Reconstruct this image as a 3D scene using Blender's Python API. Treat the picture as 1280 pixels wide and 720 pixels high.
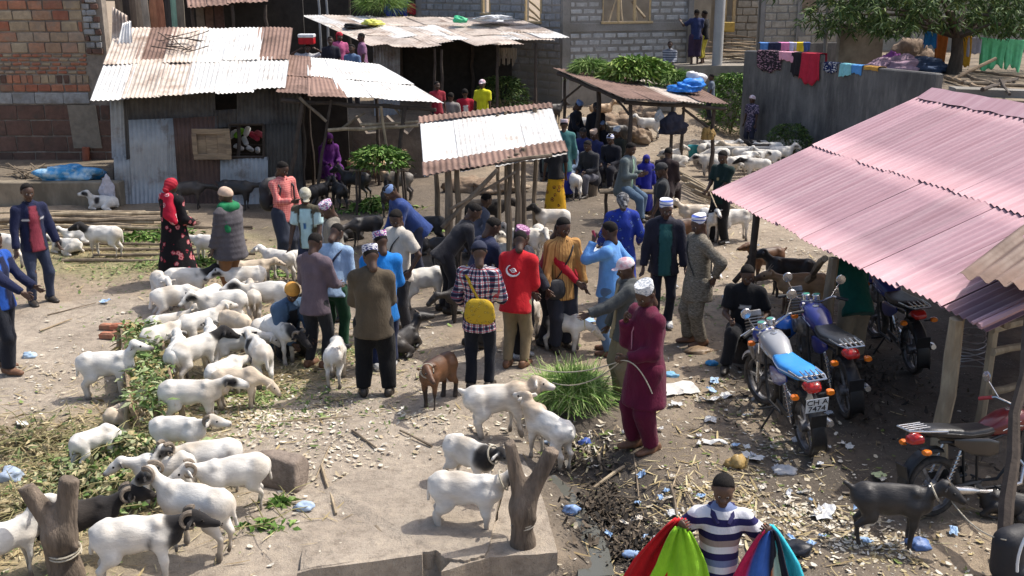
import bpy, bmesh, math, random
import numpy as np
from mathutils import Vector, Matrix
random.seed(11); RNG = np.random.default_rng(5)
scene = bpy.context.scene
for o in list(bpy.data.objects): bpy.data.objects.remove(o)
COL = scene.collection
R = math.radians
# ---------------------------------------------------------------- camera
F_PX, PITCH, CAM_H = 1300.0, R(16.3), 4.6
cam_d = bpy.data.cameras.new('camera'); cam = bpy.data.objects.new('camera', cam_d); COL.objects.link(cam)
cam.location = (0, 0, CAM_H); cam.rotation_euler = (math.pi/2 - PITCH, 0, 0)
cam_d.sensor_width = 36; cam_d.lens = 36*F_PX/1280; cam_d.clip_start = 0.1; cam_d.clip_end = 1000
scene.camera = cam
# ---------------------------------------------------------------- sky and sun
SUN_EL = R(57); SUN_AZ = (0.90, 0.43)
w = bpy.data.worlds.new('World'); scene.world = w; w.use_nodes = True
nt = w.node_tree; nt.nodes.clear()
wo = nt.nodes.new('ShaderNodeOutputWorld'); wb = nt.nodes.new('ShaderNodeBackground'); sk = nt.nodes.new('ShaderNodeTexSky')
sk.sky_type = 'NISHITA'; sk.sun_disc = False; sk.sun_elevation = SUN_EL
sk.sun_rotation = math.atan2(SUN_AZ[0], SUN_AZ[1]); sk.air_density = 1.0; sk.dust_density = 4.0; sk.ozone_density = 1.0
wb.inputs['Strength'].default_value = 0.15
nt.links.new(sk.outputs[0], wb.inputs['Color']); nt.links.new(wb.outputs[0], wo.inputs['Surface'])
sl = bpy.data.lights.new('sun', 'SUN'); sun = bpy.data.objects.new('sun', sl); COL.objects.link(sun)
sl.energy = 3.3; sl.angle = R(0.6); sl.color = (1.0, 0.95, 0.87)
n_ = math.hypot(*SUN_AZ)
sun.rotation_euler = Vector((-SUN_AZ[0]/n_*math.cos(SUN_EL), -SUN_AZ[1]/n_*math.cos(SUN_EL), -math.sin(SUN_EL))).to_track_quat('-Z', 'Y').to_euler()
sun.location = (10, 10, 30)
scene.view_settings.view_transform = 'Standard'; scene.view_settings.look = 'None'
scene.view_settings.exposure = 0.48; scene.view_settings.gamma = 1.0
# ---------------------------------------------------------------- pixel -> place
def smooth(t): t = min(1, max(0, t)); return t*t*(3-2*t)
cP, sP = math.cos(PITCH), math.sin(PITCH)
def ray(px, py):
    a = (px-640)/F_PX; b = -(py-360)/F_PX
    return Vector((a, cP + b*sP, -sP + b*cP))
def at_y(px, py, y):
    d = ray(px, py); t = y/d.y; return Vector((d.x*t, y, CAM_H + d.z*t))
def at_z(px, py, z):
    d = ray(px, py); t = (z-CAM_H)/d.z; return Vector((d.x*t, d.y*t, z))
DRAIN = [(0.42, 10.6), (0.75, 9.9), (0.95, 9.2), (1.0, 8.6), (0.95, 7.6), (0.8, 5.0)]
def seg_d(x, y, pts):
    best = 1e9
    for (ax, ay), (bx, by) in zip(pts[:-1], pts[1:]):
        dx, dy = bx-ax, by-ay
        t = max(0, min(1, ((x-ax)*dx+(y-ay)*dy)/(dx*dx+dy*dy)))
        best = min(best, math.hypot(x-ax-t*dx, y-ay-t*dy))
    return best
def gz(x, y):
    z = 0.0
    if y > 26: z += 1.05*smooth((y-27)/6.5)*(1-smooth((x-5.2)/1.5))*smooth((x+9)/3) + 0.35*smooth((y-27)/6)*smooth((x-5.2)/1.5)
    if y < 12 and -3 < x < 3:
        d = seg_d(x, y, DRAIN); z -= 0.17*math.exp(-(d/0.42)**2)
    if y < 8 and -2.6 < x < .75: z -= .17*smooth((7.8+min(0, x+.68)*.33-.03-y)/.16)*smooth((x+2.2)/.4)*smooth((.7-x)/.2)
    z += 0.018*math.sin(1.7*x+0.6*y)+0.014*math.sin(2.9*y-1.3*x+1)+0.008*math.sin(6.1*x+4.7*y)
    return z
def gp(px, py):
    d = ray(px, py); t = -CAM_H/d.z if d.z < 0 else 40
    t = min(t, 60.0)
    for _ in range(14):
        x, y, z = d.x*t, d.y*t, CAM_H+d.z*t
        g = gz(x, y); t += (g-z)/d.z*0.7
    return Vector((d.x*t, d.y*t, gz(d.x*t, d.y*t)))
# ---------------------------------------------------------------- materials
MATS = {}
class NB:
    def __init__(s, name):
        s.m = bpy.data.materials.new(name); s.m.use_nodes = True; s.t = s.m.node_tree; s.t.nodes.clear()
        s.out = s.n('ShaderNodeOutputMaterial'); s.b = s.n('ShaderNodeBsdfPrincipled'); s.l(s.b.outputs[0], s.out.inputs['Surface'])
    def n(s, typ, **k):
        n = s.t.nodes.new(typ)
        for a, v in k.items(): setattr(n, a, v)
        return n
    def l(s, a, b): s.t.links.new(a, b)
    def coord(s, kind='Object'): return s.n('ShaderNodeTexCoord').outputs[kind]
    def mapping(s, vec, sc=(1,1,1), rot=(0,0,0), loc=(0,0,0)):
        m = s.n('ShaderNodeMapping'); m.inputs['Scale'].default_value = sc; m.inputs['Rotation'].default_value = rot; m.inputs['Location'].default_value = loc
        s.l(vec, m.inputs['Vector']); return m.outputs[0]
    def noise(s, vec, scale, detail=4, rough=0.6):
        n = s.n('ShaderNodeTexNoise'); n.inputs['Scale'].default_value = scale; n.inputs['Detail'].default_value = detail; n.inputs['Roughness'].default_value = rough
        if vec is not None: s.l(vec, n.inputs['Vector'])
        return n.outputs[0]
    def ramp(s, fac, stops, interp='LINEAR'):
        r = s.n('ShaderNodeValToRGB'); e = r.color_ramp.elements; r.color_ramp.interpolation = interp
        while len(e) < len(stops): e.new(0.5)
        for i, (p, c) in enumerate(stops):
            e[i].position = p; e[i].color = (*c, 1) if not isinstance(c, (int, float)) else (c, c, c, 1)
        s.l(fac, r.inputs[0]); return r.outputs[0]
    def mix(s, fac, a, b, mode='MIX'):
        m = s.n('ShaderNodeMix', data_type='RGBA', blend_type=mode)
        for inp, v in ((m.inputs[0], fac), (m.inputs[6], a), (m.inputs[7], b)):
            if isinstance(v, (int, float)): inp.default_value = v
            elif isinstance(v, tuple): inp.default_value = (*v, 1)
            else: s.l(v, inp)
        return m.outputs[2]
    def math(s, op, a, b=None, c=None):
        m = s.n('ShaderNodeMath', operation=op)
        for i, v in enumerate((a, b, c)):
            if v is None: continue
            if isinstance(v, (int, float)): m.inputs[i].default_value = v
            else: s.l(v, m.inputs[i])
        return m.outputs[0]
    def bump(s, h, dist=0.01, st=0.6):
        b = s.n('ShaderNodeBump'); b.inputs['Distance'].default_value = dist; b.inputs['Strength'].default_value = st
        s.l(h, b.inputs['Height']); s.l(b.outputs[0], s.b.inputs['Normal'])
    def base(s, c):
        if isinstance(c, tuple): s.b.inputs['Base Color'].default_value = (*c, 1)
        else: s.l(c, s.b.inputs['Base Color'])
    def rough(s, r):
        if isinstance(r, (int, float)): s.b.inputs['Roughness'].default_value = r
        else: s.l(r, s.b.inputs['Roughness'])
def mul(c, k): return tuple(min(1, max(0, x*k)) for x in c)
def surf(name, c, rough=0.8, var=0.25, scale=6, bump=0.006, bscale=30, metal=0.0, c2=None, cscale=1.5, cw=(0.45, 0.62), stretch=(1,1,1), coord='Object', spec=0.4, coat=0):
    """mottled procedural surface: base colour, second colour in patches, fine relief"""
    if name in MATS: return MATS[name]
    k = NB(name); v = k.mapping(k.coord(coord), stretch)
    col = k.mix(k.ramp(k.noise(v, scale, 6), [(0.3, 0.0), (0.7, 1.0)]), mul(c, 1-var), mul(c, 1+var))
    if c2: col = k.mix(k.ramp(k.noise(v, cscale, 5, 0.65), [(cw[0], 0.0), (cw[1], 1.0)]), col, c2)
    k.base(col); k.rough(rough); k.b.inputs['Metallic'].default_value = metal; k.b.inputs['Specular IOR Level'].default_value = spec
    k.b.inputs['Coat Weight'].default_value = coat
    if bump: k.bump(k.noise(v, bscale, 5), bump, 0.7)
    MATS[name] = k.m; return k.m
def attr_mat(name, rough=0.85, var=0.2, scale=25, bump=0.004, bscale=60, spec=0.3, stretch=(1,1,1), sheen=0.0):
    """colour from the mesh's own colour attribute, with fine mottling and relief"""
    if name in MATS: return MATS[name]
    k = NB(name); a = k.n('ShaderNodeAttribute'); a.attribute_name = 'Col'; v = k.mapping(k.coord('Object'), stretch)
    f = k.ramp(k.noise(v, scale, 5), [(0.3, (1-var,)*3), (0.7, (1+var*0.6,)*3)])
    k.base(k.mix(1.0, a.outputs['Color'], f, 'MULTIPLY')); k.rough(rough); k.b.inputs['Specular IOR Level'].default_value = spec
    k.b.inputs['Sheen Weight'].default_value = sheen
    if bump: k.bump(k.noise(v, bscale, 5, 0.7), bump, 0.8)
    MATS[name] = k.m; return k.m
# ---------------------------------------------------------------- objects
def link(o): COL.objects.link(o); return o
def tag(o, label=None, cat=None, group=None, kind=None):
    if label: o['label'] = label
    if cat: o['category'] = cat
    if group: o['group'] = group
    if kind: o['kind'] = kind
    return o
def empty(name, loc=(0,0,0), rz=0):
    o = bpy.data.objects.new(name, None); o.empty_display_size = 0.2; o.location = loc; o.rotation_euler = (0, 0, rz); return link(o)
def np_mesh(name, V, Q, mats, smooth_=True, mi=None, col=None):
    """mesh from an (n,3) array and an (m,3|4) index array"""
    me = bpy.data.meshes.new(name); V = np.asarray(V, np.float32); Q = np.asarray(Q, np.int32); k = Q.shape[1]
    me.vertices.add(len(V)); me.vertices.foreach_set('co', V.ravel())
    me.loops.add(Q.size); me.loops.foreach_set('vertex_index', Q.ravel())
    me.polygons.add(len(Q)); me.polygons.foreach_set('loop_start', np.arange(0, Q.size, k, dtype=np.int32))
    me.polygons.foreach_set('loop_total', np.full(len(Q), k, np.int32))
    if mi is not None: me.polygons.foreach_set('material_index', np.asarray(mi, np.int32))
    me.polygons.foreach_set('use_smooth', np.full(len(Q), smooth_))
    for m in (mats if isinstance(mats, (list, tuple)) else [mats]): me.materials.append(m)
    if col is not None:
        a = me.color_attributes.new('Col', 'FLOAT_COLOR', 'POINT')
        c = np.ones((len(V), 4), np.float32); c[:, :3] = col; a.data.foreach_set('color', c.ravel())
    me.update(calc_edges=True); me.validate(); return me
def obj(name, me, parent=None, loc=None, rot=None):
    o = bpy.data.objects.new(name, me)
    if loc is not None: o.location = loc
    if rot is not None: o.rotation_euler = rot
    link(o)
    if parent is not None: o.parent = parent
    return o
class MB:
    """collects boxes, tubes, lathes and sheets into ONE mesh"""
    def __init__(s): s.v = []; s.f = []; s.m = []; s.M = Matrix.Identity(4)
    def add(s, vs, fs, mi=0):
        b = len(s.v); s.v += [s.M @ Vector(p) for p in vs]
        for f in fs: s.f.append([b+i for i in f]); s.m.append(mi)
        return s
    def box(s, c, size, rot=None, mi=0, bev=0.0):
        c = Vector(c); hx, hy, hz = [q/2 for q in size]; rm = rot.to_matrix() if hasattr(rot, 'to_matrix') else (rot or Matrix.Identity(3))
        b = min(bev, hx*0.9, hy*0.9, hz*0.9)
        if b <= 0:
            vs = [c + rm @ Vector((x*hx, y*hy, z*hz)) for z in (-1, 1) for y in (-1, 1) for x in (-1, 1)]
            return s.add(vs, [(0,2,3,1), (4,5,7,6), (0,1,5,4), (2,6,7,3), (0,4,6,2), (1,3,7,5)], mi)
        vs = []
        def ring(x, y, z): return [c + rm @ Vector(p) for p in ((-x+b*0,-y,z), (x,-y,z), (x,y,z), (-x,y,z))]
        for (x, y, z) in ((hx-b, hy-b, -hz), (hx, hy, -hz+b), (hx, hy, hz-b), (hx-b, hy-b, hz)): vs += ring(x, y, z)
        fs = [(3,2,1,0), (12,13,14,15)]
        for k in range(3):
            for i in range(4): j = (i+1) % 4; fs.append((4*k+i, 4*k+j, 4*k+4+j, 4*k+4+i))
        return s.add(vs, fs, mi)
    def tube(s, pts, r, n=8, mi=0, caps=True):
        pts = [Vector(p) for p in pts]; rs = r if isinstance(r, (list, tuple)) else [r]*len(pts); vs = []; fs = []
        up = None
        for i, p in enumerate(pts):
            d = (pts[min(i+1, len(pts)-1)]-pts[max(i-1, 0)]).normalized()
            if up is None: up = Vector((0,0,1)) if abs(d.z) < 0.9 else Vector((1,0,0))
            a = d.cross(up).normalized(); up = a.cross(d).normalized()
            for k in range(n):
                t = 2*math.pi*k/n; vs.append(p + (a*math.cos(t)+up*math.sin(t))*rs[i])
        for i in range(len(pts)-1):
            for k in range(n): j = (k+1) % n; fs.append((i*n+k, i*n+j, (i+1)*n+j, (i+1)*n+k))
        if caps: fs.append(tuple(range(n-1, -1, -1))); fs.append(tuple((len(pts)-1)*n+k for k in range(n)))
        return s.add(vs, fs, mi)
    def lathe(s, prof, n=16, axis='z', c=(0,0,0), mi=0, closed=False):
        vs = []; fs = []; c = Vector(c)
        for (r, h) in prof:
            for k in range(n):
                t = 2*math.pi*k/n; a, b = r*math.cos(t), r*math.sin(t)
                vs.append(c + Vector({'z': (a, b, h), 'x': (h, a, b), 'y': (b, h, a)}[axis]))
        m = len(prof)
        for i in range(m if closed else m-1):
            i2 = (i+1) % m
            for k in range(n): j = (k+1) % n; fs.append((i*n+k, i*n+j, i2*n+j, i2*n+k))
        if not closed:
            if prof[0][0] > 1e-4: fs.append(tuple(range(n-1, -1, -1)))
            if prof[-1][0] > 1e-4: fs.append(tuple((m-1)*n+k for k in range(n)))
        return s.add(vs, fs, mi)
    def loft(s, secs, n=16, p=2.4, mi=0):
        """sections along x: (x, zc, half width, half height[, yc])"""
        vs = []; fs = []
        for q in secs:
            x, zc, hw, hh = q[:4]; yc = q[4] if len(q) > 4 else 0
            for k in range(n):
                t = 2*math.pi*k/n; cc, ss = math.cos(t), math.sin(t)
                vs.append((x, yc+hw*math.copysign(abs(cc)**(2/p), cc), zc+hh*math.copysign(abs(ss)**(2/p), ss)))
        for i in range(len(secs)-1):
            for k in range(n): j = (k+1) % n; fs.append((i*n+k, i*n+j, (i+1)*n+j, (i+1)*n+k))
        fs.append(tuple(range(n-1, -1, -1))); fs.append(tuple((len(secs)-1)*n+k for k in range(n)))
        return s.add(vs, fs, mi)
    def mesh(s, name, mats, smooth_=False):
        me = bpy.data.meshes.new(name); me.from_pydata([tuple(v) for v in s.v], [], s.f)
        for m in (mats if isinstance(mats, (list, tuple)) else [mats]): me.materials.append(m)
        me.polygons.foreach_set('material_index', s.m)
        if smooth_:
            me.polygons.foreach_set('use_smooth', [True]*len(s.f)); me.set_sharp_from_angle(angle=R(42))
        bm = bmesh.new(); bm.from_mesh(me); bmesh.ops.recalc_face_normals(bm, faces=bm.faces); bm.to_mesh(me); bm.free()
        me.update(); return me
    def build(s, name, mats, parent=None, smooth_=False, loc=None): return obj(name, s.mesh(name, mats, smooth_), parent, loc)
# ---------------------------------------------------------------- organic surfaces: distance field + surface nets
def wob(P, seed, f):
    g = np.random.default_rng(seed); s = 0
    for _ in range(5):
        k = g.normal(size=3); k = k/np.linalg.norm(k)*f*g.uniform(0.6, 1.6); s = s+np.sin(P[..., 0]*k[0]+P[..., 1]*k[1]+P[..., 2]*k[2]+g.uniform(0, 6.28))
    return s/3.0
def prim_d(P, pr):
    a, b, ra, rb, n, sq = pr['a'], pr['b'], pr['ra'], pr['rb'], pr.get('n'), pr.get('sq', 1.0)
    ab = b-a; L2 = max(float(ab@ab), 1e-9); Q = P-a
    t = np.clip((Q@ab)/L2, 0, 1); v = Q-t[..., None]*ab
    if n is not None: v = v+((sq-1)*(v@n))[..., None]*n
    d = np.sqrt((v*v).sum(-1))-(ra+(rb-ra)*t)
    for (o, nn) in pr.get('cut', ()): d = np.maximum(d, (P-o)@nn)
    return d
def cone(a, b, ra, rb=None, k=0.03, n=None, sq=1.0, t='', cut=()):
    return dict(a=np.array(a, np.float32), b=np.array(b, np.float32), ra=ra, rb=ra if rb is None else rb, k=k,
                n=None if n is None else np.array(n, np.float32)/np.float32(np.linalg.norm(n)), sq=sq, t=t,
                cut=[(np.array(o, np.float32), np.array(q, np.float32)/np.float32(np.linalg.norm(q))) for o, q in cut])
def field_mesh(prims, h, disp=None, clip=(), sub=()):
    lo = np.min([np.minimum(p['a']-p['ra'], p['b']-p['rb']) for p in prims], 0)-2.5*h
    hi = np.max([np.maximum(p['a']+p['ra'], p['b']+p['rb']) for p in prims], 0)+2.5*h
    n = np.ceil((hi-lo)/h).astype(int)+1
    ax = [lo[i]+h*np.arange(n[i], dtype=np.float32) for i in range(3)]
    Fd = np.full(n, 0.3, np.float32)
    for p in prims:
        m = max(p['k'], 2*h)+1.5*h
        l2 = np.minimum(p['a']-p['ra'], p['b']-p['rb'])-m; h2 = np.maximum(p['a']+p['ra'], p['b']+p['rb'])+m
        i0 = np.maximum(0, np.floor((l2-lo)/h).astype(int)); i1 = np.minimum(n, np.ceil((h2-lo)/h).astype(int)+1)
        if (i1 <= i0).any(): continue
        sl_ = tuple(slice(i0[i], i1[i]) for i in range(3))
        G = np.stack(np.meshgrid(*[ax[i][sl_[i]] for i in range(3)], indexing='ij'), -1)
        d = prim_d(G, p); cur = Fd[sl_]; k = p['k']
        if p.get('neg'): Fd[sl_] = np.maximum(cur, -d); continue
        if k > 0:
            hh = np.clip(0.5+0.5*(cur-d)/k, 0, 1); Fd[sl_] = cur*(1-hh)+d*hh-k*hh*(1-hh)
        else: Fd[sl_] = np.minimum(cur, d)
    if disp or clip:
        G = np.stack(np.meshgrid(*ax, indexing='ij'), -1)
        if disp:
            near = np.abs(Fd) < 0.12; Fd[near] += disp(G[near]).astype(np.float32)
        for (o, q) in clip:
            q = np.array(q, np.float32); q = q/np.linalg.norm(q); Fd = np.maximum(Fd, (G-np.array(o, np.float32))@q)
    # surface nets
    S = Fd < 0; c = np.zeros(np.array(S.shape)-1, np.int8)
    offs = [(i, j, k) for i in (0, 1) for j in (0, 1) for k in (0, 1)]
    sh = S.shape
    def cut_(A, o): return A[o[0]:sh[0]-1+o[0], o[1]:sh[1]-1+o[1], o[2]:sh[2]-1+o[2]]
    for o in offs: c += cut_(S, o)
    act = (c > 0) & (c < 8); idx = np.argwhere(act); ids = np.full(act.shape, -1, np.int32); ids[act] = np.arange(len(idx))
    val = {o: cut_(Fd, o)[act] for o in offs}; acc = np.zeros((len(idx), 3), np.float32); cnt = np.zeros(len(idx), np.float32)
    for o in offs:
        for axn in range(3):
            if o[axn] == 1: continue
            o2 = list(o); o2[axn] = 1; a, b = val[o], val[tuple(o2)]
            m = (a < 0) != (b < 0); t = np.where(m, a/np.where(m, a-b, 1), 0)
            for q in range(3): acc[:, q] += np.where(m, o[q] + (t if q == axn else 0), 0)
            cnt += m
    V = (idx+acc/np.maximum(cnt, 1)[:, None])*h+lo
    quads = []
    for axn in range(3):
        u, v_ = (axn+1) % 3, (axn+2) % 3
        s0 = [slice(None)]*3; s1 = [slice(None)]*3; s0[axn] = slice(0, -1); s1[axn] = slice(1, None)
        A, B = S[tuple(s0)], S[tuple(s1)]; e = np.argwhere(A != B)
        e = e[(e[:, u] > 0) & (e[:, v_] > 0) & (e[:, u] < sh[u]-1) & (e[:, v_] < sh[v_]-1)]
        if not len(e): continue
        du = np.zeros(3, int); du[u] = 1; dv = np.zeros(3, int); dv[v_] = 1
        q = np.stack([ids[tuple((e-du-dv).T)], ids[tuple((e-dv).T)], ids[tuple(e.T)], ids[tuple((e-du).T)]], 1)
        fl = ~A[tuple(e.T)]; q[fl] = q[fl][:, ::-1]; quads.append(q)
    Q = np.concatenate(quads); Q = Q[(Q >= 0).all(1)]
    return V.astype(np.float32), Q
def nearest_tag(V, prims):
    D = np.stack([prim_d(V, p) for p in prims], 1); return D
def tube_np(pts, r, n=6):
    m = MB().tube(pts, r, n); return np.array([tuple(v) for v in m.v], np.float32), [f for f in m.f]
# ================================================================ animals
M_WOOL = attr_mat('wool_coat', 0.95, 0.22, 9, 0.006, 60, 0.12, stretch=(.5, 1, 1), sheen=0.1)
M_HAIR = attr_mat('short_goat_hair', 0.5, 0.30, 18, 0.005, 70, 0.45, stretch=(0.3, 1, 1))
M_HORN = surf('horn_keratin', (0.20, 0.16, 0.12), 0.6, 0.35, 40, 0.006, 60)
M_ROPE = surf('twisted_rope', (0.42, 0.38, 0.30), 0.9, 0.3, 80, 0.004, 120)
WHITE = (0.69, 0.665, 0.615); BLACK = (0.026, 0.024, 0.024); BROWN = (0.13, 0.058, 0.026); TAN = (0.42, 0.28, 0.16); GREY = (0.16, 0.14, 0.12); CREAM = (0.62, 0.52, 0.40)
def rotv(v, yaw):
    c, s = math.cos(yaw), math.sin(yaw); return np.array([v[0]*c-v[1]*s, v[0]*s+v[1]*c, v[2]])
def ball(c, r, n=6):
    vs = []; fs = []; rings = 4
    for i in range(rings+1):
        a = -math.pi/2+math.pi*i/rings
        for k in range(n):
            t = 2*math.pi*k/n; vs.append((c[0]+r*math.cos(a)*math.cos(t), c[1]+r*math.cos(a)*math.sin(t), c[2]+r*math.sin(a)))
    for i in range(rings):
        for k in range(n): j = (k+1) % n; fs.append((i*n+k, i*n+j, (i+1)*n+j, (i+1)*n+k))
    return np.array(vs, np.float32), np.array(fs, np.int32)
ANIMALS = []
def animal(px, py, yaw, scheme='white', pose='stand', label='', kind='sheep', s=1.0, head=(40, 0, -25), horns=0, fat=1.0, h=0.021,
           step=0.03, rope=None, group=None, z=None, name=None, at=None, roll=0):
    """head = (neck pitch, neck yaw, face pitch) in degrees; yaw 0 looks along +x"""
    s = s*.70; seed = len(ANIMALS)*7+3; g = np.random.default_rng(seed); goat = kind == 'goat'
    lie = pose == 'lie'; dz = -0.33 if lie else 0.0; pr = []
    bl = 0.02*g.normal()
    X = .86 if not goat else .90
    B = lambda x, y, zz: np.array([x*X, y, zz+dz])
    wd = 1.12 if goat else 1.0
    pr += [cone(B(-.33, 0, .565), B(-.05, 0, .535), .146*fat, .166*fat, .06, (0, 1, 0), 1.2*wd, 'rump'),
           cone(B(-.05, 0, .535), B(.25, 0, .55), .166*fat, .146*fat, .06, (0, 1, 0), 1.25*wd, 'body'),
           cone(B(.20, 0, .50), B(.33, 0, .52), .13, .115, .06, (0, 1, 0), 1.1, 'chest'),
           cone(B(-.34, 0, .675), B(.26, 0, .69), .028, .032, .05, None, 1, 'back'), cone(B(-.30, -.085, .665), B(-.30, .085, .665), .030, .030, .05, None, 1, 'rump'), cone(B(.24, -.07, .66), B(.24, .07, .66), .04, .04, .05, None, 1, 'body')]
    yaw += g.uniform(-13, 13)
    npit, nyaw, fpit = head; npit, nyaw, fpit = R(npit), R(nyaw), R(fpit)
    nb = B(.31, 0, .60); nl = .27 if npit > 0 else .33
    nd = np.array([math.cos(npit)*math.cos(nyaw*.6), math.cos(npit)*math.sin(nyaw*.6), math.sin(npit)])
    hb = nb+nd*nl
    if lie and hb[2] < .12: hb[2] = .12
    hy = nyaw*1.15
    hd = np.array([math.cos(fpit)*math.cos(hy), math.cos(fpit)*math.sin(hy), math.sin(fpit)])
    side = np.array([-math.sin(hy), math.cos(hy), 0]); upv = np.cross(hd, side)
    pr += [cone(nb-nd*.06, hb, .105 if not goat else .088, .066, .05, side, 1.15, 'neck')]
    mz = hb+hd*.225
    pr += [cone(hb-hd*.02+upv*.005, hb+hd*.10, .080, .066, .03, side, 1.15, 'head'), cone(hb+hd*.09-upv*.004, mz, .063, .043, .03, side, 1.12, 'face'),
           cone(mz-hd*.02-upv*.006, mz+hd*.012, .041, .034, .015, None, 1, 'nose'),
           cone(hb+hd*.02-upv*.045, hb+hd*.13-upv*.035, .03, .02, .03, side, 1.2, 'face')]
    for q in (-1, 1):
        e0 = hb+side*q*.062+upv*.02-hd*.01
        if goat: e1 = e0+side*q*.11-hd*.03+upv*(-.01+.03*g.normal())
        else: e1 = e0+side*q*.11-hd*.02-upv*.065
        pr.append(cone(e0, e0*.4+e1*.6, .020, .036, .015, hd*.8+upv*.3, 2.6, 'ear')); pr.append(cone(e0*.4+e1*.6, e1, .036, .014, .012, hd*.8+upv*.3, 2.6, 'ear'))
    n_before = len(pr)
    for q in (-1, 1):
        if lie:
            pr += [cone((.24, q*.10, .20), (.40, q*.11, .065), .07, .036, .04, None, 1, 'leg'), cone((.40, q*.11, .065), (.20, q*.13, .04), .034, .026, .02, None, 1, 'shank'),
                   cone((-.30, q*.10, .20), (-.12, q*.18, .10), .11, .07, .05, None, 1, 'thigh'), cone((-.12, q*.19, .09), (-.34, q*.21, .045), .05, .028, .03, None, 1, 'leg'), cone((-.34, q*.21, .04), (-.18, q*.235, .03), .027, .022, .02, None, 1, 'shank')]
        else:
            a, b = step*g.choice([-1, 1])*g.uniform(.4, 1.5), step*g.choice([-1, 1])*g.uniform(.4, 1.5)
            pr += [cone((.24, q*.085, .50), (.255+a*.4, q*.09, .30), .085, .045, .05, (0, 1, 0), 1.3, 'leg'), cone((.255+a*.4, q*.09, .30), (.25+a*.8, q*.088, .09), .040, .024, .025, None, 1, 'shank'),
                   cone((.25+a*.8, q*.088, .09), (.26+a, q*.088, .025), .025, .030, .012, None, 1, 'hoof'),
                   cone((-.31, q*.07, .53), (-.25+b*.3, q*.095, .37), .125, .075, .06, (0, 1, 0), 1.35, 'thigh'), cone((-.25+b*.3, q*.095, .37), (-.385+b*.8, q*.088, .245), .065, .034, .04, None, 1, 'leg'),
                   cone((-.385+b*.8, q*.088, .245), (-.36+b, q*.088, .08), .031, .023, .02, None, 1, 'shank'), cone((-.36+b, q*.088, .08), (-.345+b, q*.088, .025), .024, .030, .012, None, 1, 'hoof')]
    for q_ in pr[n_before:]: q_['a'][0] *= X; q_['b'][0] *= X
    tb = B(-.46, 0, .62)
    if goat: pr.append(cone(tb, tb+np.array([-.09, .01, .07]), .028, .016, .03, None, 1, 'tail'))
    else: pr.append(cone(tb, tb+np.array([-.035, .02*g.normal(), -.26 if not lie else -.15]), .034, .02, .03, None, 1, 'tail'))
    if scheme == 'mane':
        pr.append(cone(nb-nd*.02-np.array([0, 0, .03]), hb-nd*.04-np.array([0, 0, .06]), .13, .09, .04, None, 1, 'mane'))
        pr.append(cone((.25, 0, .62), (.30, 0, .42), .15, .12, .04, (0, 1, 0), 1.1, 'mane'))
    amp = 0.006 if not goat else 0.003
    if scheme == 'mane': amp = .009
    V, Q = field_mesh(pr, h, lambda P: amp*wob(P*np.array([.6, 1, 1]), seed, 40)+0.012*wob(P, seed+1, 8))
    D = nearest_tag(V, pr); tg = np.array([p['t'] for p in pr]); N = wob(V, seed+2, 22)*.010+wob(V, seed+4, 60)*.004
    def mask(tags, soft=.008):
        a = np.isin(tg, tags)
        if not a.any(): return np.zeros(len(V), np.float32)
        return 1/(1+np.exp(-np.clip((D[:, ~a].min(1)-D[:, a].min(1)+N)/soft, -30, 30)))
    def spot(c, r, soft=.01): return 1/(1+np.exp(np.clip((np.linalg.norm((V-np.array(c, np.float32))/np.array([1, 1, 1.]), axis=1)-r+N*1.6)/soft, -30, 30)))
    def paint(C, m, c): return C*(1-m[:, None])+np.array(c, np.float32)*m[:, None]
    base = dict(white=WHITE, black=BLACK, brown=BROWN, tan=TAN, grey=GREY, cream=CREAM).get(scheme, WHITE)
    C = np.tile(np.array(base, np.float32), (len(V), 1))
    if base[0] > .5:    # dung and dust on belly, rump and knees, dust blotches on the fleece
        C = paint(C, np.clip((.34+dz*.8-V[:, 2]+N*4)/.3, 0, .65)*np.clip(.6+N*30, 0, 1), (.36, .28, .19))
        C = paint(C, np.clip(wob(V, seed+9, 9)*.42+wob(V, seed+10, 24)*.2+g.uniform(-.08, .28), 0, .7), (.45, .37, .275))
    if base[0] < .05: C = paint(C, np.clip(wob(V, seed+9, 9)*.5+.1, 0, .6)*np.clip(1-V[:, 2]*.6, .2, 1), (.085, .070, .058))
    if scheme == 'white' and g.uniform() < .55:
        for q in (-1, 1): C = paint(C, spot(hb+side*q*.125-upv*.02, .06), (.05, .045, .045))
        if g.uniform() < .5:
            for q in (-1, 1): C = paint(C, spot(hb+hd*.075+side*q*.066+upv*.01, .038), BLACK)
        C = paint(C, spot(mz+hd*.015, .036), (.06, .05, .05))
    if scheme in ('white', 'eyepatch') and g.uniform() < .4: C = paint(C, spot((g.uniform(-.3, .2), g.choice([-.13, .13]), .58+dz), g.uniform(.03, .07))*.85, (.12, .10, .09))
    if scheme == 'blackhead': C = paint(C, mask(['head', 'face', 'nose', 'ear', 'neck']), BLACK)
    if scheme == 'blackfront': C = paint(C, np.maximum(mask(['head', 'face', 'nose', 'ear', 'neck', 'chest', 'mane']), spot((.36, 0, .50+dz), .15)), BLACK)
    if scheme in ('eyepatch', 'patchback', 'greyback'):
        for q in (-1, 1): C = paint(C, spot(hb+hd*.065+side*q*.066+upv*.01, .066), BLACK); C = paint(C, spot(hb+side*q*.12-upv*.02, .085), BLACK)
        C = paint(C, spot(mz+hd*.015, .042), BLACK)
    if scheme == 'patchback': C = paint(C, spot((.12, -.1, .60+dz), .10), BLACK); C = paint(C, spot((.12, .1, .60+dz), .10), BLACK)
    if scheme == 'greyback': C = paint(C, mask(['back'], .03)*.6*np.clip(.5+N*40, 0, 1), (.10, .09, .09))
    if scheme == 'blackrear': C = paint(C, np.maximum(spot((-.40, 0, .52+dz), .20), mask(['tail'])), BLACK)
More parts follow.
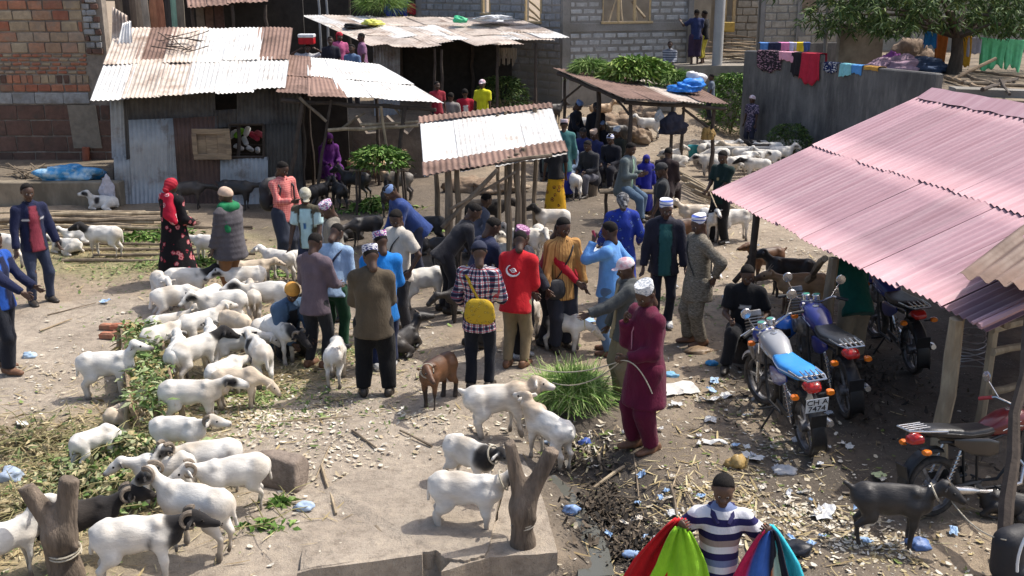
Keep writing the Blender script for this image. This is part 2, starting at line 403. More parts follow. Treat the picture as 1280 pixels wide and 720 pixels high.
    if scheme == 'blackneck': C = paint(C, np.maximum(mask(['neck', 'head']), spot((.30, 0, .58+dz), .17)), BLACK)
    if scheme == 'mane': C = paint(C, mask(['mane', 'neck', 'head', 'face'], .02)*.8, (.46, .34, .22)); C = paint(C, mask(['face', 'nose'])*.6, WHITE)
    if scheme == 'brown': C = paint(C, np.maximum(mask(['shank', 'hoof', 'nose']), mask(['back'], .02)), (.02, .013, .012))
    if scheme == 'grey': C = paint(C, mask(['neck', 'chest', 'head'], .02)*.75, (.42, .27, .15)); C = paint(C, mask(['leg', 'shank', 'face']), (.05, .04, .035))
    if scheme == 'tan': C = paint(C, mask(['face', 'shank', 'tail']), (.10, .06, .04))
    if base[0] > .5: C = paint(C, spot(mz+hd*.02-upv*.0, .024), (.10, .06, .06)) if scheme in ('white', 'cream') else C
    C = paint(C, mask(['hoof'])*.8, (.06, .045, .035))
    parts = [(V, Q, C)]
    for q in (-1, 1):
        v, f = ball(hb+hd*.085+side*q*.060+upv*.022, .0155, 6); parts.append((v, f, np.tile(np.array((.01, .008, .006), np.float32), (len(v), 1))))
        v, f = ball(mz+hd*.042+side*q*.016+upv*.006, .008, 5); parts.append((v, f, np.tile(np.array((.02, .012, .012), np.float32), (len(v), 1))))
    off = 0; VV, QQ, CC = [], [], []
    for v, f, c in parts: VV.append(v); QQ.append(f+off); CC.append(c); off += len(v)
    me = np_mesh(kind, np.concatenate(VV)*s, np.concatenate(QQ), M_HAIR if goat else M_WOOL, True, None, np.concatenate(CC))
    p = at if at is not None else gp(px, py)
    o = obj(name or kind, me, None, (p[0], p[1], (p[2] if z is None else z)), (R(roll), 0, R(yaw)))
    tag(o, label, kind, group)
    hz_ = Vector(hb*s); HD, SD, UP = Vector(hd), Vector(side), Vector(upv)
    if horns:
        for q in (-1, 1):
            pts, rr = [], []
            for i in range(13):
                t = i/12
                if goat:
                    pp = hz_+(HD*(.0-.10*t*horns)+SD*q*(.028+.03*t)+UP*(.055+.11*t*horns-.03*t*t))*s; rr.append(.015*(1-t*.8)*s)
                else:
                    a = t*R(300)*min(1, horns); rad = .072*(1-.25*t)
                    pp = hz_+(HD*(-.03-rad*math.sin(a)*1.1)+SD*q*(.055+.08*t)+UP*(.05-.065+rad*math.cos(a)*1.05+.01))*s; rr.append((.024*(1-t)+.006)*s)
                pts.append(pp)
            MB().tube(pts, rr, 7).build('horn', M_HORN, o, True)
    if rope:   # rope collar
        c0 = Vector((nb*.45+hb*.55)*s); ax = Vector(nd); a1 = ax.cross(Vector((0, 1, 0.1))).normalized(); a2 = ax.cross(a1)
        rr = (.112 if not goat else .10)*s
        MB().tube([c0+(a1*math.cos(t)+a2*math.sin(t)*.9)*rr for t in np.linspace(0, 6.283, 19)], .009, 5).build('rope_collar', M_ROPE, o, True)
    ANIMALS.append(o); return o
# ================================================================ people
M_SKIN = attr_mat('skin', 0.5, 0.12, 30, 0.002, 120, 0.45)
M_CLOTH = attr_mat('woven_cloth', 0.9, 0.24, 7, 0.022, 11, 0.2, stretch=(1, 1, .6), sheen=0.08)
M_HAIRP = surf('short_black_hair', (0.012, 0.010, 0.009), 0.9, 0.4, 120, 0.006, 260, spec=0.2)
M_RUBBER = surf('black_rubber', (0.02, 0.02, 0.02), 0.7, 0.3, 30, 0.002, 60)
M_SHOE = surf('dark_shoe_leather', (0.035, 0.028, 0.022), 0.5, 0.3, 30, 0.002, 80)
M_SHOE2 = surf('brown_shoe_leather', (0.16, 0.08, 0.045), 0.6, 0.3, 30, 0.002, 80)
M_SHOE3 = surf('pale_sneaker', (0.60, 0.60, 0.58), 0.7, 0.3, 30, 0.002, 80, c2=(.15, .15, .18), cscale=14)
def cloth_pat(name, kind, cols, sc=1.0):
    """printed cloth: stripes / plaid / floral / mosaic, in the wearer's own coordinates"""
    if name in MATS: return MATS[name]
    k = NB(name); v = k.coord('Object'); sp = k.n('ShaderNodeSeparateXYZ'); k.l(v, sp.inputs[0]); X, Y, Z = sp.outputs
    if kind == 'stripes':
        f = k.math('FRACT', k.math('MULTIPLY', Z, sc)); n = len(cols)
        col = k.ramp(f, [(i/n, c) for i, c in enumerate(cols)], 'CONSTANT')
    elif kind == 'vstripes':
        ang = k.math('ARCTAN2', Y, X); f = k.math('FRACT', k.math('MULTIPLY', ang, sc)); n = len(cols)
        col = k.ramp(f, [(i/n, c) for i, c in enumerate(cols)], 'CONSTANT')
    elif kind == 'plaid':
        ang = k.math('MULTIPLY', k.math('ARCTAN2', Y, X), 0.17)
        a = k.math('LESS_THAN', k.math('FRACT', k.math('MULTIPLY', Z, sc)), 0.45); b = k.math('LESS_THAN', k.math('FRACT', k.math('MULTIPLY', ang, sc)), 0.45)
        c = k.math('LESS_THAN', k.math('FRACT', k.math('ADD', k.math('MULTIPLY', Z, sc), 0.3)), 0.12); d = k.math('LESS_THAN', k.math('FRACT', k.math('ADD', k.math('MULTIPLY', ang, sc), 0.3)), 0.12)
        s_ = k.math('MULTIPLY', k.math('ADD', a, b), 0.5)
        col = k.ramp(s_, [(0, cols[0]), (0.4, cols[1]), (0.9, cols[2])], 'CONSTANT')
        col = k.mix(k.math('MULTIPLY', k.math('MAXIMUM', c, d), 0.85), col, cols[3])
    elif kind == 'floral':
        vo = k.n('ShaderNodeTexVoronoi'); vo.inputs['Scale'].default_value = sc; k.l(v, vo.inputs['Vector'])
        nz = k.noise(v, sc*3.2, 3); dd = k.math('ADD', vo.outputs['Distance'], k.math('MULTIPLY', k.math('SUBTRACT', nz, .5), 0.55))
        col = k.ramp(dd, [(0, cols[1]), (0.14, cols[2]), (0.26, cols[1]), (0.34, cols[0])], 'CONSTANT')
    elif kind == 'mosaic':
        vo = k.n('ShaderNodeTexVoronoi'); vo.inputs['Scale'].default_value = sc; k.l(k.mapping(v, (1, 1, 1.7)), vo.inputs['Vector'])
        h_ = k.n('ShaderNodeSeparateColor'); k.l(vo.outputs['Color'], h_.inputs[0]); n = len(cols)
        col = k.ramp(h_.outputs[0], [(i/n, c) for i, c in enumerate(cols)], 'CONSTANT')
    elif kind == 'weave':
        nz = k.noise(k.mapping(v, (1, 1, 4)), sc, 4, .8); col = k.ramp(nz, [(.35, cols[0]), (.5, cols[1]), (.62, cols[2])])
    k.base(col); k.rough(.9); k.b.inputs['Specular IOR Level'].default_value = .2; k.bump(k.noise(k.mapping(v, (1, 1, .6)), 11, 4), .022, .8)
    MATS[name] = k.m; return k.m
def head_template():
    pr = [cone((-.022, 0, .03), (.018, 0, .038), .087, .084, .03, (0, 1, 0), 1.12, 'h'), cone((.025, 0, -.035), (.042, 0, -.085), .062, .038, .04, (0, 1, 0), 1.0, 'h'),
          cone((-.03, 0, -.03), (-.045, 0, -.13), .050, .048, .03, None, 1, 'h'), cone((.088, 0, .012), (.109, 0, -.022), .010, .017, .012, (0, 1, 0), .85, 'h'),
          cone((.088, -.02, -.056), (.088, .02, -.056), .011, .011, .008, None, 1, 'lip'), cone((.080, -.03, .028), (.080, .03, .028), .014, .014, .02, None, 1, 'h'),
          cone((.060, -.042, -.012), (.06, -.03, -.03), .022, .022, .03, None, 1, 'h'), cone((.060, .042, -.012), (.06, .03, -.03), .022, .022, .03, None, 1, 'h'),
          cone((-.012, .080, -.002), (-.018, .084, .022), .016, .020, .006, (0, 1, 0), 2.2, 'ear'), cone((-.012, -.080, -.002), (-.018, -.084, .022), .016, .020, .006, (0, 1, 0), 2.2, 'ear')]
    for q in (-1, 1): pr.append(dict(cone((.092, q*.031, .006), (.092, q*.031, .006), .016, .016, 0), neg=True))
    V, Q = field_mesh(pr, .0115)
    D = nearest_tag(V, [p for p in pr if not p.get('neg')]); lip = np.array([p['t'] == 'lip' for p in pr if not p.get('neg')])
    shade = np.ones((len(V), 3), np.float32); shade[D[:, lip].min(1) < .003] = (.85, .62, .62)
    out = [(V, Q, shade, 0)]
    for q in (-1, 1):
        v, f = ball((.077, q*.031, .006), .0125, 8); c = np.tile(np.array((.62, .58, .54), np.float32), (len(v), 1)); out.append((v, f, c, 1))
        v, f = ball((.0855, q*.031, .005), .0068, 6); out.append((v, f, np.tile(np.array((.012, .008, .006), np.float32), (len(v), 1)), 1))
        v, f = ball((.084, q*.031, .034), .010, 6); v[:, 1] = (v[:, 1]-q*.031)*2.2+q*.031; v[:, 2] = (v[:, 2]-.034)*.55+.034; out.append((v, f, np.tile(np.array((.012, .01, .009), np.float32), (len(v), 1)), 1))
    return out
HEAD_T = head_template()
def hand_template(curl):
    """x towards the finger tips, y thumb side, z back of the hand"""
    V, Q = field_mesh([cone((.0, -.004, 0), (.08, -.002, 0), .030, .038, .02, (0, 0, 1), 2.1), cone((.02, .018, -.004), (.05, .03, -.006), .018, .014, .015)], .012)
    VV, QQ = [V], [Q]; off = len(V)
    fing = [(.082, .029, .072), (.088, .010, .080), (.085, -.010, .074), (.078, -.029, .058)]
    ch = []
    for (x, y, L) in fing:
        p = np.array([x-.012, y, 0]); a = R(8); pts = [p]
        for q in (.42, .32, .26):
            a += curl; p = p+np.array([math.cos(a), 0, -math.sin(a)])*L*q; pts.append(p)
        ch.append((pts, [.0095, .009, .0078, .0035]))
    ch.append(([np.array([.03, .03, -.004]), np.array([.055, .052, -.012]), np.array([.082, .058, -.022]), np.array([.095, .057, -.028])], [.0115, .010, .009, .0035]))
    for pts, rr in ch:
        m = MB().tube([tuple(q) for q in pts], rr, 6, caps=False); v = np.array([tuple(q) for q in m.v], np.float32); f = np.array(m.f, np.int32)
        VV.append(v); QQ.append(f+off); off += len(v)
    return np.concatenate(VV), np.concatenate(QQ)
HAND_OPEN, HAND_GRIP = hand_template(R(16)), hand_template(R(52))
def shoe_mesh(m):
    V, Q = field_mesh([cone((-.07, 0, .035), (.02, 0, .04), .040, .042, .03), cone((.02, 0, .035), (.15, 0, .022), .042, .030, .04, (0, 1, 0), .80), cone((-.06, 0, .06), (-.055, 0, .10), .038, .04, .03)], .016, clip=[((0, 0, 0), (0, 0, -1)), ((0, 0, .095), (0, 0, 1))])
    return np_mesh('shoe', V, Q, m)
SHOES = dict(dark=shoe_mesh(M_SHOE), brown=shoe_mesh(M_SHOE2), pale=shoe_mesh(M_SHOE3))
def cap_meshes():
    d = {}
    V, Q = field_mesh([cone((-.018, 0, .045), (.012, 0, .05), .093, .090, .03, (0, 1, 0), 1.09)], .013, clip=[((0, 0, .034), (.85, 0, -1))])
    d['hair'] = (V, Q)
    V, Q = field_mesh([cone((-.016, 0, .05), (.012, 0, .058), .099, .096, .03, (0, 1, 0), 1.08), cone((.075, 0, .052), (.135, 0, .042), .062, .055, .01, (-.1, 0, 1), 7)], .012, clip=[((0, 0, .038), (-.1, 0, -1))])
    d['ballcap'] = (V, Q)
    V, Q = field_mesh([cone((-.016, 0, .04), (.012, 0, .055), .101, .099, .03, (0, 1, 0), 1.06)], .013, clip=[((0, 0, .022), (.25, 0, -1))])
    d['beanie'] = (V, Q)
    m = MB().lathe([(.0935, .0), (.096, .02), (.098, .085), (.094, .094), (.0, .096)], 20, 'z', (0, 0, 0)); m.v = [Vector((v.x*1.0-.006+.12*v.z*-1, v.y*.90, v.z+.045)) for v in m.v]
    d['kufi'] = m
    m = MB().lathe([(.094, .0), (.098, .02), (.09, .06), (.06, .085), (.0, .092)], 18, 'z'); m.v = [Vector((v.x-.006, v.y*.9, v.z+.04)) for v in m.v]; d['skullcap'] = m
    V, Q = field_mesh([cone((-.02, 0, .045), (.01, 0, .05), .104, .098, .03, (0, 1, 0), 1.05), cone((-.085, 0, .0), (-.11, 0, -.05), .05, .055, .04)], .014, lambda P: .004*np.sin(P[..., 2]*110+P[..., 0]*60), clip=[((.035, 0, .035), (1.0, 0, -.75))][:0])
    keep = ~((V[:, 0] > .045) & (V[:, 2] < .045)); d['headtie'] = (V, Q[keep[Q].all(1)])
    V, Q = field_mesh([cone((-.02, 0, .04), (.01, 0, .04), .104, .100, .03, (0, 1, 0), 1.05), cone((-.02, 0, -.02), (-.03, 0, -.20), .098, .17, .06, (1, 0, 0), 1.2), cone((.05, 0, -.11), (.03, 0, -.22), .06, .12, .05)], .016, lambda P: .004*np.sin(P[..., 1]*70+P[..., 0]*40))
    keep = ~((V[:, 0] > .055) & (V[:, 2] < .055) & (V[:, 2] > -.085) & (abs(V[:, 1]) < .06)); d['hijab'] = (V, Q[keep[Q].all(1)])
    return d
CAPS = cap_meshes()
def cap_obj(kind, mat_, body, HM, hs):
    t = CAPS[kind]
    if isinstance(t, MB):
        mm = MB(); mm.v = [HM @ (v*hs) for v in t.v]; mm.f = t.f; mm.m = t.m; me = mm.mesh(kind, mat_, True)
    else:
        rot = np.array(HM.to_3x3(), np.float32); me = np_mesh(kind, (t[0]*hs)@rot.T+np.array(HM.translation, np.float32), t[1], mat_)
    return obj({'hair': 'hair', 'ballcap': 'cap', 'beanie': 'woollen_cap', 'kufi': 'kufi_cap', 'skullcap': 'skull_cap', 'headtie': 'head_scarf', 'hijab': 'veil'}[kind], me, body)
def ik(a, t, l1, l2, pole):
    d = t-a; L = np.linalg.norm(d); mx = (l1+l2)*.995
    if L > mx: t = a+d/L*mx; d = t-a; L = mx
    u = d/max(L, 1e-6); x = (l1*l1-l2*l2+L*L)/(2*L); hgt = math.sqrt(max(0, l1*l1-x*x))
    p = np.array(pole, float); p = p-u*(p@u); n = np.linalg.norm(p); p = p/n if n > 1e-6 else np.array([0, 0, 1.])
    return a+u*x+p*hgt, t
PEOPLE = []
SK = (.075, .040, .026)
def person(px, py, yaw, label, H=1.72, lean=0, head=(0, 0), R_h=(.07, -.25, .80), L_h=(.07, .25, .80), pelvis=None, feet=None, knees=None, grip='', sink=0,
           top=None, bot=None, cap=None, shoes='dark', h=.024, skin=SK, at=None, group=None, build=1.0, twist=0, side=0):
    """local frame: x forward, y left, z up (metres for a 1.72 m body); top/bot = dicts describing the clothes"""
    sc = H/1.72; seed = 900+len(PEOPLE)*5; A = lambda *v: np.array(v, float)
    zp = pelvis if pelvis is not None else .90
    base = A(0, 0, zp) if pelvis is None else A(-.02, 0, zp)
    ln = R(lean); sd = R(side); u = A(math.sin(ln), math.sin(sd)*.8, math.cos(ln)*math.cos(sd)); u = u/np.linalg.norm(u); f = A(math.cos(ln), 0, -math.sin(ln))
    tw = R(twist); lat = A(-math.sin(tw), math.cos(tw), 0)
    bw = build
    waist, chest, shc, nk = base+u*.16, base+u*.36, base+u*.49, base+u*.555
    sh = {q: shc+lat*q*.175-u*.01 for q in (-1, 1)}
    hp = {q: base+A(0, q*.088, -.03) for q in (-1, 1)}
    if feet is None: feet = ((.03, -.10, .07), (-.04, .10, .07))
    if knees is None: knees = ((1, -.12, .1), (1, .12, .1))
    ft = {-1: A(*feet[0]), 1: A(*feet[1])}; kn = {}
    for i, q in enumerate((-1, 1)): kn[q], ft[q] = ik(hp[q], ft[q], .42, .40, knees[i])
    hd = {-1: A(*R_h), 1: A(*L_h)}; el = {}
    for q in (-1, 1): el[q], hd[q] = ik(sh[q], hd[q], .29, .255, (-.45, q*.42, -.8))
    # head
    hp_, hy = R(head[0]), R(head[1])
    hdir = R(lean*.45)+hp_
    HMr = Matrix.Rotation(hy+tw, 3, 'Z') @ Matrix.Rotation(hdir, 3, 'Y')
    hc = nk+u*.035+A(math.sin(lean*.0174+hp_*.4)*.05+.015, 0, .115 if lean < 50 else .09)
    pr = [cone(base-u*.02, waist, .128*bw, .112*bw, .05, f, 1.3, 't'), cone(waist, chest, .112*bw, .138*bw, .06, f, 1.3, 't'), cone(chest, shc-u*.02, .138*bw, .11, .05, f, 1.3, 't'),
          cone(sh[-1], sh[1], .062, .062, .05, None, 1, 't'), cone(shc, hc-A(.03, 0, .06), .050, .046, .03, None, 1, 'n')]
    for q in (-1, 1):
        wr = hd[q]
        pr += [cone(sh[q], el[q], .050*bw, .040, .03), cone(el[q], wr, .040, .026, .02), cone(hp[q], kn[q], .088*bw, .058, .04), cone(kn[q], ft[q], .056, .038, .03),
               cone(ft[q]-A(.02, 0, .02), ft[q]+A(.13, q*.02, -.035), .034, .026, .03)]
    V, Q = field_mesh(pr, h)
    VV, QQ, CC = [V], [Q], [np.tile(np.array(skin, np.float32), (len(V), 1))]; off = len(V)
    rm = np.array(HMr, np.float32)
    for (v, q, c, absolute) in HEAD_T:
        VV.append(v@rm.T+hc.astype(np.float32)); QQ.append(q+off); CC.append(c if absolute else c*np.array(skin, np.float32)); off += len(v)
    for q in (-1, 1):
        d = hd[q]-el[q]; d = d/np.linalg.norm(d); thumb = A(.8, -q*.45, .3); thumb = thumb-d*(thumb@d); thumb /= np.linalg.norm(thumb); bk = np.cross(d, thumb)*q
        tv, tq = HAND_GRIP if ('R' if q < 0 else 'L') in grip else HAND_OPEN
        v = tv*np.array([1, 1, 1], np.float32); v = hd[q]+v[:, :1]*d+v[:, 1:2]*thumb+v[:, 2:]*bk
        VV.append(v.astype(np.float32)); QQ.append(tq if False else tq+off); CC.append(np.tile(np.array(skin, np.float32)*1.15, (len(v), 1))); off += len(v)
    me = np_mesh('person', np.concatenate(VV)*sc, np.concatenate(QQ), M_SKIN, True, None, np.concatenate(CC))
    p = at if at is not None else gp(px, py)
    body = obj('person', me, None, (p[0], p[1], p[2]-sink), (0, 0, R(yaw))); tag(body, label, 'person', group)
    def cmesh(name, prims, col, mat_=None, disp=.009, clip=(), colf=None):
        V, Q = field_mesh(prims, h, lambda P: disp*wob(P*np.array([1, 1, .38]), seed, 34)+disp*.7*wob(P, seed+3, 14)+(.014*np.abs(np.sin(P[..., 2]*38))-.008 if name == 'quilted_jacket' else 0), clip)
        C = np.tile(np.array(col, np.float32), (len(V), 1))
        if colf is not None: C = colf(V, C)
        return obj(name, np_mesh(name, V*sc, Q, mat_ or M_CLOTH, True, None, C), body)
    # ---- lower garment
    b = dict(dict(c=(.02, .02, .025), kind='trousers', loose=.018, end=1.0, mat=None), **(bot or {}))
    if b['kind'] == 'trousers':
        lo = b['loose']; P = [cone(base-u*.04, waist, .135*bw+lo*.4, .118*bw+lo*.5, .04, f, 1.25)]
        for q in (-1, 1):
            P.append(cone(hp[q], kn[q], .092*bw+lo, .064+lo, .03))
            e = b['end']; an = kn[q]+(ft[q]-kn[q])*(e*.97); d = (an-kn[q])/np.linalg.norm(an-kn[q])
            P.append(cone(kn[q], an, .062+lo, .050+lo*1.1, .03, cut=[(an, d)]))
        cmesh('shorts' if b['end'] < .7 else 'trousers', P, b['c'], b['mat'])
    elif b['kind'] == 'skirt':
        lo = b['loose']; z1 = b.get('hem', .08); P = [cone(base+u*.02, waist, .14*bw+lo, .12*bw+lo, .04, f, 1.15), cone(base-u*.02, A(base[0]+(.0 if pelvis is None else .1), 0, z1), .15*bw+lo, b.get('flare', .24), .05, (1, 0, 0), 1.12)]
        if pelvis is not None: P += [cone(hp[q], kn[q], .11, .10, .05) for q in (-1, 1)]
        cmesh('skirt', P, b['c'], b['mat'], .012, clip=[((0, 0, z1), (0, 0, -1))])
    # ---- upper garment
    t = dict(dict(c=(.4, .4, .4), sleeve='long', hem=.05, loose=.018, inner=None, mat=None, name='shirt', kind='shirt', flare=None, slc=None), **(top or {}))
    if t['kind'] != 'none':
        lo = t['loose']; hem = base-u*(.05+t['hem']) if t['kind'] == 'shirt' else A(base[0], 0, t['z1'])
        fl = t['flare'] or (.168*bw+lo*1.3)
        P = [cone(waist, chest, .130*bw+lo, .142*bw+lo, .06, f, 1.2), cone(chest, shc-u*.02, .142*bw+lo, .115+lo, .05, f, 1.25), cone(sh[-1], sh[1], .066+lo*.7, .066+lo*.7, .05),
             cone(waist, hem, .134*bw+lo, fl, .05, f if t['kind'] == 'shirt' else (1, 0, 0), 1.08), cone(shc, nk+u*.02, .075, .068, .03, cut=[(nk+u*.025, u)])]
        if t['kind'] != 'shirt' and pelvis is not None: P += [cone(hp[q], kn[q], .115, .10, .05) for q in (-1, 1)] + [cone(kn[q], kn[q]*.35+ft[q]*.65, .09, .085, .04) for q in (-1, 1)]
        if t.get('hood'): P.append(cone(nk-f*.07-lat*.07, nk-f*.07+lat*.07, .055, .055, .04))
        n0 = len(P)
        for q in (-1, 1):
            if t['sleeve'] == 'long':
                e = hd[q]-(hd[q]-el[q])*.05; d = (e-el[q])/np.linalg.norm(e-el[q])
                P += [cone(sh[q], el[q], .062*bw+lo*.6, .050+lo*.7, .03), cone(el[q], e, .050+lo*.7, .036+lo*.8, .025, cut=[(e, d)])]
            elif t['sleeve'] == 'short':
                e = sh[q]+(el[q]-sh[q])*.78; d = (el[q]-sh[q])/np.linalg.norm(el[q]-sh[q]); P.append(cone(sh[q], e, .064*bw+lo*.6, .060+lo*.8, .03, cut=[(e, d)]))
        cl = [] if t['kind'] == 'shirt' else [((0, 0, t['z1']), (0, 0, -1))]
        if t['kind'] == 'shirt' and (pelvis is None or not t.get('nohem')): cl = [(hem, -u)]
        def colf(V, C):
            rel = V-base.astype(np.float32); fy = rel@f.astype(np.float32); ly = rel@lat.astype(np.float32); uz = rel@u.astype(np.float32)
            D = nearest_tag(V, P); arm = D[:, n0:].min(1) < D[:, :n0].min(1)-.005 if len(P) > n0 else np.zeros(len(V), bool)
            if t['slc'] is not None: C[arm] = t['slc']
            if t['inner'] is not None:
                wv = t.get('open', .07)+.03*np.clip((.3-uz)/.4, -1, 1)*t.get('vee', 0)+.006*np.sin(uz*23)
                m = (fy > .02) & (np.abs(ly) < wv) & ~arm & (uz < .53); C[m] = t['inner']
                e = (fy > .02) & (np.abs(np.abs(ly)-wv) < .008) & ~arm; C[e] = np.array(C[e])*.35
            if t.get('band') is not None:
                z0, z1, cb = t['band']; m = (uz > z0) & (uz < z1) & (fy > 0) & (np.abs(ly) > .075) & ~arm; C[m] = cb
            if t.get('logo') is not None:
                z0, yy, wy, wz, cb, sgn = t['logo']; m = (fy*sgn > .02) & (np.abs(uz-z0) < wz) & (np.abs(ly-yy) < wy) & ~arm; C[m] = cb
            return C
        cmesh(t['name'], P, t['c'], t['mat'], t.get('disp', .009), cl, colf)
        if t['name'] in ('shirt', 'jacket', 'blazer', 'denim_jacket', 'red_jacket', 'quilted_jacket') and not t.get('hood'):
            m = MB(); fl_ = np.linspace(.35, 6.283-.35, 15); m.tube([Vector((nk+u*(.018-.030*max(0, math.cos(a)))+f*(.070*math.cos(a)+.012)+lat*.074*math.sin(a))*sc) for a in fl_], [.017*sc]*15, 6); cv = np.array([tuple(q) for q in m.v], np.float32); o = m.build('collar', M_CLOTH, body, True)
            at_ = o.data.color_attributes.new('Col', 'FLOAT_COLOR', 'POINT'); at_.data.foreach_set('color', [q for _ in cv for q in (t['c'][0]*.8, t['c'][1]*.8, t['c'][2]*.8, 1.)])
    # ---- shoes, head wear
    if shoes:
        for q in (-1, 1):
            flat = pelvis is None or True
            o = obj('shoe', SHOES[shoes], body, Vector((ft[q][0]*sc, ft[q][1]*sc, max(0, ft[q][2]-.07)*sc)), (0, 0, R(6*q))); o.scale = (sc*1.06,)*3
    HM = Matrix.Translation(Vector(hc*sc)) @ HMr.to_4x4()
    if cap is None: cap = ('hair', M_HAIRP)
    if cap[0] != 'bald':
        cap_obj(cap[0], cap[1], body, HM, sc)
        if cap[0] in ('kufi', 'ballcap', 'skullcap'): cap_obj('hair', M_HAIRP, body, HM, sc*.985)
    body['J'] = 0; del body['J']
    info = dict(body=body, sc=sc, hand={q: Vector(hd[q]*sc) for q in hd}, el={q: Vector(el[q]*sc) for q in el}, nk=Vector(nk*sc), base=Vector(base*sc), u=Vector(u), f=Vector(f), lat=Vector(lat), chest=Vector(chest*sc), HM=HM, sh={q: Vector(sh[q]*sc) for q in sh})
    PEOPLE.append(info); return info
def to_world(info, v):
    b = info['body']; return Matrix.LocRotScale(b.location, b.rotation_euler, b.scale) @ Vector(v)
# ================================================================ ground
G0 = lambda px, py: gp(px, py)
SOIL = []   # (x, y, rx, ry, colour, strength)
def zone(px, py, rx, ry, c, st=1.0): p = gp(px, py); SOIL.append((p.x, p.y, rx, ry, c, st))
CONC = (.35, .302, .247); DIRT = (.305, .245, .18); MUD_SHADE = (.055, .047, .04); DARK = (.115, .096, .077); LITT = (.19, .157, .122); STRAW = (.32, .265, .16); PALE = (.335, .285, .228)
zone(420, 560, 3.2, 4.2, CONC); zone(60, 440, 1.8, 3.0, CONC); zone(480, 400, 1.2, 1.8, CONC)
zone(900, 640, 2.2, 2.6, LITT, .9); zone(1000, 330, 3.0, 5.0, PALE, .7); zone(870, 220, 4, 5, PALE, .8)
zone(700, 270, 2.8, 5.0, DARK, .92); zone(560, 320, 3.0, 4.6, DARK, .92); zone(450, 240, 3.6, 5, DARK, .92); zone(740, 340, 1.3, 2.6, (.20, .165, .125), .8); zone(1080, 500, 1.6, 2.6, MUD_SHADE, .85); zone(1150, 400, 1.8, 3.4, MUD_SHADE, .9); zone(860, 430, 1.0, 1.2, (.17, .14, .11), .6)  # darkest ovals, under the pink roof: muddy soil plus the roof's shade painted in
zone(160, 320, 3.0, 1.6, (.25, .23, .12), .8); zone(40, 640, 1.5, 2.4, STRAW, .9); zone(170, 560, 1.0, 1.6, (.22, .19, .11), .7); zone(310, 450, 1.6, 1.5, (.24, .21, .13), .7)
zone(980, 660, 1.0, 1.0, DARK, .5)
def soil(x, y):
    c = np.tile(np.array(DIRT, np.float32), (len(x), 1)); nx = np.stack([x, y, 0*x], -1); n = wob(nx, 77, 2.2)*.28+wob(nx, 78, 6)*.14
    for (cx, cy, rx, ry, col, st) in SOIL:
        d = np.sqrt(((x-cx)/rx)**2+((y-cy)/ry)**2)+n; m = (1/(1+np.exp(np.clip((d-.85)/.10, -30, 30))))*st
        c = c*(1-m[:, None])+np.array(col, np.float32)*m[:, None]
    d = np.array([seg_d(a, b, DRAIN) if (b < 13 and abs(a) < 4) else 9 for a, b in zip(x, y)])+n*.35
    m = 1/(1+np.exp(np.clip((d-.42)/.10, -30, 30))); return c*(1-m[:, None])+np.array(MUD_SHADE, np.float32)*m[:, None]
def axis_pts(a, b, st, far): return np.concatenate([[-far, -far*.5, -far*.25][:3], np.arange(a, b, st), [far*.25, far*.5, far]])
gx = np.concatenate([[-220, -120, -60, -30, -18], np.arange(-13, 13.01, .11), [18, 30, 60, 120, 220]]); gy = np.concatenate([[-60, -20, 0, 4], np.arange(6.5, 9, .06), np.arange(9, 20, .11), np.arange(20, 40, .25), [44, 60, 100, 180, 300]])
X, Y = np.meshgrid(gx, gy, indexing='ij'); xs, ys = X.ravel(), Y.ravel()
zs = np.array([gz(a, b) for a, b in zip(xs, ys)]); PN = np.stack([xs, ys, 0*xs], -1)
zs += (.012*wob(PN, 5, 7)+.006*wob(PN, 6, 18))*(abs(xs) < 14)
nxx, nyy = len(gx), len(gy); I = np.arange(nxx*nyy).reshape(nxx, nyy)
Qg = np.stack([I[:-1, :-1].ravel(), I[1:, :-1].ravel(), I[1:, 1:].ravel(), I[:-1, 1:].ravel()], 1)
def ground_material():
    k = NB('trodden_earth'); a = k.n('ShaderNodeAttribute'); a.attribute_name = 'Col'; v = k.coord('Object')
    n1 = k.noise(v, 1.3, 6, .65); n2 = k.noise(v, 9, 6, .7); n3 = k.noise(v, 70, 3, .7)
    col = k.mix(1.0, a.outputs['Color'], k.ramp(n1, [(.3, (.78, .76, .74)), (.7, (1.16, 1.15, 1.13))]), 'MULTIPLY')
    col = k.mix(1.0, col, k.ramp(n2, [(.32, (.72, .70, .68)), (.5, (1, 1, 1)), (.72, (1.22, 1.2, 1.15))]), 'MULTIPLY')
    vo = k.n('ShaderNodeTexVoronoi'); vo.inputs['Scale'].default_value = 26; k.l(k.mapping(v, (1, 1, .2)), vo.inputs['Vector'])
    peb = k.math('MULTIPLY', k.math('LESS_THAN', vo.outputs['Distance'], .17), k.ramp(k.noise(v, 2.3, 4), [(.45, 0.0), (.6, 1.0)]))
    col = k.mix(k.math('MULTIPLY', peb, .6), col, (.46, .41, .33))
    col = k.mix(k.math('MULTIPLY', k.ramp(n3, [(.58, 0.0), (.66, 1.0)]), .5), col, (.10, .085, .065))
    k.base(col)
    wet = k.n('ShaderNodeSeparateColor'); k.l(a.outputs['Color'], wet.inputs[0])
    k.rough(k.ramp(wet.outputs[0], [(.05, .62), (.12, .93)])); k.b.inputs['Specular IOR Level'].default_value = .3
    h_ = k.math('ADD', k.math('MULTIPLY', n2, 1.0), k.math('ADD', k.math('MULTIPLY', n3, .35), k.math('MULTIPLY', peb, .25))); k.bump(h_, .035, .9)
    return k.m
M_GROUND = ground_material()
ground = obj('ground', np_mesh('ground', np.stack([xs, ys, zs], 1), Qg, M_GROUND, True, None, soil(xs, ys))); tag(ground, kind='structure')
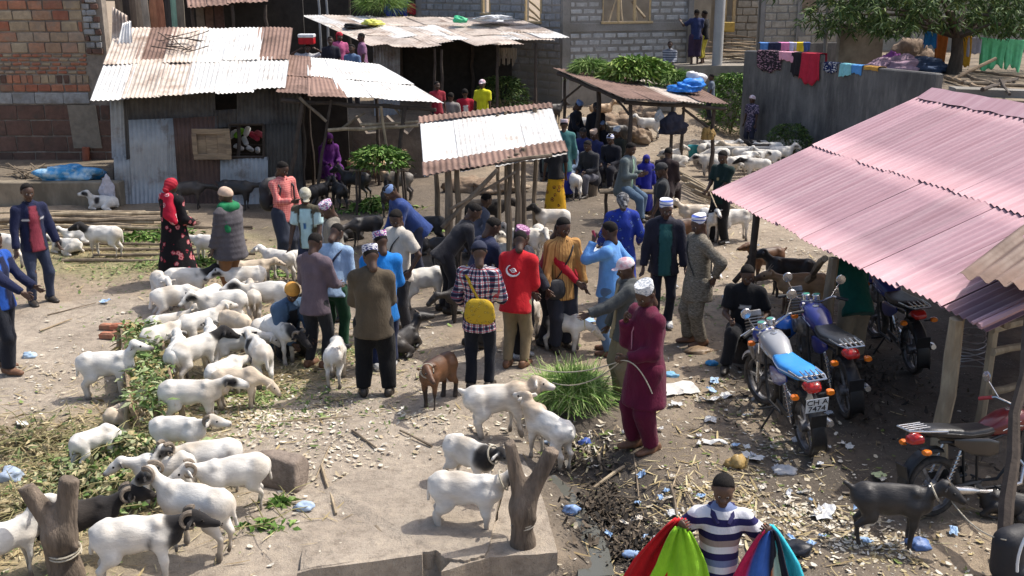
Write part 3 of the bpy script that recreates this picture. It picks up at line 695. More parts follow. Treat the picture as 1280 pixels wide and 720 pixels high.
# water lying in the drain
M_WATER = NB('drain_water'); M_WATER.base((.10, .10, .085)); M_WATER.rough(.12); M_WATER.b.inputs['IOR'].default_value = 1.33; M_WATER.bump(M_WATER.noise(M_WATER.coord(), 9, 3), .01, .25); M_WATER = M_WATER.m
m = MB(); pts = [gp(x, y) for x, y in ((690, 596), (708, 618), (722, 640), (735, 665), (744, 690), (748, 722))]; wdt = (.03, .10, .09, .13, .15, .17)
vs = []
for i, (p, w_) in enumerate(zip(pts, wdt)):
    zz = gz(p.x, p.y)+.012; vs += [(p.x-w_, p.y, zz), (p.x, p.y, zz+.002), (p.x+w_*.8, p.y+.02, zz)]
m.add(vs, [(3*i+k, 3*i+k+1, 3*i+k+4, 3*i+k+3) for i in range(len(pts)-1) for k in (0, 1)])
tag(m.build('drain_water', M_WATER, None, True), kind='structure')
# concrete slab with the broken kerb
M_SLAB = surf('dusty_concrete', (.32, .285, .24), .9, .16, 5, .010, 26, c2=(.23, .20, .165), cscale=2.2, cw=(.50, .72))
def prism(m, poly, z0, z1, mi=0, jag=.0):
    n = len(poly); vs = [(x, y, z0) for x, y in poly]+[(x, y, z1) for x, y in poly]
    m.add(vs, [tuple(range(n-1, -1, -1)), tuple(range(n, 2*n))]+[(i, (i+1) % n, n+(i+1) % n, n+i) for i in range(n)], mi)
def pxpoly(pts, z): return [tuple(at_z(x, y, z)[:2]) for x, y in pts]
slab = empty('concrete_slab', (0, 0, 0)); tag(slab, kind='structure')
def rag(poly, a, seed, n=5):
    g = random.Random(seed); out = []
    for i, p in enumerate(poly):
        q = poly[(i+1) % len(poly)]
        for t in range(n): out.append((p[0]+(q[0]-p[0])*t/n+g.uniform(-a, a), p[1]+(q[1]-p[1])*t/n+g.uniform(-a, a)))
    return out
def slab_piece(name, poly_px, zt, amp, seed, n=6):
    """top sinks under the trodden earth towards the back"""
    poly = rag(pxpoly(poly_px, zt), amp, seed, n); m = MB(); prism(m, poly, -.30, zt); k = len(poly)
    for v in m.v:
        if v.z > -.2: v.z = zt-.16*smooth((v.y-9.3)/1.6)-.14*smooth((-v.x-1.6)/.5)
    o = m.build(name, M_GROUND, slab); a = o.data.color_attributes.new('Col', 'FLOAT_COLOR', 'POINT'); a.data.foreach_set('color', [q for _ in m.v for q in (*CONC, 1)]); return o
slab_piece('slab_section', [(374, 711), (450, 701), (530, 690), (545, 688), (556, 697), (580, 700), (607, 694), (618, 650), (628, 600), (560, 580), (440, 590), (385, 620)], .07, .010, 6)
slab_piece('slab_section', [(552, 714), (612, 697), (698, 690), (672, 600), (655, 575), (634, 590), (622, 650)], .045, .010, 7)
slab_piece('slab_edge', [(371, 714), (450, 704), (528, 693), (528, 690), (372, 711)], .085, .004, 5, 4)
# ================================================================ litter of leaves, straw and chaff
M_LITTER = attr_mat('dry_leaf_and_straw', .85, .25, 40, 0, 60, .25)
M_LEAF = attr_mat('fresh_leaf', .65, .25, 30, 0, 60, .2)
def flake_mesh(name, P, Lx, Ly, yaw, tilt, C, curl, mat_):
    n = len(P); c, s = np.cos(yaw), np.sin(yaw); ux = np.stack([c*np.cos(tilt), s*np.cos(tilt), np.sin(tilt)], 1); uy = np.stack([-s, c, 0*s], 1)
    V = np.empty((n, 6, 3), np.float32)
    for j, (a, b, zz) in enumerate(((-1, -.55, 1), (-1, .55, 1), (0, -1, 0), (0, 1, 0), (1, -.35, 1), (1, .35, 1))):
        V[:, j] = P+ux*(a*Lx)[:, None]*.5+uy*(b*Ly)[:, None]*.5; V[:, j, 2] += zz*curl*Lx
    b = np.arange(n)[:, None]*6; Q = np.concatenate([b+np.array([0, 2, 3, 1]), b+np.array([2, 4, 5, 3])])
    return np_mesh(name, V.reshape(-1, 3), Q, mat_, False, None, np.repeat(C, 6, 0))
def scatter_px(n, poly_c, g):
    """n ground points round pixel centre (px,py) with metre radii"""
    (px, py, rx, ry) = poly_c; c = gp(px, py); a = g.uniform(0, 6.283, n); r = np.abs(g.normal(0, .62, n))*(1+.35*np.sin(a*3+px)+.2*np.sin(a*7+py))
    return np.stack([c.x+rx*r*np.cos(a), c.y+ry*r*np.sin(a)], 1)
PAL = dict(pale=[(.62, .57, .46), (.55, .48, .36), (.66, .62, .53), (.45, .37, .25)], straw=[(.45, .36, .19), (.37, .29, .15), (.50, .43, .26), (.28, .21, .11)], green=[(.12, .18, .05), (.19, .26, .08), (.27, .32, .13), (.09, .13, .04)],
           dark=[(.05, .04, .03), (.09, .07, .05), (.03, .026, .022), (.14, .11, .08)], mix=[(.5, .44, .33), (.2, .155, .10), (.60, .56, .48), (.32, .26, .17), (.16, .2, .06)])
def litter(name, specs, size, asp, tilt, label, seed, mat_=None, curl=.08, lift=.008):
    g = np.random.default_rng(seed); Ps, Cs = [], []
    for (px, py, rx, ry, n, pal) in specs:
        q = scatter_px(n, (px, py, rx, ry), g); z_ = np.array([gz(a, b) for a, b in q])+lift+g.uniform(0, .012, n); Ps.append(np.column_stack([q, z_]))
        Cs.append(np.array(PAL[pal], np.float32)[g.integers(0, len(PAL[pal]), n)]*g.uniform(.8, 1.15, (n, 1)))
    P = np.concatenate(Ps); C = np.concatenate(Cs).astype(np.float32); n = len(P); L = size[0]+(size[1]-size[0])*g.uniform(0, 1, n)**2.4
    o = obj(name, flake_mesh(name, P.astype(np.float32), L, L*asp*g.uniform(.4, 1.7, n), g.uniform(0, 6.28, n), g.normal(0, tilt, n), C, curl, mat_ or M_LITTER)); tag(o, label, 'litter', None, 'stuff'); return o
litter('leaf_litter', [(420, 560, 2.6, 3.4, 930, 'pale'), (330, 520, 1.7, 1.4, 1488, 'pale'), (480, 430, .9, 1.2, 434, 'pale'), (60, 470, 2.0, 3.2, 558, 'pale'), (900, 500, 2.0, 2.6, 1054, 'mix'), (900, 640, 2.2, 1.8, 1612, 'mix'), (1080, 680, 1.2, .9, 930, 'pale'), (1100, 700, 1.6, 1.0, 500, 'straw'),
   (1000, 330, 2.2, 3.4, 868, 'pale'), (880, 260, 2.6, 4, 806, 'pale'), (780, 400, 1.4, 2.5, 558, 'mix'), (600, 540, 1.2, 1.4, 217, 'pale'), (700, 250, 2.4, 4, 310, 'mix'), (830, 190, 4, 5, 620, 'pale'), (970, 560, .9, 1.0, 372, 'mix'), (520, 520, .8, .5, 161, 'pale'), (1000, 640, .8, .8, 310, 'pale')], (.014, .075), .5, .25, 'pale dry leaf scraps and chaff trodden over the market ground', 31)
litter('straw_litter', [(40, 620, 1.5, 2.2, 3200, 'straw'), (170, 560, 1.0, 1.4, 1500, 'straw'), (130, 320, 3.0, 1.5, 2200, 'straw'), (330, 470, 1.5, 1.3, 1900, 'straw'), (240, 500, 1.6, 1.6, 1400, 'straw'), (450, 440, 1.2, 1.4, 700, 'straw'), (900, 620, 2.2, 2.4, 1100, 'straw'), (330, 350, 2.2, 1.6, 700, 'straw'), (520, 640, 2.0, 1.2, 120, 'straw'), (1000, 360, 2, 3, 500, 'straw'), (840, 300, 2, 4, 500, 'straw')], (.06, .26), .07, .10, 'dry straw stalks strewn over the ground around the sheep', 32, curl=.02)
litter('green_litter', [(170, 560, 1.0, 1.6, 1530, 'green'), (60, 600, 1.3, 2.2, 850, 'green'), (200, 330, 2.6, 1.5, 2550, 'green'), (330, 500, 1.6, 1.1, 1530, 'green'), (430, 440, .9, .9, 850, 'green'), (700, 500, .8, .4, 510, 'green'), (330, 370, 2.2, 1.5, 850, 'green'), (860, 380, 1.6, 1.6, 442, 'green')], (.025, .09), .4, .3, 'torn green fodder leaves scattered around the sheep', 33, M_LEAF)
litter('mud_debris', [(712, 575, .26, .5, 700, 'dark'), (757, 640, .30, .55, 1300, 'dark'), (785, 690, .32, .4, 800, 'dark'), (1060, 480, 1.4, 2.0, 1500, 'dark'), (730, 560, .5, .5, 300, 'mix')], (.03, .13), .30, .45, 'black rotting leaves and muck heaped along the drain', 34, curl=.2, lift=.02)
# ================================================================ sheds and buildings
def galv(name, c, rust=(.20, .10, .065), amt=(.52, .66), rough=.45, metal=.55, var=.12, sc=1.4):
    if name in MATS: return MATS[name]
    k = NB(name); oi = k.n('ShaderNodeObjectInfo'); cv = k.n('ShaderNodeCombineXYZ'); k.l(k.math('MULTIPLY', oi.outputs['Random'], 37.), cv.inputs[0])
    va = k.n('ShaderNodeVectorMath', operation='ADD'); k.l(k.coord('Object'), va.inputs[0]); k.l(cv.outputs[0], va.inputs[1]); v = va.outputs[0]
    col = k.mix(k.ramp(k.noise(v, 5, 6), [(.3, 0.0), (.7, 1.0)]), mul(c, 1-var), mul(c, 1+var))
    rm = k.ramp(k.noise(v, sc, 7, .7), [(amt[0], 0.0), (amt[1], 1.0)])
    col = k.mix(rm, col, k.mix(k.noise(v, 12, 4), rust, mul(rust, .55)))
    tint = k.n('ShaderNodeMapRange'); k.l(oi.outputs['Random'], tint.inputs[0]); tint.inputs[3].default_value = .84; tint.inputs[4].default_value = 1.1
    k.base(k.mix(1.0, col, tint.outputs[0], 'MULTIPLY')); k.rough(k.mix(rm, (rough,)*3, (.85,)*3)); k.l(k.math('MULTIPLY', k.math('SUBTRACT', 1.0, rm), metal), k.b.inputs['Metallic'])
    k.bump(k.noise(v, 22, 5), .004, .6); MATS[name] = k.m; return k.m
M_GALV = galv('weathered_zinc', (.74, .73, .70), (.44, .345, .27), (.50, .76), .6, .0, .16, 1.8)
M_GALVG = galv('grey_zinc', (.33, .345, .355), (.20, .15, .11), (.52, .70), .6, .25)
M_RUST = galv('rusty_sheet', (.25, .155, .12), (.15, .085, .06), (.45, .65), .8, .1)
M_RUSTL = galv('pale_rusty_sheet', (.58, .50, .43), (.33, .235, .18), (.45, .66), .75, .0)
M_BROWNP = galv('brown_painted_sheet', (.115, .062, .045), (.07, .045, .035), (.5, .7), .6, .0)
M_DARKP = galv('sooty_sheet', (.085, .078, .07), (.05, .04, .034), (.45, .65), .8, .1)
def pink_mat():
    k = NB('faded_pink_roof_sheet'); oi = k.n('ShaderNodeObjectInfo'); v = k.coord('Object'); vr = k.mapping(v, (1, 1, 1), (0, 0, R(-11))); vs_ = k.mapping(vr, (.35, 6.0, .35))
    col = k.ramp(k.noise(vs_, 1.6, 6, .65), [(.28, (.37, .21, .24)), (.5, (.44, .27, .305)), (.72, (.52, .36, .385))])
    col = k.mix(k.ramp(k.noise(vs_, 5, 4, .8), [(.62, 0.0), (.72, .5)]), col, (.24, .12, .14)); col = k.mix(k.ramp(k.noise(v, 7, 5, .75), [(.66, 0.0), (.72, .8)]), col, (.62, .52, .53))
    t_ = k.n('ShaderNodeMapRange'); k.l(oi.outputs['Random'], t_.inputs[0]); t_.inputs[3].default_value = .86; t_.inputs[4].default_value = 1.08
    k.base(k.mix(1.0, col, t_.outputs[0], 'MULTIPLY')); k.rough(.72); k.b.inputs['Specular IOR Level'].default_value = .25; k.bump(k.noise(v, 9, 4), .008, .5); MATS['faded_pink_roof_sheet'] = k.m; return k.m
M_PINK = pink_mat()
M_WOOD = surf('weathered_pole_wood', (.21, .165, .115), .9, .3, 14, .010, 30, c2=(.11, .085, .06), cscale=3, stretch=(1, 1, .25))
M_WOODP = surf('pale_debarked_wood', (.36, .29, .195), .85, .25, 14, .008, 30, c2=(.24, .185, .12), cscale=4, stretch=(1, 1, .3))
M_WOODD = surf('dark_sooty_wood', (.065, .05, .04), .9, .3, 10, .010, 30)
M_PLANK = surf('old_plank', (.30, .22, .14), .85, .25, 8, .006, 30, c2=(.18, .13, .09), cscale=3, stretch=(.4, 3, 3))
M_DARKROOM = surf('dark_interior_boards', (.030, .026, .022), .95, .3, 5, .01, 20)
def sheet_mesh(A, B, C_, D, mat_, pitch=.095, amp=.013, nv=5, ruff=.006, seed=0, rib=False):
    """corrugated sheet: A-B along the eave, D-C along the ridge; corrugations run from eave to ridge. two skins 3 mm apart"""
    A, B, C_, D = [Vector(q) for q in (A, B, C_, D)]; wdt = (B-A).length; n = max(2, int(round(wdt/pitch))); per = 6 if not rib else 8; nu = n*per+1
    nr = (B-A).cross(D-A).normalized()
    if nr.z < 0: nr = -nr
    V = np.empty((2, nu, nv, 3), np.float32); g = np.random.default_rng(seed); ph = g.uniform(0, 6, 4)
    for i in range(nu):
        s = i/(nu-1); ang = 2*math.pi*n*s
        wv = amp*math.sin(ang) if not rib else amp*(1.6 if math.sin(ang) > .72 else -.3+.25*math.sin(3*ang))
        for j in range(nv):
            t = j/(nv-1); p = (A*(1-s)+B*s)*(1-t)+(D*(1-s)+C_*s)*t
            p = p+nr*(wv+ruff*(math.sin(3.1*s*wdt*2+ph[0]+2*t)+math.sin(5*t+ph[1])*.7)); V[0, i, j] = p; V[1, i, j] = p-nr*.003
    I = np.arange(2*nu*nv).reshape(2, nu, nv)
    def q4(a): return np.stack([a[:-1, :-1].ravel(), a[1:, :-1].ravel(), a[1:, 1:].ravel(), a[:-1, 1:].ravel()], 1)
    rim = [np.stack([I[0, :-1, j], I[0, 1:, j], I[1, 1:, j], I[1, :-1, j]], 1) for j in (0, nv-1)]+[np.stack([I[0, i, :-1], I[0, i, 1:], I[1, i, 1:], I[1, i, :-1]], 1) for i in (0, nu-1)]
    return np_mesh('roof_sheet', V.reshape(-1, 3), np.concatenate([q4(I[0]), q4(I[1])[:, ::-1]]+rim), mat_, True)
def roof(parent, A, B, C_, D, cols, rows, mats, seed, over=.03, name='roof_sheet', jit=.03, amp=.013, pitch=.095, lab=None, rib=False):
    """a slope of overlapping sheets, each its own object; mats picks a material per (col,row)"""
    g = random.Random(seed); A, B, C_, D = [Vector(q) for q in (A, B, C_, D)]; nr = (B-A).cross(D-A).normalized(); nr = nr if nr.z > 0 else -nr
    P = lambda s, t: (A*(1-s)+B*s)*(1-t)+(D*(1-s)+C_*s)*t
    for r in range(rows):
        for c in range(cols):
            s0, s1 = c/cols-over/2, (c+1)/cols+over/2; t0, t1 = r/rows-(.05 if r else 0)+g.uniform(-jit, jit)*(1 if r == 0 else .5), (r+1)/rows+g.uniform(0, jit)*.6
            lift = nr*(.012*r+.006*((c+r) % 2)+g.uniform(0, .006)); sk_ = g.uniform(-jit, jit)*.35
            obj(name, sheet_mesh(P(s0, t0+sk_)+lift, P(s1, t0-sk_)+lift, P(s1, t1)+lift, P(s0, t1)+lift, mats(c, r, g), pitch, amp, 5, .007 if seed != 31 else .003, seed*100+r*17+c, rib), parent)
def pole(parent, a, b, r=.05, mat_=None, name='post', seed=0, n=7):
    a, b = Vector(a), Vector(b); g = random.Random(seed+int(a.x*100)+int(b.y*37)); L = (b-a).length; k = max(3, int(L/.35)); pts = []; rr = []
    for i in range(k+1):
        t = i/k; w_ = .0 if i in (0, k) else r*.45; pts.append(a.lerp(b, t)+Vector((g.uniform(-w_, w_), g.uniform(-w_, w_), g.uniform(-w_, w_)))); rr.append(r*(1-.2*t)*g.uniform(.88, 1.12))
    return MB().tube(pts, rr, n).build(name, mat_ or M_WOOD, parent, True)
def ground_at(v): return Vector((v[0], v[1], gz(v[0], v[1])-.03))
# ---- wall helper: backing with holes + every block a piece
def var_mat(name, stops, rough=.9, bump=.012, stain=None, sc=9):
    if name in MATS: return MATS[name]
    k = NB(name); oi = k.n('ShaderNodeObjectInfo'); v = k.coord('Object'); va = k.n('ShaderNodeVectorMath', operation='ADD'); k.l(v, va.inputs[0]); cv = k.n('ShaderNodeCombineXYZ'); k.l(k.math('MULTIPLY', oi.outputs['Random'], 51.), cv.inputs[0]); k.l(cv.outputs[0], va.inputs[1]); v = va.outputs[0]
    col = k.ramp(oi.outputs['Random'], stops); col = k.mix(1.0, col, k.ramp(k.noise(v, sc, 6, .7), [(.3, (.70,)*3), (.7, (1.22,)*3)]), 'MULTIPLY')
    if stain: col = k.mix(k.ramp(k.noise(v, 2.5, 5, .7), [(.5, 0.0), (.68, 1.0)]), col, stain)
    k.base(col); k.rough(rough); k.bump(k.noise(v, 28, 5), bump, .8); MATS[name] = k.m; return k.m
BLOCK_CACHE = {}
def block_mesh(w_, d, h_, mat_, v=0):
    key = (round(w_, 2), round(d, 2), round(h_, 2), mat_.name, v)
    if key not in BLOCK_CACHE:
        m = MB().box((0, 0, 0), (key[0], key[1], key[2]), None, 0, .014); g = random.Random(v)
        m.v = [p+Vector((g.uniform(-.012, .012), g.uniform(-.006, .006), g.uniform(-.010, .010))) for p in m.v]; BLOCK_CACHE[key] = m.mesh('block', mat_)
    return BLOCK_CACHE[key]
def wall_frame(P0, P1):
    P0, P1 = Vector((P0[0], P0[1], 0)), Vector((P1[0], P1[1], 0)); d = (P1-P0); L = d.length; d.normalize(); nrm = Vector((d.y, -d.x, 0)); return P0, d, nrm, L
def backing(parent, P0, P1, z0, z1, holes, mat_, th=.2, name='wall', set_back=.0):
    P0, d, nrm, L = wall_frame(P0, P1); us = sorted({0, L, *[max(0, min(L, q)) for h_ in holes for q in h_[:2]]}); zz = sorted({z0, z1, *[max(z0, min(z1, q)) for h_ in holes for q in h_[2:]]})
    m = MB(); rm = Matrix((d, -nrm, Vector((0, 0, 1)))).transposed()
    for a, b in zip(us[:-1], us[1:]):
        for c, e in zip(zz[:-1], zz[1:]):
            if b-a < 1e-4 or e-c < 1e-4 or any(h_[0] < (a+b)/2 < h_[1] and h_[2] < (c+e)/2 < h_[3] for h_ in holes): continue
            m.box(P0+d*(a+b)/2-nrm*(th/2+set_back)+Vector((0, 0, (c+e)/2)), (b-a, th, e-c), rm)
    return m.build(name, mat_, parent)
def courses(parent, P0, P1, rows, holes, gap=.02, proud=.02, dep=.09, name='block', seed=0, u0=0, u1=None):
    """rows: (z0, z1, block width, material); each block one object"""
    P0, d, nrm, L = wall_frame(P0, P1); g = random.Random(seed); u1 = L if u1 is None else u1; rz = math.atan2(d.y, d.x)
    for ri, (z0, z1, bw, mat_) in enumerate(rows):
        u = u0-(bw*.5 if ri % 2 else g.uniform(0, .1)); 
        while u < u1:
            w_ = bw*g.uniform(.86, 1.12); a, b = max(u, u0)+gap/2, min(u+w_, u1)-gap/2; u += w_
            for h_ in holes:
                if h_[2] < (z0+z1)/2 < h_[3]:
                    if a >= h_[0] and b <= h_[1]: a = b
                    elif a < h_[0] < b: b = h_[0]-.01
                    elif a < h_[1] < b: a = h_[1]+.01
            if b-a < .06: continue
            mt = mat_ if not isinstance(mat_, list) else g.choice(mat_)
            wr = round((b-a)/.04)*.04
            o = obj(name, block_mesh(min(wr, b-a+.01) if wr > .05 else b-a, dep, z1-z0-gap, mt, g.randint(0, 3)), parent, P0+d*((a+b)/2)+nrm*(proud-dep/2+g.uniform(-.006, .008))+Vector((0, 0, (z0+z1)/2)), (0, 0, rz))
# ================================================================ brick building, left
YB = 25.4
def zb(py, y=YB): return at_y(640, py, y).z
def xb(px, y=YB, py=100): return at_y(px, py, y).x
brick = empty('brick_building', (xb(60), YB, 0)); tag(brick, 'unplastered building of tan stone and red brick behind the tin shack', 'building')
inv = lambda o: o
M_MORT = surf('mortar', (.29, .25, .205), .95, .25, 6, .02, 18, c2=(.17, .14, .115), cscale=1.2)
M_TAN = var_mat('tan_laterite_block', [(0, (.36, .27, .17)), (.35, (.42, .33, .22)), (.6, (.33, .22, .14)), (.8, (.40, .19, .115)), (1, (.36, .30, .22))], stain=(.26, .21, .16))
M_RED = var_mat('fired_red_brick', [(0, (.36, .125, .07)), (.5, (.43, .19, .11)), (.8, (.30, .10, .06)), (1, (.24, .15, .10))], stain=(.26, .17, .11))
M_BRN = var_mat('brown_mud_block', [(0, (.135, .075, .055)), (.5, (.17, .095, .07)), (1, (.11, .065, .05))], stain=(.09, .065, .05))
M_GRY = var_mat('grey_cement_block', [(0, (.27, .27, .27)), (1, (.37, .37, .36))], stain=(.20, .19, .17))
for o in (brick,): o.location = (0, 0, 0)
bx0, bx1 = -16.5, xb(112)
backing(brick, (bx0, YB), (xb(137), YB), 0, 5.6, [], M_MORT, .3, 'wall', .0)
VIS0 = xb(-14)
rows = []
for a, b in ((-13, 0), (0, 12.5), (12.5, 26), (26, 40), (40, 53), (53, 67)): rows.append((zb(b), zb(a), .42, [M_TAN, M_TAN, M_TAN, M_RED]))
for i in range(5): rows.append((zb(67+(i+1)*5.2), zb(67+i*5.2), .24, [M_RED, M_RED, M_RED, M_TAN]))
rows.append((zb(105), zb(93), .17, [M_TAN, M_RED, M_TAN, M_BRN])); rows.append((zb(115), zb(105), .30, M_RED))
courses(brick, (bx0, YB), (bx1, YB), rows, [], .035, .03, .10, 'brick', 3, VIS0-bx0)
courses(brick, (bx0, YB), (bx1, YB), [(zb(130), zb(115.5), .62, M_GRY)], [], .02, .05, .14, 'block', 4, VIS0-bx0)
courses(brick, (bx0, YB), (xb(134), YB), [(zb(150), zb(131), .62, M_BRN), (zb(170), zb(150), .58, M_BRN), (zb(190), zb(170), .60, M_BRN), (zb(210), zb(190), .6, M_BRN)], [], .03, .02, .10, 'block', 5, VIS0-bx0)
rowp = [(zb(4+(i+1)*8), zb(4+i*8), .26, [M_GRY, M_BRN]) for i in range(-2, 8)]
courses(brick, (bx1+.02, YB-.04), (xb(134), YB-.04), rowp, [], .03, .03, .10, 'brick', 6)
m = MB(); prism(m, [(xb(82), YB-.045), (xb(118), YB-.045), (xb(118), YB+.0), (xb(82), YB+.0)], zb(185), zb(131)); 
pl = m; pl.v = [Vector((v.x+.05*math.sin(v.z*9), v.y, v.z)) for v in pl.v]; pl.build('plaster_patch', surf('cement_render', (.25, .215, .17), .95, .2, 7, .02, 16), brick)
MB().tube([(xb(100), YB-.12, zb(183)), (xb(99), YB-.13, zb(200))], .09, 9).build('clay_pipe', M_RED, brick, True)
# low ledge in front of it
YL = 22.0
ledge = MB(); x0, x1 = -13.0, at_y(150, 240, YL).x
for i in range(10):
    a, b = x0+(x1-x0)*i/10, x0+(x1-x0)*(i+1)/10; ledge.box(((a+b)/2, YL+.16, .24), (b-a-.0, .32, .56))
ledge = MB(); ledge.box(((x0+x1)/2, YL+.16, .24), (x1-x0, .32, .56), None, 0, .02)
o = ledge.build('ledge_wall', surf('stained_cement', (.27, .225, .165), .95, .22, 3, .015, 18, c2=(.15, .125, .09), cscale=1.3, stretch=(1, 1, .5))); tag(o, 'low stained cement ledge wall below the brick building', 'wall')
m = MB(); m.box(((x0+x1)/2-.2, (YL+.34+YB)/2, .20), (x1-x0-.2, YB-YL-.36, .52)); tag(m.build('raised_earth', surf('earth_fill', (.16, .13, .095), .95, .3, 4, .04, 9)), kind='structure')
# ================================================================ tin shack
YS = 22.3
shack = empty('tin_shack', (0, 0, 0)); tag(shack, 'tin-walled shack with a patched zinc roof and an open wooden window shutter', 'shack')
def S(px, py, y=YS): return at_y(px, py, y)
def panel(parent, pa, pb, pc, pd, mat_, y=YS, off=0, name='wall_panel', seed=0, **k):   # px corners: bottom left, bottom right, top right, top left
    a, b, c, d = [S(*q, y-off) for q in (pa, pb, pc, pd)]
    for q, g_ in ((a, pa), (b, pb)):
        if g_[1] > 250: q.z = gz(q.x, q.y)-.02
    return obj(name, sheet_mesh(a, b, c, d, mat_, seed=seed, nv=4, **k), parent)
panel(shack, (165, 258), (212, 258), (213, 148), (160, 150), M_GALVG, off=.03, seed=1); panel(shack, (208, 258), (224, 258), (216, 148), (211, 148), M_GALVG, off=.05, seed=2)
panel(shack, (158, 200), (163, 198), (160, 112), (153, 116), M_DARKP, off=.035, seed=22)
panel(shack, (140, 198), (162, 196), (160, 114), (137, 120), M_GALVG, off=.0, seed=3); panel(shack, (145, 258), (168, 258), (164, 192), (142, 196), M_GALVG, off=.01, seed=4)
panel(shack, (160, 151), (216, 150), (218, 108), (158, 112), M_DARKP, off=.01, seed=5); panel(shack, (222, 260), (278, 260), (272, 145), (215, 148), M_BROWNP, off=.02, seed=6)
panel(shack, (214, 150), (270, 150), (268, 108), (216, 108), M_DARKP, off=.0, seed=7); panel(shack, (276, 258), (335, 258), (335, 196), (275, 200), M_GALVG, off=.03, seed=8)
panel(shack, (328, 258), (380, 258), (376, 150), (328, 152), M_DARKP, off=.0, seed=9); panel(shack, (296, 156), (378, 154), (376, 106), (296, 110), M_DARKP, off=.025, seed=10)
panel(shack, (268, 160), (298, 158), (298, 136), (268, 138), M_DARKP, off=.01, seed=11)
W = [S(287, 196), S(330, 196), S(330, 155), S(287, 155)]
fr = MB()
for a, b in ((0, 1), (1, 2), (2, 3), (3, 0)): fr.tube([W[a]+Vector((0, -.03, 0)), W[b]+Vector((0, -.03, 0))], .028, 4)
win = fr.build('window_frame', M_WOODD, shack)
sh_ = MB(); c = S(267, 179)
for i in range(3): sh_.box((c.x-.25+.25*i, YS-.10-.02*i, c.z), (.24, .03, .46), None, 0, .006)
shutter = sh_.build('window_shutter', M_PLANK, shack)
fs = MB(); 
for dz_ in (-.27, .27): fs.box((c.x, YS-.145, c.z+dz_), (.80, .04, .12), None, 0, .006)
for dx_ in (-.36, .36): fs.box((c.x+dx_, YS-.15, c.z), (.10, .04, .44), None, 0, .006)
fs.build('shutter_frame', M_PLANK, shutter)
for px in (142, 214, 297, 378): pole(shack, ground_at(S(px, 255)+Vector((0, .12, 0))), S(px, 112)+Vector((0, .12, 0)), .05, M_WOODD, 'post', px)
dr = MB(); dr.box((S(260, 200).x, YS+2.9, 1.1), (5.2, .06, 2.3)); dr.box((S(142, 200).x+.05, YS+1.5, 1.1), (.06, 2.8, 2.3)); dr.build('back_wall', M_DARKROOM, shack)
RA, RB = S(118, 124, YS-.45), S(352, 112, YS-.45); RC, RD = at_y(362, 36, 25.3), at_y(150, 36, 25.3)
def rm1(c, r, g):
    if r == 0: return [M_GALV, M_RUSTL, M_RUSTL, M_GALV, M_GALV, M_GALV][c]
    return [M_RUSTL, M_RUST, M_RUSTL, M_GALV, M_GALV, M_RUST][c]
roof(shack, RA, RB, RC, RD, 6, 2, rm1, 21, .04, amp=.012, pitch=.095)
for px, py in ((160, 60), (330, 60)): pass
# goods seen through the shack window
GOODS = [(292, 168, (.75, .75, .72), .16), (300, 166, (.25, .6, .05), .15), (309, 164, (.8, .78, .74), .15), (306, 176, (.8, .8, .8), .14), (317, 170, (.55, .05, .09), .15), (325, 168, (.6, .1, .14), .14), (298, 184, (.75, .72, .68), .12), (312, 186, (.7, .7, .7), .12), (322, 188, (.75, .75, .75), .13)]
for i, (px, py, c, s_) in enumerate(GOODS):
    p = S(px, py, YS+.75); V, Q = field_mesh([cone((-.09, 0, 0), (.05, 0, .01), .05, .055, .02), cone((.02, 0, .0), (.10, 0, -.02), .04, .03, .02)], .02)
    o = obj('shoe', np_mesh('shoe', V*s_/.12, Q, surf('goods_%d' % i, c, .6, .1)), None, p, (0, R(-25), R(20+i*33)))
    tag(o, 'pair-less shoe hung for sale inside the tin shack window', 'shoe', 'shoes hung in the shack window')
sv = MB()
for py in (173, 181, 192): sv.tube([S(286, py, YS+.80), S(332, py, YS+.80)], .02, 5)
sv.build('rack_rail', M_WOODD, shack)
# ---- lean-to next to the shack
lean = empty('lean_to_shelter', (0, 0, 0)); tag(lean, 'open lean-to with a white and rusty roof joined to the tin shack', 'shelter')
LA, LB = at_y(348, 117, 21.6), at_y(552, 129, 21.6); LC, LD = at_y(474, 82, 24.6), at_y(364, 70, 24.6)
roof(lean, LA, LB, LC, LD, 5, 2, lambda c, r, g: M_RUST if (c < 2 and r == 0) or (c == 0) else M_GALV, 22, .04, amp=.007, pitch=.095)
for (px, py, q) in ((379, 238, LA), (414, 234, None), (508, 232, LB)):
    b = gp(px, py); t_ = at_y(px, 122, 21.75) if px < 420 else at_y(px-2, 130, 21.75); t_.z -= .05; pole(lean, (b.x, 21.8, -.03), t_, .055 if px != 414 else .035, M_WOODD, 'post', px)
for px in (385, 470): pole(lean, (at_y(px, 100, 24.4).x, 24.4, -.03), (at_y(px, 100, 24.4).x, 24.4, 2.75), .05, M_WOODD, 'post', px)
pole(lean, at_y(352, 122, 21.8)-Vector((0, 0, .05)), at_y(545, 134, 21.8)-Vector((0, 0, .06)), .05, M_WOODD, 'beam', 1)
pole(lean, at_y(410, 163, 21.7), at_y(523, 157, 21.7), .04, M_WOODP, 'rail', 2); pole(lean, at_y(450, 156, 21.75), at_y(523, 152, 21.75), .035, M_WOODP, 'rail', 3); pole(lean, at_y(476, 133, 21.64), at_y(484, 190, 21.64), .035, M_WOODP, 'brace', 4)
pole(lean, at_y(374, 122, 21.7), at_y(408, 152, 21.7), .035, M_WOOD, 'brace', 5); pole(lean, at_y(488, 130, 21.8), at_y(508, 153, 21.8), .03, M_WOOD, 'brace', 6); pole(lean, at_y(428, 160, 21.85), at_y(456, 141, 21.85), .03, M_WOOD, 'brace', 7)
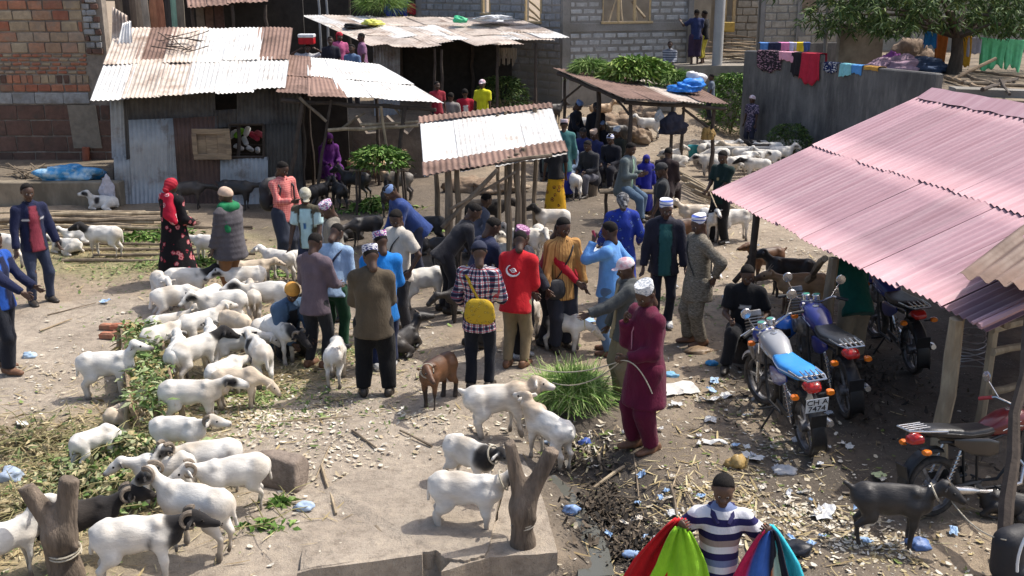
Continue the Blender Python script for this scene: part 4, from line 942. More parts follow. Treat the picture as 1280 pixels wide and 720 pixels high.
# ---- centre shed with the white roof
cen = empty('sheep_shelter', (0, 0, 0)); tag(cen, 'pole shelter with a glaring white zinc roof edged in rust, mid market', 'shelter')
CA, CB = at_y(533, 222, 16.4), at_y(706, 192, 17.2); CC, CD = at_y(686, 131, 19.6), at_y(527, 149, 18.9)
roof(cen, CA, CB, CC, CD, 4, 1, lambda c, r, g: M_GALV, 23, .03, amp=.006, pitch=.09)
e1 = (CA*.80+CD*.20); e2 = (CB*.80+CC*.20); up_ = Vector((0, 0, .035))
roof(cen, CA+up_, CB+up_, e2+up_, e1+up_, 3, 1, lambda c, r, g: M_RUST, 24, .05, amp=.012, pitch=.10)
roof(cen, CD*.90+CA*.10+up_, CC*.90+CB*.10+up_, CC+up_*1.2, CD+up_*1.2, 3, 1, lambda c, r, g: M_RUST, 25, .05, amp=.012)
def under(px, y, off=.05):
    """point just under the roof plane of the centre shed at depth y above pixel column px"""
    t = (y-CA.y)/(CD.y-CA.y); a = CA.lerp(CD, t); b = CB.lerp(CC, t); x = at_y(px, 220, y).x; s = (x-a.x)/(b.x-a.x); p = a.lerp(b, s); return Vector((x, y, p.z-off))
for px, y, r_ in ((560, 16.75, .07), (571, 16.95, .055), (636, 17.0, .05), (646, 17.1, .065), (654, 17.3, .05), (545, 18.4, .05), (622, 19.0, .04), (632, 19.1, .035), (668, 19.2, .05)):
    t_ = under(px, y); pole(cen, (t_.x+.02, y, -.03), t_, r_, M_WOOD, 'post', px)
pole(cen, under(560, 16.8, .07)-Vector((.1, 0, 0)), under(690, 16.95, .09), .04, M_WOOD, 'beam', 9)
pole(cen, at_y(553, 285, 16.65), at_y(622, 212, 16.75), .045, M_WOOD, 'brace', 8); pole(cen, at_y(562, 262, 16.6), at_y(645, 215, 16.9), .03, M_WOOD, 'brace', 11)
# ---- long bench shelter behind it
ben = empty('bench_shelter', (0, 0, 0)); tag(ben, 'low rusty-roofed shelter over the seated men, blue bag on its roof', 'shelter')
BA, BB, BC, BD = at_y(783, 123, 24.5), at_y(910, 131, 25.0), at_y(868, 108, 28.2), at_y(694, 85, 28.2)
roof(ben, BA, BB, BC, BD, 4, 1, lambda c, r, g: [M_RUST, M_RUST, M_RUSTL, M_RUST][c], 26, .03, amp=.010, pitch=.095)
sd_ = at_y(745, 106, 26.2); 
for (px, pyt, y, r_) in ((788, 126, 24.9, .06), (841, 130, 25.0, .045), (893, 133, 25.2, .055), (748, 108, 26.4, .07), (706, 93, 27.9, .05), (855, 112, 27.9, .05)):
    t_ = at_y(px, pyt, y); pole(ben, ground_at(t_), t_-Vector((0, 0, .03)), r_, M_WOODD, 'post', px)
pole(ben, at_y(780, 128, 24.8), at_y(908, 136, 25.1), .05, M_WOODD, 'beam', 1); pole(ben, at_y(698, 92, 28.0), at_y(780, 126, 24.9), .055, M_WOODD, 'beam', 2)
pole(ben, at_y(853, 135, 25.05), at_y(888, 162, 25.15), .035, M_WOODD, 'brace', 3); pole(ben, at_y(786, 143, 24.9), at_y(765, 116, 25.6), .03, M_WOODD, 'brace', 4); pole(ben, at_y(704, 125, 27.8), at_y(730, 104, 27.0), .03, M_WOODD, 'brace', 5)
# ---- far shack with the ragged roof
far = empty('ragged_roof_shack', (0, 0, 0)); tag(far, 'dark open shack under a ragged bleached tin roof at the back', 'shack')
YF = 30.0
FA, FB, FC, FD = at_y(470, 58, YF), at_y(712, 49, YF), at_y(640, 24, YF+4), at_y(388, 22, YF+4)
roof(far, FA, FB, FC, FD, 10, 3, lambda c, r, g: g.choice([M_RUSTL, M_RUSTL, M_GALV, M_RUSTL]), 27, .05, jit=.12, amp=.009, pitch=.095)
for i, (px, py) in enumerate(((543, 60), (552, 62), (622, 56), (670, 54))): t_ = at_y(px, py, YF+.15); pole(far, ground_at(t_), t_, .05, M_WOODD, 'post', px)
for px in (420, 500, 590): t_ = at_y(px, 32, YF+3.5); pole(far, ground_at(t_), t_-Vector((0, 0, .1)), .06, M_WOODD, 'post', px)
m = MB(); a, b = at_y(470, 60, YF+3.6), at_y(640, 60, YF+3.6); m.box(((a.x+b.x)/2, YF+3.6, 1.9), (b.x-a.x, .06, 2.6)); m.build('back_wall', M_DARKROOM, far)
panel(far, (468, 152), (500, 154), (500, 50), (466, 48), M_GALVG, y=YF+1.5, seed=3)
for i in range(12):
    t_ = at_y(622+i*2.1, 58, YF+.3); pole(far, t_-Vector((0, 0, .04)), t_-Vector((0, 0, .45+.12*math.sin(i*2.2))), .028, M_WOOD, 'thatch_stick', i)
# odds and ends weighing the ragged roof down
def crumple(name, p, s, c, label, cat, rough=.5, seed=0, flat=.5, group=None, stripes=None, rz=0, h=None, res=4):
    """a crumpled plastic bag / paper / cloth lump"""
    g = np.random.default_rng(seed+1); m = bmesh.new(); bmesh.ops.create_icosphere(m, subdivisions=res, radius=1.0)
    V = np.array([v.co[:] for v in m.verts], np.float32); N = 1+.30*wob(V, seed, 3.0)+.20*wob(V, seed+1, 7)-.16*np.abs(wob(V, seed+2, 13))+.06*wob(V, seed+3, 26); V = V*N[:, None]*np.array(s, np.float32); zmin = -s[2]*.55; V[:, 2] = np.maximum(V[:, 2], zmin)-zmin
    F_ = np.array([[v.index for v in f.verts] for f in m.faces]); m.free()
    mt = c if not isinstance(c, tuple) else surf('plastic_%02d%02d%02d' % tuple(int(q*99) for q in c), c, rough, .2, 9, .006, 20)
    o = obj(name, np_mesh(name, V, F_, mt, True), None, p, (0, 0, rz)); tag(o, label, cat, group); return o
def roofpt(A, B, C_, D, px, py):
    n = (B-A).cross(D-A); d = ray(px, py); o = Vector((0, 0, CAM_H)); t_ = (A-o).dot(n)/d.dot(n); return o+d*t_
up2 = Vector((0, 0, .04))
crumple('plastic_bag', roofpt(FA, FB, FC, FD, 465, 33)+up2, (.30, .25, .12), (.75, .75, .15), 'yellow plastic bag lying on the ragged tin roof', 'bag', seed=4)
crumple('plastic_bag', roofpt(FA, FB, FC, FD, 575, 30)+up2, (.22, .2, .14), (.05, .45, .22), 'green plastic bag lying on the ragged tin roof', 'bag', seed=5)
crumple('plastic_sheet', roofpt(FA, FB, FC, FD, 614, 28)+up2, (.6, .4, .12), (.62, .64, .66), 'crumpled grey plastic sheet at the end of the ragged roof', 'plastic sheet', seed=6)
p = roofpt(FA, FB, FC, FD, 444, 36)+up2; crumple('rag', p, (.32, .22, .08), (.03, .03, .03), 'black rag lying on the ragged tin roof', 'rag', .9, seed=7)
crumple('tarpaulin_bundle', roofpt(BA, BB, BC, BD, 858, 116)+up2, (.42, .35, .20), (.02, .20, .65), 'crumpled bright blue plastic bag on the bench shelter roof', 'bag', seed=8)
crumple('plastic_sack', roofpt(BA, BB, BC, BD, 866, 112)+Vector((0, .1, .06)), (.30, .25, .22), (.62, .60, .60), 'white sack beside the blue bag on the shelter roof', 'sack', seed=9)
# ================================================================ pink-roofed shed, right
pink = empty('pink_roof_shed', (0, 0, 0)); tag(pink, 'low pole shed with a faded pink corrugated roof over the motorbikes', 'shed')
EZ = 1.55
PA = at_z(893, 240, EZ); PB = at_z(1228, 413, EZ)
ex = (PB-PA); ex.z = 0; ex.normalize(); inn = Vector((-ex.y, ex.x, 0)); inn = inn if inn.x > 0 else -inn
WR, RISE = 3.45, 1.42
PD = PA+inn*WR+Vector((0, 0, RISE)); PC = PB+inn*WR+Vector((0, 0, RISE))
roof(pink, PA, PB, PC, PD, 9, 2, lambda c, r, g: M_PINK, 31, .016, jit=.010, amp=.017, pitch=.12)
m = MB(); n_r = (PC-PD).normalized(); dn = (PA-PD).normalized(); nn = Vector((0, 0, 1))
cs = [PD+dn*.26, PD+Vector((0, 0, .05)), PD+inn*.22-Vector((0, 0, .08))]; ce = [q+(PC-PD) for q in cs]
vs = []
K = 22
for i in range(K+1):
    for q, w_ in zip(cs, (.03, 0, 0)): vs.append(q.lerp(q+(PC-PD), i/K)+Vector((0, 0, .045+.006*math.sin(i*2.3)))+dn*(w_*(i % 2)))
m.add(vs, [(3*i+k, 3*i+k+1, 3*i+k+4, 3*i+k+3) for i in range(K) for k in (0, 1)]); m.build('ridge_cap', M_PINK, pink, True)
m = MB(); q0 = PB+ex*.02+Vector((0, 0, .05)); q1 = PC+ex*.02+Vector((0, 0, .05)); m.tube([q0-inn*.05, q1], .035, 6); m.tube([q0-inn*.04-ex*.12+Vector((0, 0, -.01)), q1-ex*.12], .02, 6); m.build('verge_flashing', M_PINK, pink, True)
bk = PD+inn*WR-Vector((0, 0, RISE)); bk2 = PC+inn*WR-Vector((0, 0, RISE))
roof(pink, bk2, bk, PD, PC, 5, 1, lambda c, r, g: M_PINK, 32, .012, jit=.004, amp=.012, pitch=.16)
def under_p(px, py, back=0.0):
    """place a post top on the pink roof's underside seen at pixel (px,py)"""
    p = roofpt(PA, PB, PC, PD, px, py); return p-Vector((0, 0, .05))
for px, py, r_, mt in ((946, 272, .06, M_WOODD), (1043, 325, .075, M_WOOD), (1197, 400, .09, M_WOODP), ):
    t_ = under_p(px, py-8); pole(pink, (t_.x, t_.y, -.05), t_, r_, mt, 'post', px)
t_ = PD-Vector((0, 0, .1)); pole(pink, (t_.x, t_.y, -.05), t_, .07, M_WOOD, 'post', 3); t_ = PC-Vector((0, 0, .1)); pole(pink, (t_.x, t_.y, -.05), t_, .07, M_WOOD, 'post', 4)
for s_ in (.35, .68): t_ = PD.lerp(PC, s_)-Vector((0, 0, .1)); pole(pink, (t_.x, t_.y, -.05), t_, .06, M_WOOD, 'post', 5)
pole(pink, PA+inn*.25+Vector((0, 0, .03)), PB+inn*.25+Vector((0, 0, .03)), .045, M_WOOD, 'beam', 1); pole(pink, PD-Vector((0, 0, .09)), PC-Vector((0, 0, .09)), .05, M_WOOD, 'beam', 2)
pole(pink, at_y(1010, 350, 13.6), under_p(1032, 318), .05, M_WOOD, 'brace', 3); pole(pink, at_y(918, 352, 15.2), at_y(944, 312, 15.0), .045, M_WOODD, 'brace', 4)
# fence of poles on the near side
fen = empty('pole_fence', (0, 0, 0)); tag(fen, 'rough pole fence with three rails closing the near end of the pink shed', 'fence')
f0 = at_y(1243, 408, 10.0); pole(fen, (f0.x-.06, 9.95, -.05), f0, .06, M_WOODP, 'post', 1)
for a, b in (((1240, 412), (1300, 398)), ((1240, 440), (1300, 428)), ((1236, 490), (1300, 476))): pole(fen, at_y(*a, 9.95), at_y(*b, 10.3), .045, M_WOODP, 'rail', a[1])
# wire coil hanging at the post
m = MB()
for i in range(6):
    c = at_y(1212, 415+i*8, 10.35); m.tube([c+Vector((.17*math.cos(t), .12*math.sin(t), .02*math.sin(2*t+i))) for t in np.linspace(0, 6.28, 15)], .006, 4)
c = at_y(1212, 455, 10.35); m.tube([at_y(1200, 408, 10.3), at_y(1200, 456, 10.35)], .006, 4)
tag(m.build('wire_coil', surf('zinc_wire', (.4, .4, .4), .4, .1, metal=.8), None, True), 'coil of thin wire hanging on the pale post of the pink shed', 'wire')
# neighbouring roof, brown, corner poking in from the right, on its own front post
brn = empty('brown_roof_shed', (0, 0, 0)); tag(brn, 'brown corrugated roof corner overlapping the pink roof at the right', 'shed')
NA, NB_ = at_y(1198, 343, 9.5), at_y(1330, 372, 8.6); ND, NC = at_y(1300, 268, 11.2), at_y(1440, 300, 10.4)
roof(brn, NA, NB_, NC, ND, 2, 1, lambda c, r, g: galv('brown_roof_sheet', (.135, .078, .052), (.10, .058, .04), (.5, .75), .6, .0), 33, .03, jit=.0, amp=.03, pitch=.22)
b = gp(1247, 738); pole(brn, (b.x, b.y, -.05), at_y(1290, 372, 8.85), .06, M_WOODD, 'post', 2)
# ================================================================ block building, centre back
blk = empty('block_building', (0, 0, 0)); tag(blk, 'unfinished cement block building with empty timber-framed windows and raised platform', 'building')
K0 = at_y(702, 80, 32.4); K1 = at_y(862, 80, 34.0); K2 = at_y(520, 30, 37.0)
M_CEM = surf('raw_cement_wall', (.27, .255, .235), .95, .18, 4, .02, 16, c2=(.20, .185, .16), cscale=1.0)
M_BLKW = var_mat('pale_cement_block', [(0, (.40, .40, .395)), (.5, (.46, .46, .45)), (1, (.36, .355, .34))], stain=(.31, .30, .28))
M_BLKT = var_mat('tan_cement_block', [(0, (.37, .33, .265)), (.5, (.42, .375, .30)), (1, (.33, .295, .235))], stain=(.27, .235, .18))
M_FRAME = surf('window_timber', (.50, .37, .20), .7, .2, 12, .004, 40)
M_COLUMN = surf('smooth_cement', (.36, .355, .345), .8, .12, 3, .005, 30)
d1 = (K1-K0); L1 = math.hypot(d1.x, d1.y)
def uz(px, py, P0, P1):
    """(distance along, height) of a pixel on the vertical wall P0-P1"""
    P0v = Vector((P0[0], P0[1], 0)); d = Vector((P1[0]-P0[0], P1[1]-P0[1], 0)); d.normalize(); n = Vector((d.y, -d.x, 0)); r_ = ray(px, py); o = Vector((0, 0, CAM_H)); t_ = (P0v-o).dot(n)/r_.dot(n); q = o+r_*t_; return (q-P0v).dot(d), q.z
def hole(P0, P1, x0, y0, x1, y1): a = uz(x0, y1, P0, P1); b = uz(x1, y0, P0, P1); return (a[0], b[0], a[1], b[1])
W1 = hole(K0, K1, 753, -22, 815, 27); ZT = 5.6
backing(blk, K0, K1, 0, ZT, [W1], M_CEM, .18, 'wall')
zr = lambda py: uz(780, py, K0, K1)[1]
rows = [(zr(40+(i+1)*8.4), zr(40+i*8.4), .42, M_BLKW) for i in range(5)]+[(zr(27-i*8.6), zr(27-(i+1)*8.6), .44, M_BLKW) for i in range(5)]
courses(blk, K0, K1, rows, [W1], .07, .012, .06, 'block', 41, .25, L1-.1)
def bar(parent, P0, P1, u0, u1, z0, z1, proud, th, mat_, name):
    P0v, d, nrm, L = wall_frame(P0, P1); m = MB(); rm = Matrix((d, -nrm, Vector((0, 0, 1)))).transposed(); m.box(P0v+d*(u0+u1)/2+nrm*(proud-th/2)+Vector((0, 0, (z0+z1)/2)), (u1-u0, th, z1-z0), rm, 0, .008); return m.build(name, mat_, parent)
bar(blk, K0, K1, 0.02, L1, zr(39), zr(28.5), .03, .1, M_CEM, 'lintel_band'); bar(blk, K0, K1, .0, .24, 0, ZT, .05, .2, M_CEM, 'corner_column')
bar(blk, K0, K1, L1-.16, L1+.02, .5, ZT, .08, .3, M_CEM, 'pilaster')
bar(blk, K0, K1, 0.0, L1, .3, zr(81), .035, .1, surf('plinth_cement', (.25, .225, .19), .95, .2, 4, .02, 15), 'plinth')
def frame_window(P0, P1, H_, nm=3):
    u0, u1, z0, z1 = H_; w_ = bar(blk, P0, P1, u0-.06, u1+.06, z0-.07, z0, .06, .14, M_FRAME, 'window_sill')
    for i in range(nm+1):
        u = u0+(u1-u0)*i/nm; o = bar(blk, P0, P1, u-.035, u+.035, z0, min(z1, ZT), .0, .07, M_FRAME, 'window_mullion'); 
frame_window(K0, K1, W1, 3)
# left face
L2 = math.hypot(K0.x-K2.x, K0.y-K2.y)
W2 = hole(K2, K0, 656, -20, 676, 26); W3 = hole(K2, K0, 603, -20, 612, 16)
backing(blk, K2, K0, 0, ZT, [W2, W3], M_CEM, .18, 'wall', .01)
zl = lambda py: uz(680, py, K2, K0)[1]
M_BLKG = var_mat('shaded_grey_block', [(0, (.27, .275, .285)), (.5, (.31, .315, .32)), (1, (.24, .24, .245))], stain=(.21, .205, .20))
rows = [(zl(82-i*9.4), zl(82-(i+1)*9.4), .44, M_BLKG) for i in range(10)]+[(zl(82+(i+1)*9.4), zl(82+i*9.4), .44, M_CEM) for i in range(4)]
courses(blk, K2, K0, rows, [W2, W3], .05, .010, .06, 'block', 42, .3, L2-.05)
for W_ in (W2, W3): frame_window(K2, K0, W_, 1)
for i, (a, b) in enumerate((((655, 4), (675, 24)), ((660, 0), (676, 14)), ((657, 18), (672, 26)))): pole(blk, at_y(*a, 34.6), at_y(*b, 34.3), .04, M_WOODP, 'stacked_board', i)
# interior behind the windows: timber clutter against a pale wall
m = MB(); a, b = at_y(745, 10, 37.5), at_y(835, 10, 37.5); m.box(((a.x+b.x)/2, 37.5, 3.5), (b.x-a.x+3, .1, 5)); m.build('inner_wall', surf('inner_plaster', (.33, .28, .21), .9, .2, 3), blk)
for i, (a, b) in enumerate((((760, 28), (772, -5)), ((778, 30), (775, -6)), ((796, 28), (792, -5)), ((806, 22), (790, 2)))): pole(blk, at_y(*a, 35.6), at_y(*b, 35.9), .05, M_WOODP, 'stacked_board', i)
# platform, column and the room behind it
PZ = 2.17; q0, q1 = at_y(838, 84, 32.9), at_y(960, 84, 33.2)
m = MB(); prism(m, [(q0.x, 32.7), (q1.x+1.5, 32.95), (q1.x+1.5, 40), (q0.x, 40)], .0, PZ); m.build('platform', surf('rough_platform_cement', (.27, .24, .20), .95, .22, 3, .02, 14), blk)
c = at_y(896.5, 82, 32.95); MB().lathe([(.165, PZ-.3), (.165, PZ), (.16, PZ+.02), (.155, 5.8)], 20, 'z', (c.x, 33.0, 0)).build('column', M_COLUMN, blk, True)
m = MB(); a, b = at_y(852, 10, 38.5), at_y(960, 10, 38.5); zc = 3.9
m.box(((a.x+b.x)/2+.5, 38.6, 3.6), (b.x-a.x+1, .2, 4)); m.build('inner_wall', surf('inner_block', (.30, .255, .19), .9, .2, 3, c2=(.24, .21, .17)), blk)
RW0, RW1 = at_y(906, 60, 38.45), at_y(955, 60, 38.45); 
courses(blk, (RW0.x, 38.47), (RW1.x, 38.47), [(PZ+.05+i*.26, PZ+.31+i*.26, .45, M_BLKT) for i in range(12)], [(at_y(906, 60, 38.45).x-RW0.x, at_y(918, 60, 38.45).x-RW0.x, 3.4, 6)], .04, .02, .06, 'block', 43)
for px in (906, 917): p = at_y(px, 20, 38.3); m = MB().box((p.x, 38.3, 4.5), (.10, .10, 2.6)); m.build('door_post', M_FRAME, blk)
p = at_y(908, 30, 38.0); MB().box((p.x+.05, 37.95, p.z-.1), (.42, .3, .34), None, 0, .02).build('crate', surf('yellow_wood', (.48, .33, .08), .7), blk)
# boards stacked inside: each one a thing
g = random.Random(8)
for i in range(22):
    y = g.uniform(34.0, 37.6); px = g.uniform(905, 950); x = at_y(px, 60, y).x; z = PZ+.03+.035*(i % 9)+(y-34)*.10
    L_ = g.uniform(1.0, 2.4); m = MB().box((0, 0, 0), (L_, g.uniform(.1, .2), .025), None, 0, .004); o = m.build('board', [M_PLANK, M_WOODP][i % 2], None, False, (x, y, z)); o.rotation_euler = (g.uniform(-.1, .1), g.uniform(-.12, .12), g.uniform(-.6, .6)); tag(o, 'loose board in the heap on the platform of the block building', 'board', 'boards heaped on the platform')
# tan block wall to the right of the platform
T0, T1 = at_y(948, 60, 34.6), at_y(1050, 60, 35.2)
tanw = empty('tan_block_house', (0, 0, 0)); tag(tanw, 'tan block house wall with cement pillar behind the laundry wall', 'building')
backing(tanw, T0, T1, 1.5, 5.8, [hole(T0, T1, 1002, -22, 1026, 17)], M_CEM, .2, 'wall')
zt = lambda py: uz(990, py, T0, T1)[1]
courses(tanw, T0, T1, [(zt(64-i*9.6), zt(64-(i+1)*9.6), .50, M_BLKT) for i in range(9)], [hole(T0, T1, 1002, -22, 1026, 17), hole(T0, T1, 992, -30, 1001, 90)], .04, .012, .06, 'block', 44, .15)
u_ = hole(T0, T1, 992, -22, 1001, 70); bar(tanw, T0, T1, u_[0], u_[1], 1.5, 5.8, .06, .2, M_CEM, 'pillar'); bar(tanw, T0, T1, 0, .13, 1.5, 5.8, .05, .2, M_CEM, 'pillar')
u_ = hole(T0, T1, 1002, -22, 1026, 17); bar(tanw, T0, T1, u_[0], u_[1], u_[2], min(5.7, u_[3]), -.05, .05, M_PLANK, 'window_board')
# far back wall closing the view
bw_ = MB(); bw_.box((14.5, 40.5, 4.2), (15, .3, 4.6)); o = bw_.build('house_wall', surf('cream_render', (.36, .32, .26), .9, .15, 2, .01, 12, c2=(.28, .245, .19), cscale=.8)); tag(o, 'plain cream rendered house wall behind the mango tree', 'building')
# ================================================================ laundry wall and terrace, right
M_BLKWALL = NB('sooty_cement_render'); k = M_BLKWALL; v = k.coord(); st = k.noise(k.mapping(v, (1.6, 1.6, .32)), 1.7, 7, .7); col = k.ramp(st, [(.30, (.055, .053, .052)), (.5, (.125, .12, .115)), (.70, (.27, .255, .235))])
col = k.mix(k.ramp(k.noise(v, 1.1, 5), [(.45, 0.0), (.75, .75)]), col, (.17, .165, .16)); k.base(col); k.rough(.95); k.bump(k.noise(v, 14, 6), .02, .7); M_BLKWALL = k.m
LW0 = at_y(931, 62, 30.0); LW1 = at_y(1026, 70, 28.2); LW2 = at_y(1170, 98, 24.6)
lw = empty('laundry_wall', (0, 0, 0)); tag(lw, 'tall soot-streaked cement wall with washing spread along its top', 'wall')
zt1, zt2 = LW0.z, (at_y(1030, 79, 28.1).z+LW2.z)/2
def wseg(a, b, z1, th=.22):
    P0, d, nrm, L = wall_frame(a, b); m = MB(); rm = Matrix((d, -nrm, Vector((0, 0, 1)))).transposed(); m.box(P0+d*L/2-nrm*th/2+Vector((0, 0, z1/2-.1)), (L, th, z1+.2), rm, 0, .03); return m.build('wall_section', M_BLKWALL, lw)
wseg(LW0, LW1, zt1-.02); wseg(LW1, LW2, zt2+.06)
TZ = 2.18
m = MB(); prism(m, [(LW1.x+.25, LW1.y+.4), (LW2.x+.05, LW2.y+.35), (LW2.x+.3, 22.9), (16, 21.0), (40, 21), (40, 60), (LW1.x-.1, 60), (LW1.x-.1, 32)], -.1, TZ); tag(m.build('yard_terrace', surf('yard_earth', (.22, .175, .125), .95, .3, 2, .05, 8, c2=(.12, .095, .07), cscale=1.2)), kind='structure')
m = MB(); prism(m, rag([(LW2.x+.1, 23.6), (LW2.x+2.2, 22.95), (LW2.x+2.2, 23.3), (LW2.x+.2, 24.3)], .04, 3, 3), 1.9, TZ+.16); tag(m.build('broken_kerb', M_CEM), 'broken cement kerb at the end of the laundry wall', 'kerb')
# lamp pole standing in front of the wall
b = gp(1024, 176); pt = at_y(1037, -30, b.y); MB().tube([(b.x, b.y, -.1), (b.x*.6+pt.x*.4, b.y, 2.2), pt], [.06, .055, .045], 10).build('utility_pole', surf('grey_pole', (.24, .225, .20), .8, .15)); 
for o in bpy.data.objects:
    if o.name == 'utility_pole': tag(o, 'slim grey pole rising in front of the laundry wall', 'pole')
def cloth_mat(name, c, c2=None, kind=None, sc=8):
    if kind: return cloth_pat(name, kind, [c]+list(c2), sc)
    return surf(name, c, .9, .12, 10, .008, 20)
def drape(name, p, d, nrm, w_, front, back, mat_, label, cat='cloth', seed=0, th=.22, group=None, loft=.025):
    """cloth hanging over a wall top or line: front / back drop lengths, real folds"""
    g = np.random.default_rng(seed); nu = 22; prof = []
    nf = 8
    for i in range(nf): prof.append((loft, -front*(1-i/nf)))
    for a in np.linspace(0, math.pi, 6): prof.append((loft-(th/2+loft)*(1-math.cos(a)), .012+.02*math.sin(a)))
    for i in range(1, 4): prof.append((-th-loft, -back*i/3))
    ph = g.uniform(0, 6, 3); vs = []; n = len(prof)
    for i in range(nu+1):
        s = i/nu-.5
        for j, (o_, z_) in enumerate(prof):
            fold = (.022*math.sin(s*w_*22+ph[0])+.012*math.sin(s*w_*47+ph[1]))*min(1, abs(z_)*4); wv = 1+.10*math.sin(ph[2]+z_*3)
            zz = z_*(1+.12*math.sin(s*5+ph[1])+.06*math.sin(s*17+ph[2])); vs.append(p+d*(s*w_*wv)+nrm*(o_+fold*(1 if o_ >= 0 else -1))+Vector((0, 0, zz)))
    m = MB(); m.add(vs, [(i*n+j, (i+1)*n+j, (i+1)*n+j+1, i*n+j+1) for i in range(nu) for j in range(n-1)]); o = m.build(name, mat_, None, True); tag(o, label, cat, group)
    md = o.modifiers.new('thick', 'SOLIDIFY'); md.thickness = .006; md.offset = 0; return o
def on_wall(px, A, B, zt_):
    P0, d, nrm, L = wall_frame(A, B); u, _ = uz(px, 70, A, B); return P0+d*u+Vector((0, 0, zt_)), d, nrm
zA, zB = zt1-.02, zt2+.06
for i, (px, w_, f_, mt, lab) in enumerate((
    (963, .85, .5, cloth_mat('dark_pink_net', (.03, .025, .03), [(.35, .2, .25), (.03, .025, .03), (.05, .03, .04)], 'mosaic', 26), 'black and pink patterned cloth hung over the laundry wall'),
    (984, .45, .22, cloth_mat('pale_pink_cloth', (.75, .35, .45)), 'pale pink cloth hung over the laundry wall'),
    (998, .4, .55, cloth_mat('black_lace', (.02, .017, .02)), 'black lacy cloth hung beside the red cloth on the wall'),
    (1015, .62, .72, cloth_mat('crimson_cloth', (.48, .022, .05)), 'crimson cloth hanging longest over the laundry wall'))):
    p, d, n_ = on_wall(px, LW0, LW1, zA); drape('laundry_cloth', p, d, n_, w_, f_, .25, mt, lab, seed=i, loft=.03+.012*i)
for i, (px, w_, f_, mt, lab) in enumerate((
    (1040, .55, .22, cloth_mat('navy_spotted', (.02, .03, .09), [(.6, .6, .6), (.02, .03, .09), (.02, .03, .1)], 'mosaic', 30), 'navy spotted cloth laid on the lower laundry wall'),
    (1059, .42, .28, cloth_mat('turquoise_cloth', (.25, .6, .65)), 'turquoise cloth laid on the lower laundry wall'), (1073, .35, .20, cloth_mat('sky_blue_cloth', (.10, .32, .68)), 'sky blue cloth next to the turquoise one on the wall'), (1091, .55, .07, cloth_mat('orange_rag', (.55, .30, .06)), 'orange rag at the right end of the washing on the wall'))):
    p, d, n_ = on_wall(px, LW1, LW2, zB); drape('laundry_cloth', p, d, n_, w_, f_, .2, mt, lab, seed=10+i, loft=.03)
# second wall behind with more washing
S0, S1 = at_y(948, 62, 33.2), at_y(1052, 50, 33.6); m = MB(); P0, d, nrm, L = wall_frame(S0, S1); rmx = Matrix((d, -nrm, Vector((0, 0, 1)))).transposed(); zS = at_y(1000, 54, 33.4).z
m.box(P0+d*L/2-nrm*.08+Vector((0, 0, zS/2)), (L, .16, zS), rmx); tag(m.build('rear_wall', M_BLKWALL), 'low dark wall behind the laundry wall, also with washing', 'wall')
for i, (px, w_, f_, c, lab) in enumerate(((956, .3, .25, (.1, .25, .6), 'small blue cloth at the left end of the rear wall'), (968, .45, .25, (.02, .025, .07), 'navy cloth on the rear wall'), (982, .4, .25, (.75, .25, .5), 'bright pink cloth on the rear wall'), (991, .25, .25, (.55, .55, .8), 'lilac cloth on the rear wall'), (1000, .35, .32, (.75, .55, .03), 'bright yellow cloth on the rear wall'), (1008, .25, .25, (.05, .1, .3), 'dark blue cloth right of the yellow one on the rear wall'))):
    u, _ = uz(px, 54, S0, S1); drape('laundry_cloth', P0+d*u+Vector((0, 0, zS)), d, nrm, w_, f_, .2, cloth_mat('rw_%d' % i, c), lab, seed=30+i, th=.16, loft=.03+.01*(i % 2))
# pale gate panel right of the pole
a, b = at_y(1046, 76, 31.0), at_y(1100, 76, 31.6); m = MB(); P0, d, nrm, L = wall_frame(a, b); m.box(P0+d*L/2+Vector((0, 0, 2.75)), (L, .12, 1.5), Matrix((d, -nrm, Vector((0, 0, 1)))).transposed(), 0, .02); tag(m.build('gate_wall', surf('tan_render', (.30, .265, .205), .9, .2, 2.5, .01, 12, c2=(.20, .17, .13), cscale=1.5)), 'short tan rendered wall between the pole and the mango tree', 'wall')
# washing line
ly = 30.15; la, lb = at_y(1150, 36, ly), at_y(1300, 52, ly)
MB().tube([la, (la+lb)/2-Vector((0, 0, .12)), lb], .012, 5).build('washing_line', M_ROPE); tag(bpy.data.objects['washing_line'], 'washing line strung beside the mango tree', 'line')
for i, (px, w_, f_, c, lab) in enumerate(((1164, .34, .45, (.03, .22, .55), 'blue shorts on the washing line'), (1178, .30, .95, (.50, .15, .03), 'rust orange cloth on the washing line by the trunk'), (1204, .5, .9, (.62, .33, .03), 'amber towel on the washing line right of the trunk'), (1222, .5, .45, (.45, .45, .55), 'grey striped cloth on the washing line'), (1243, .75, .80, (.16, .62, .30), 'large mint green sheet on the washing line'), (1270, .5, .80, (.18, .66, .33), 'mint green cloth at the right end of the washing line'))):
    t_ = (at_y(px, 45, ly).x-la.x)/(lb.x-la.x); p = la.lerp(lb, t_)-Vector((0, 0, .12*(1-abs(2*t_-1)))); drape('hung_washing', p+Vector((0, 0, .005)), (lb-la).normalized(), Vector((0, -1, 0)), w_, f_, f_*.8, cloth_mat('wl_%d' % i, c), lab, seed=50+i, th=.03, loft=.012)
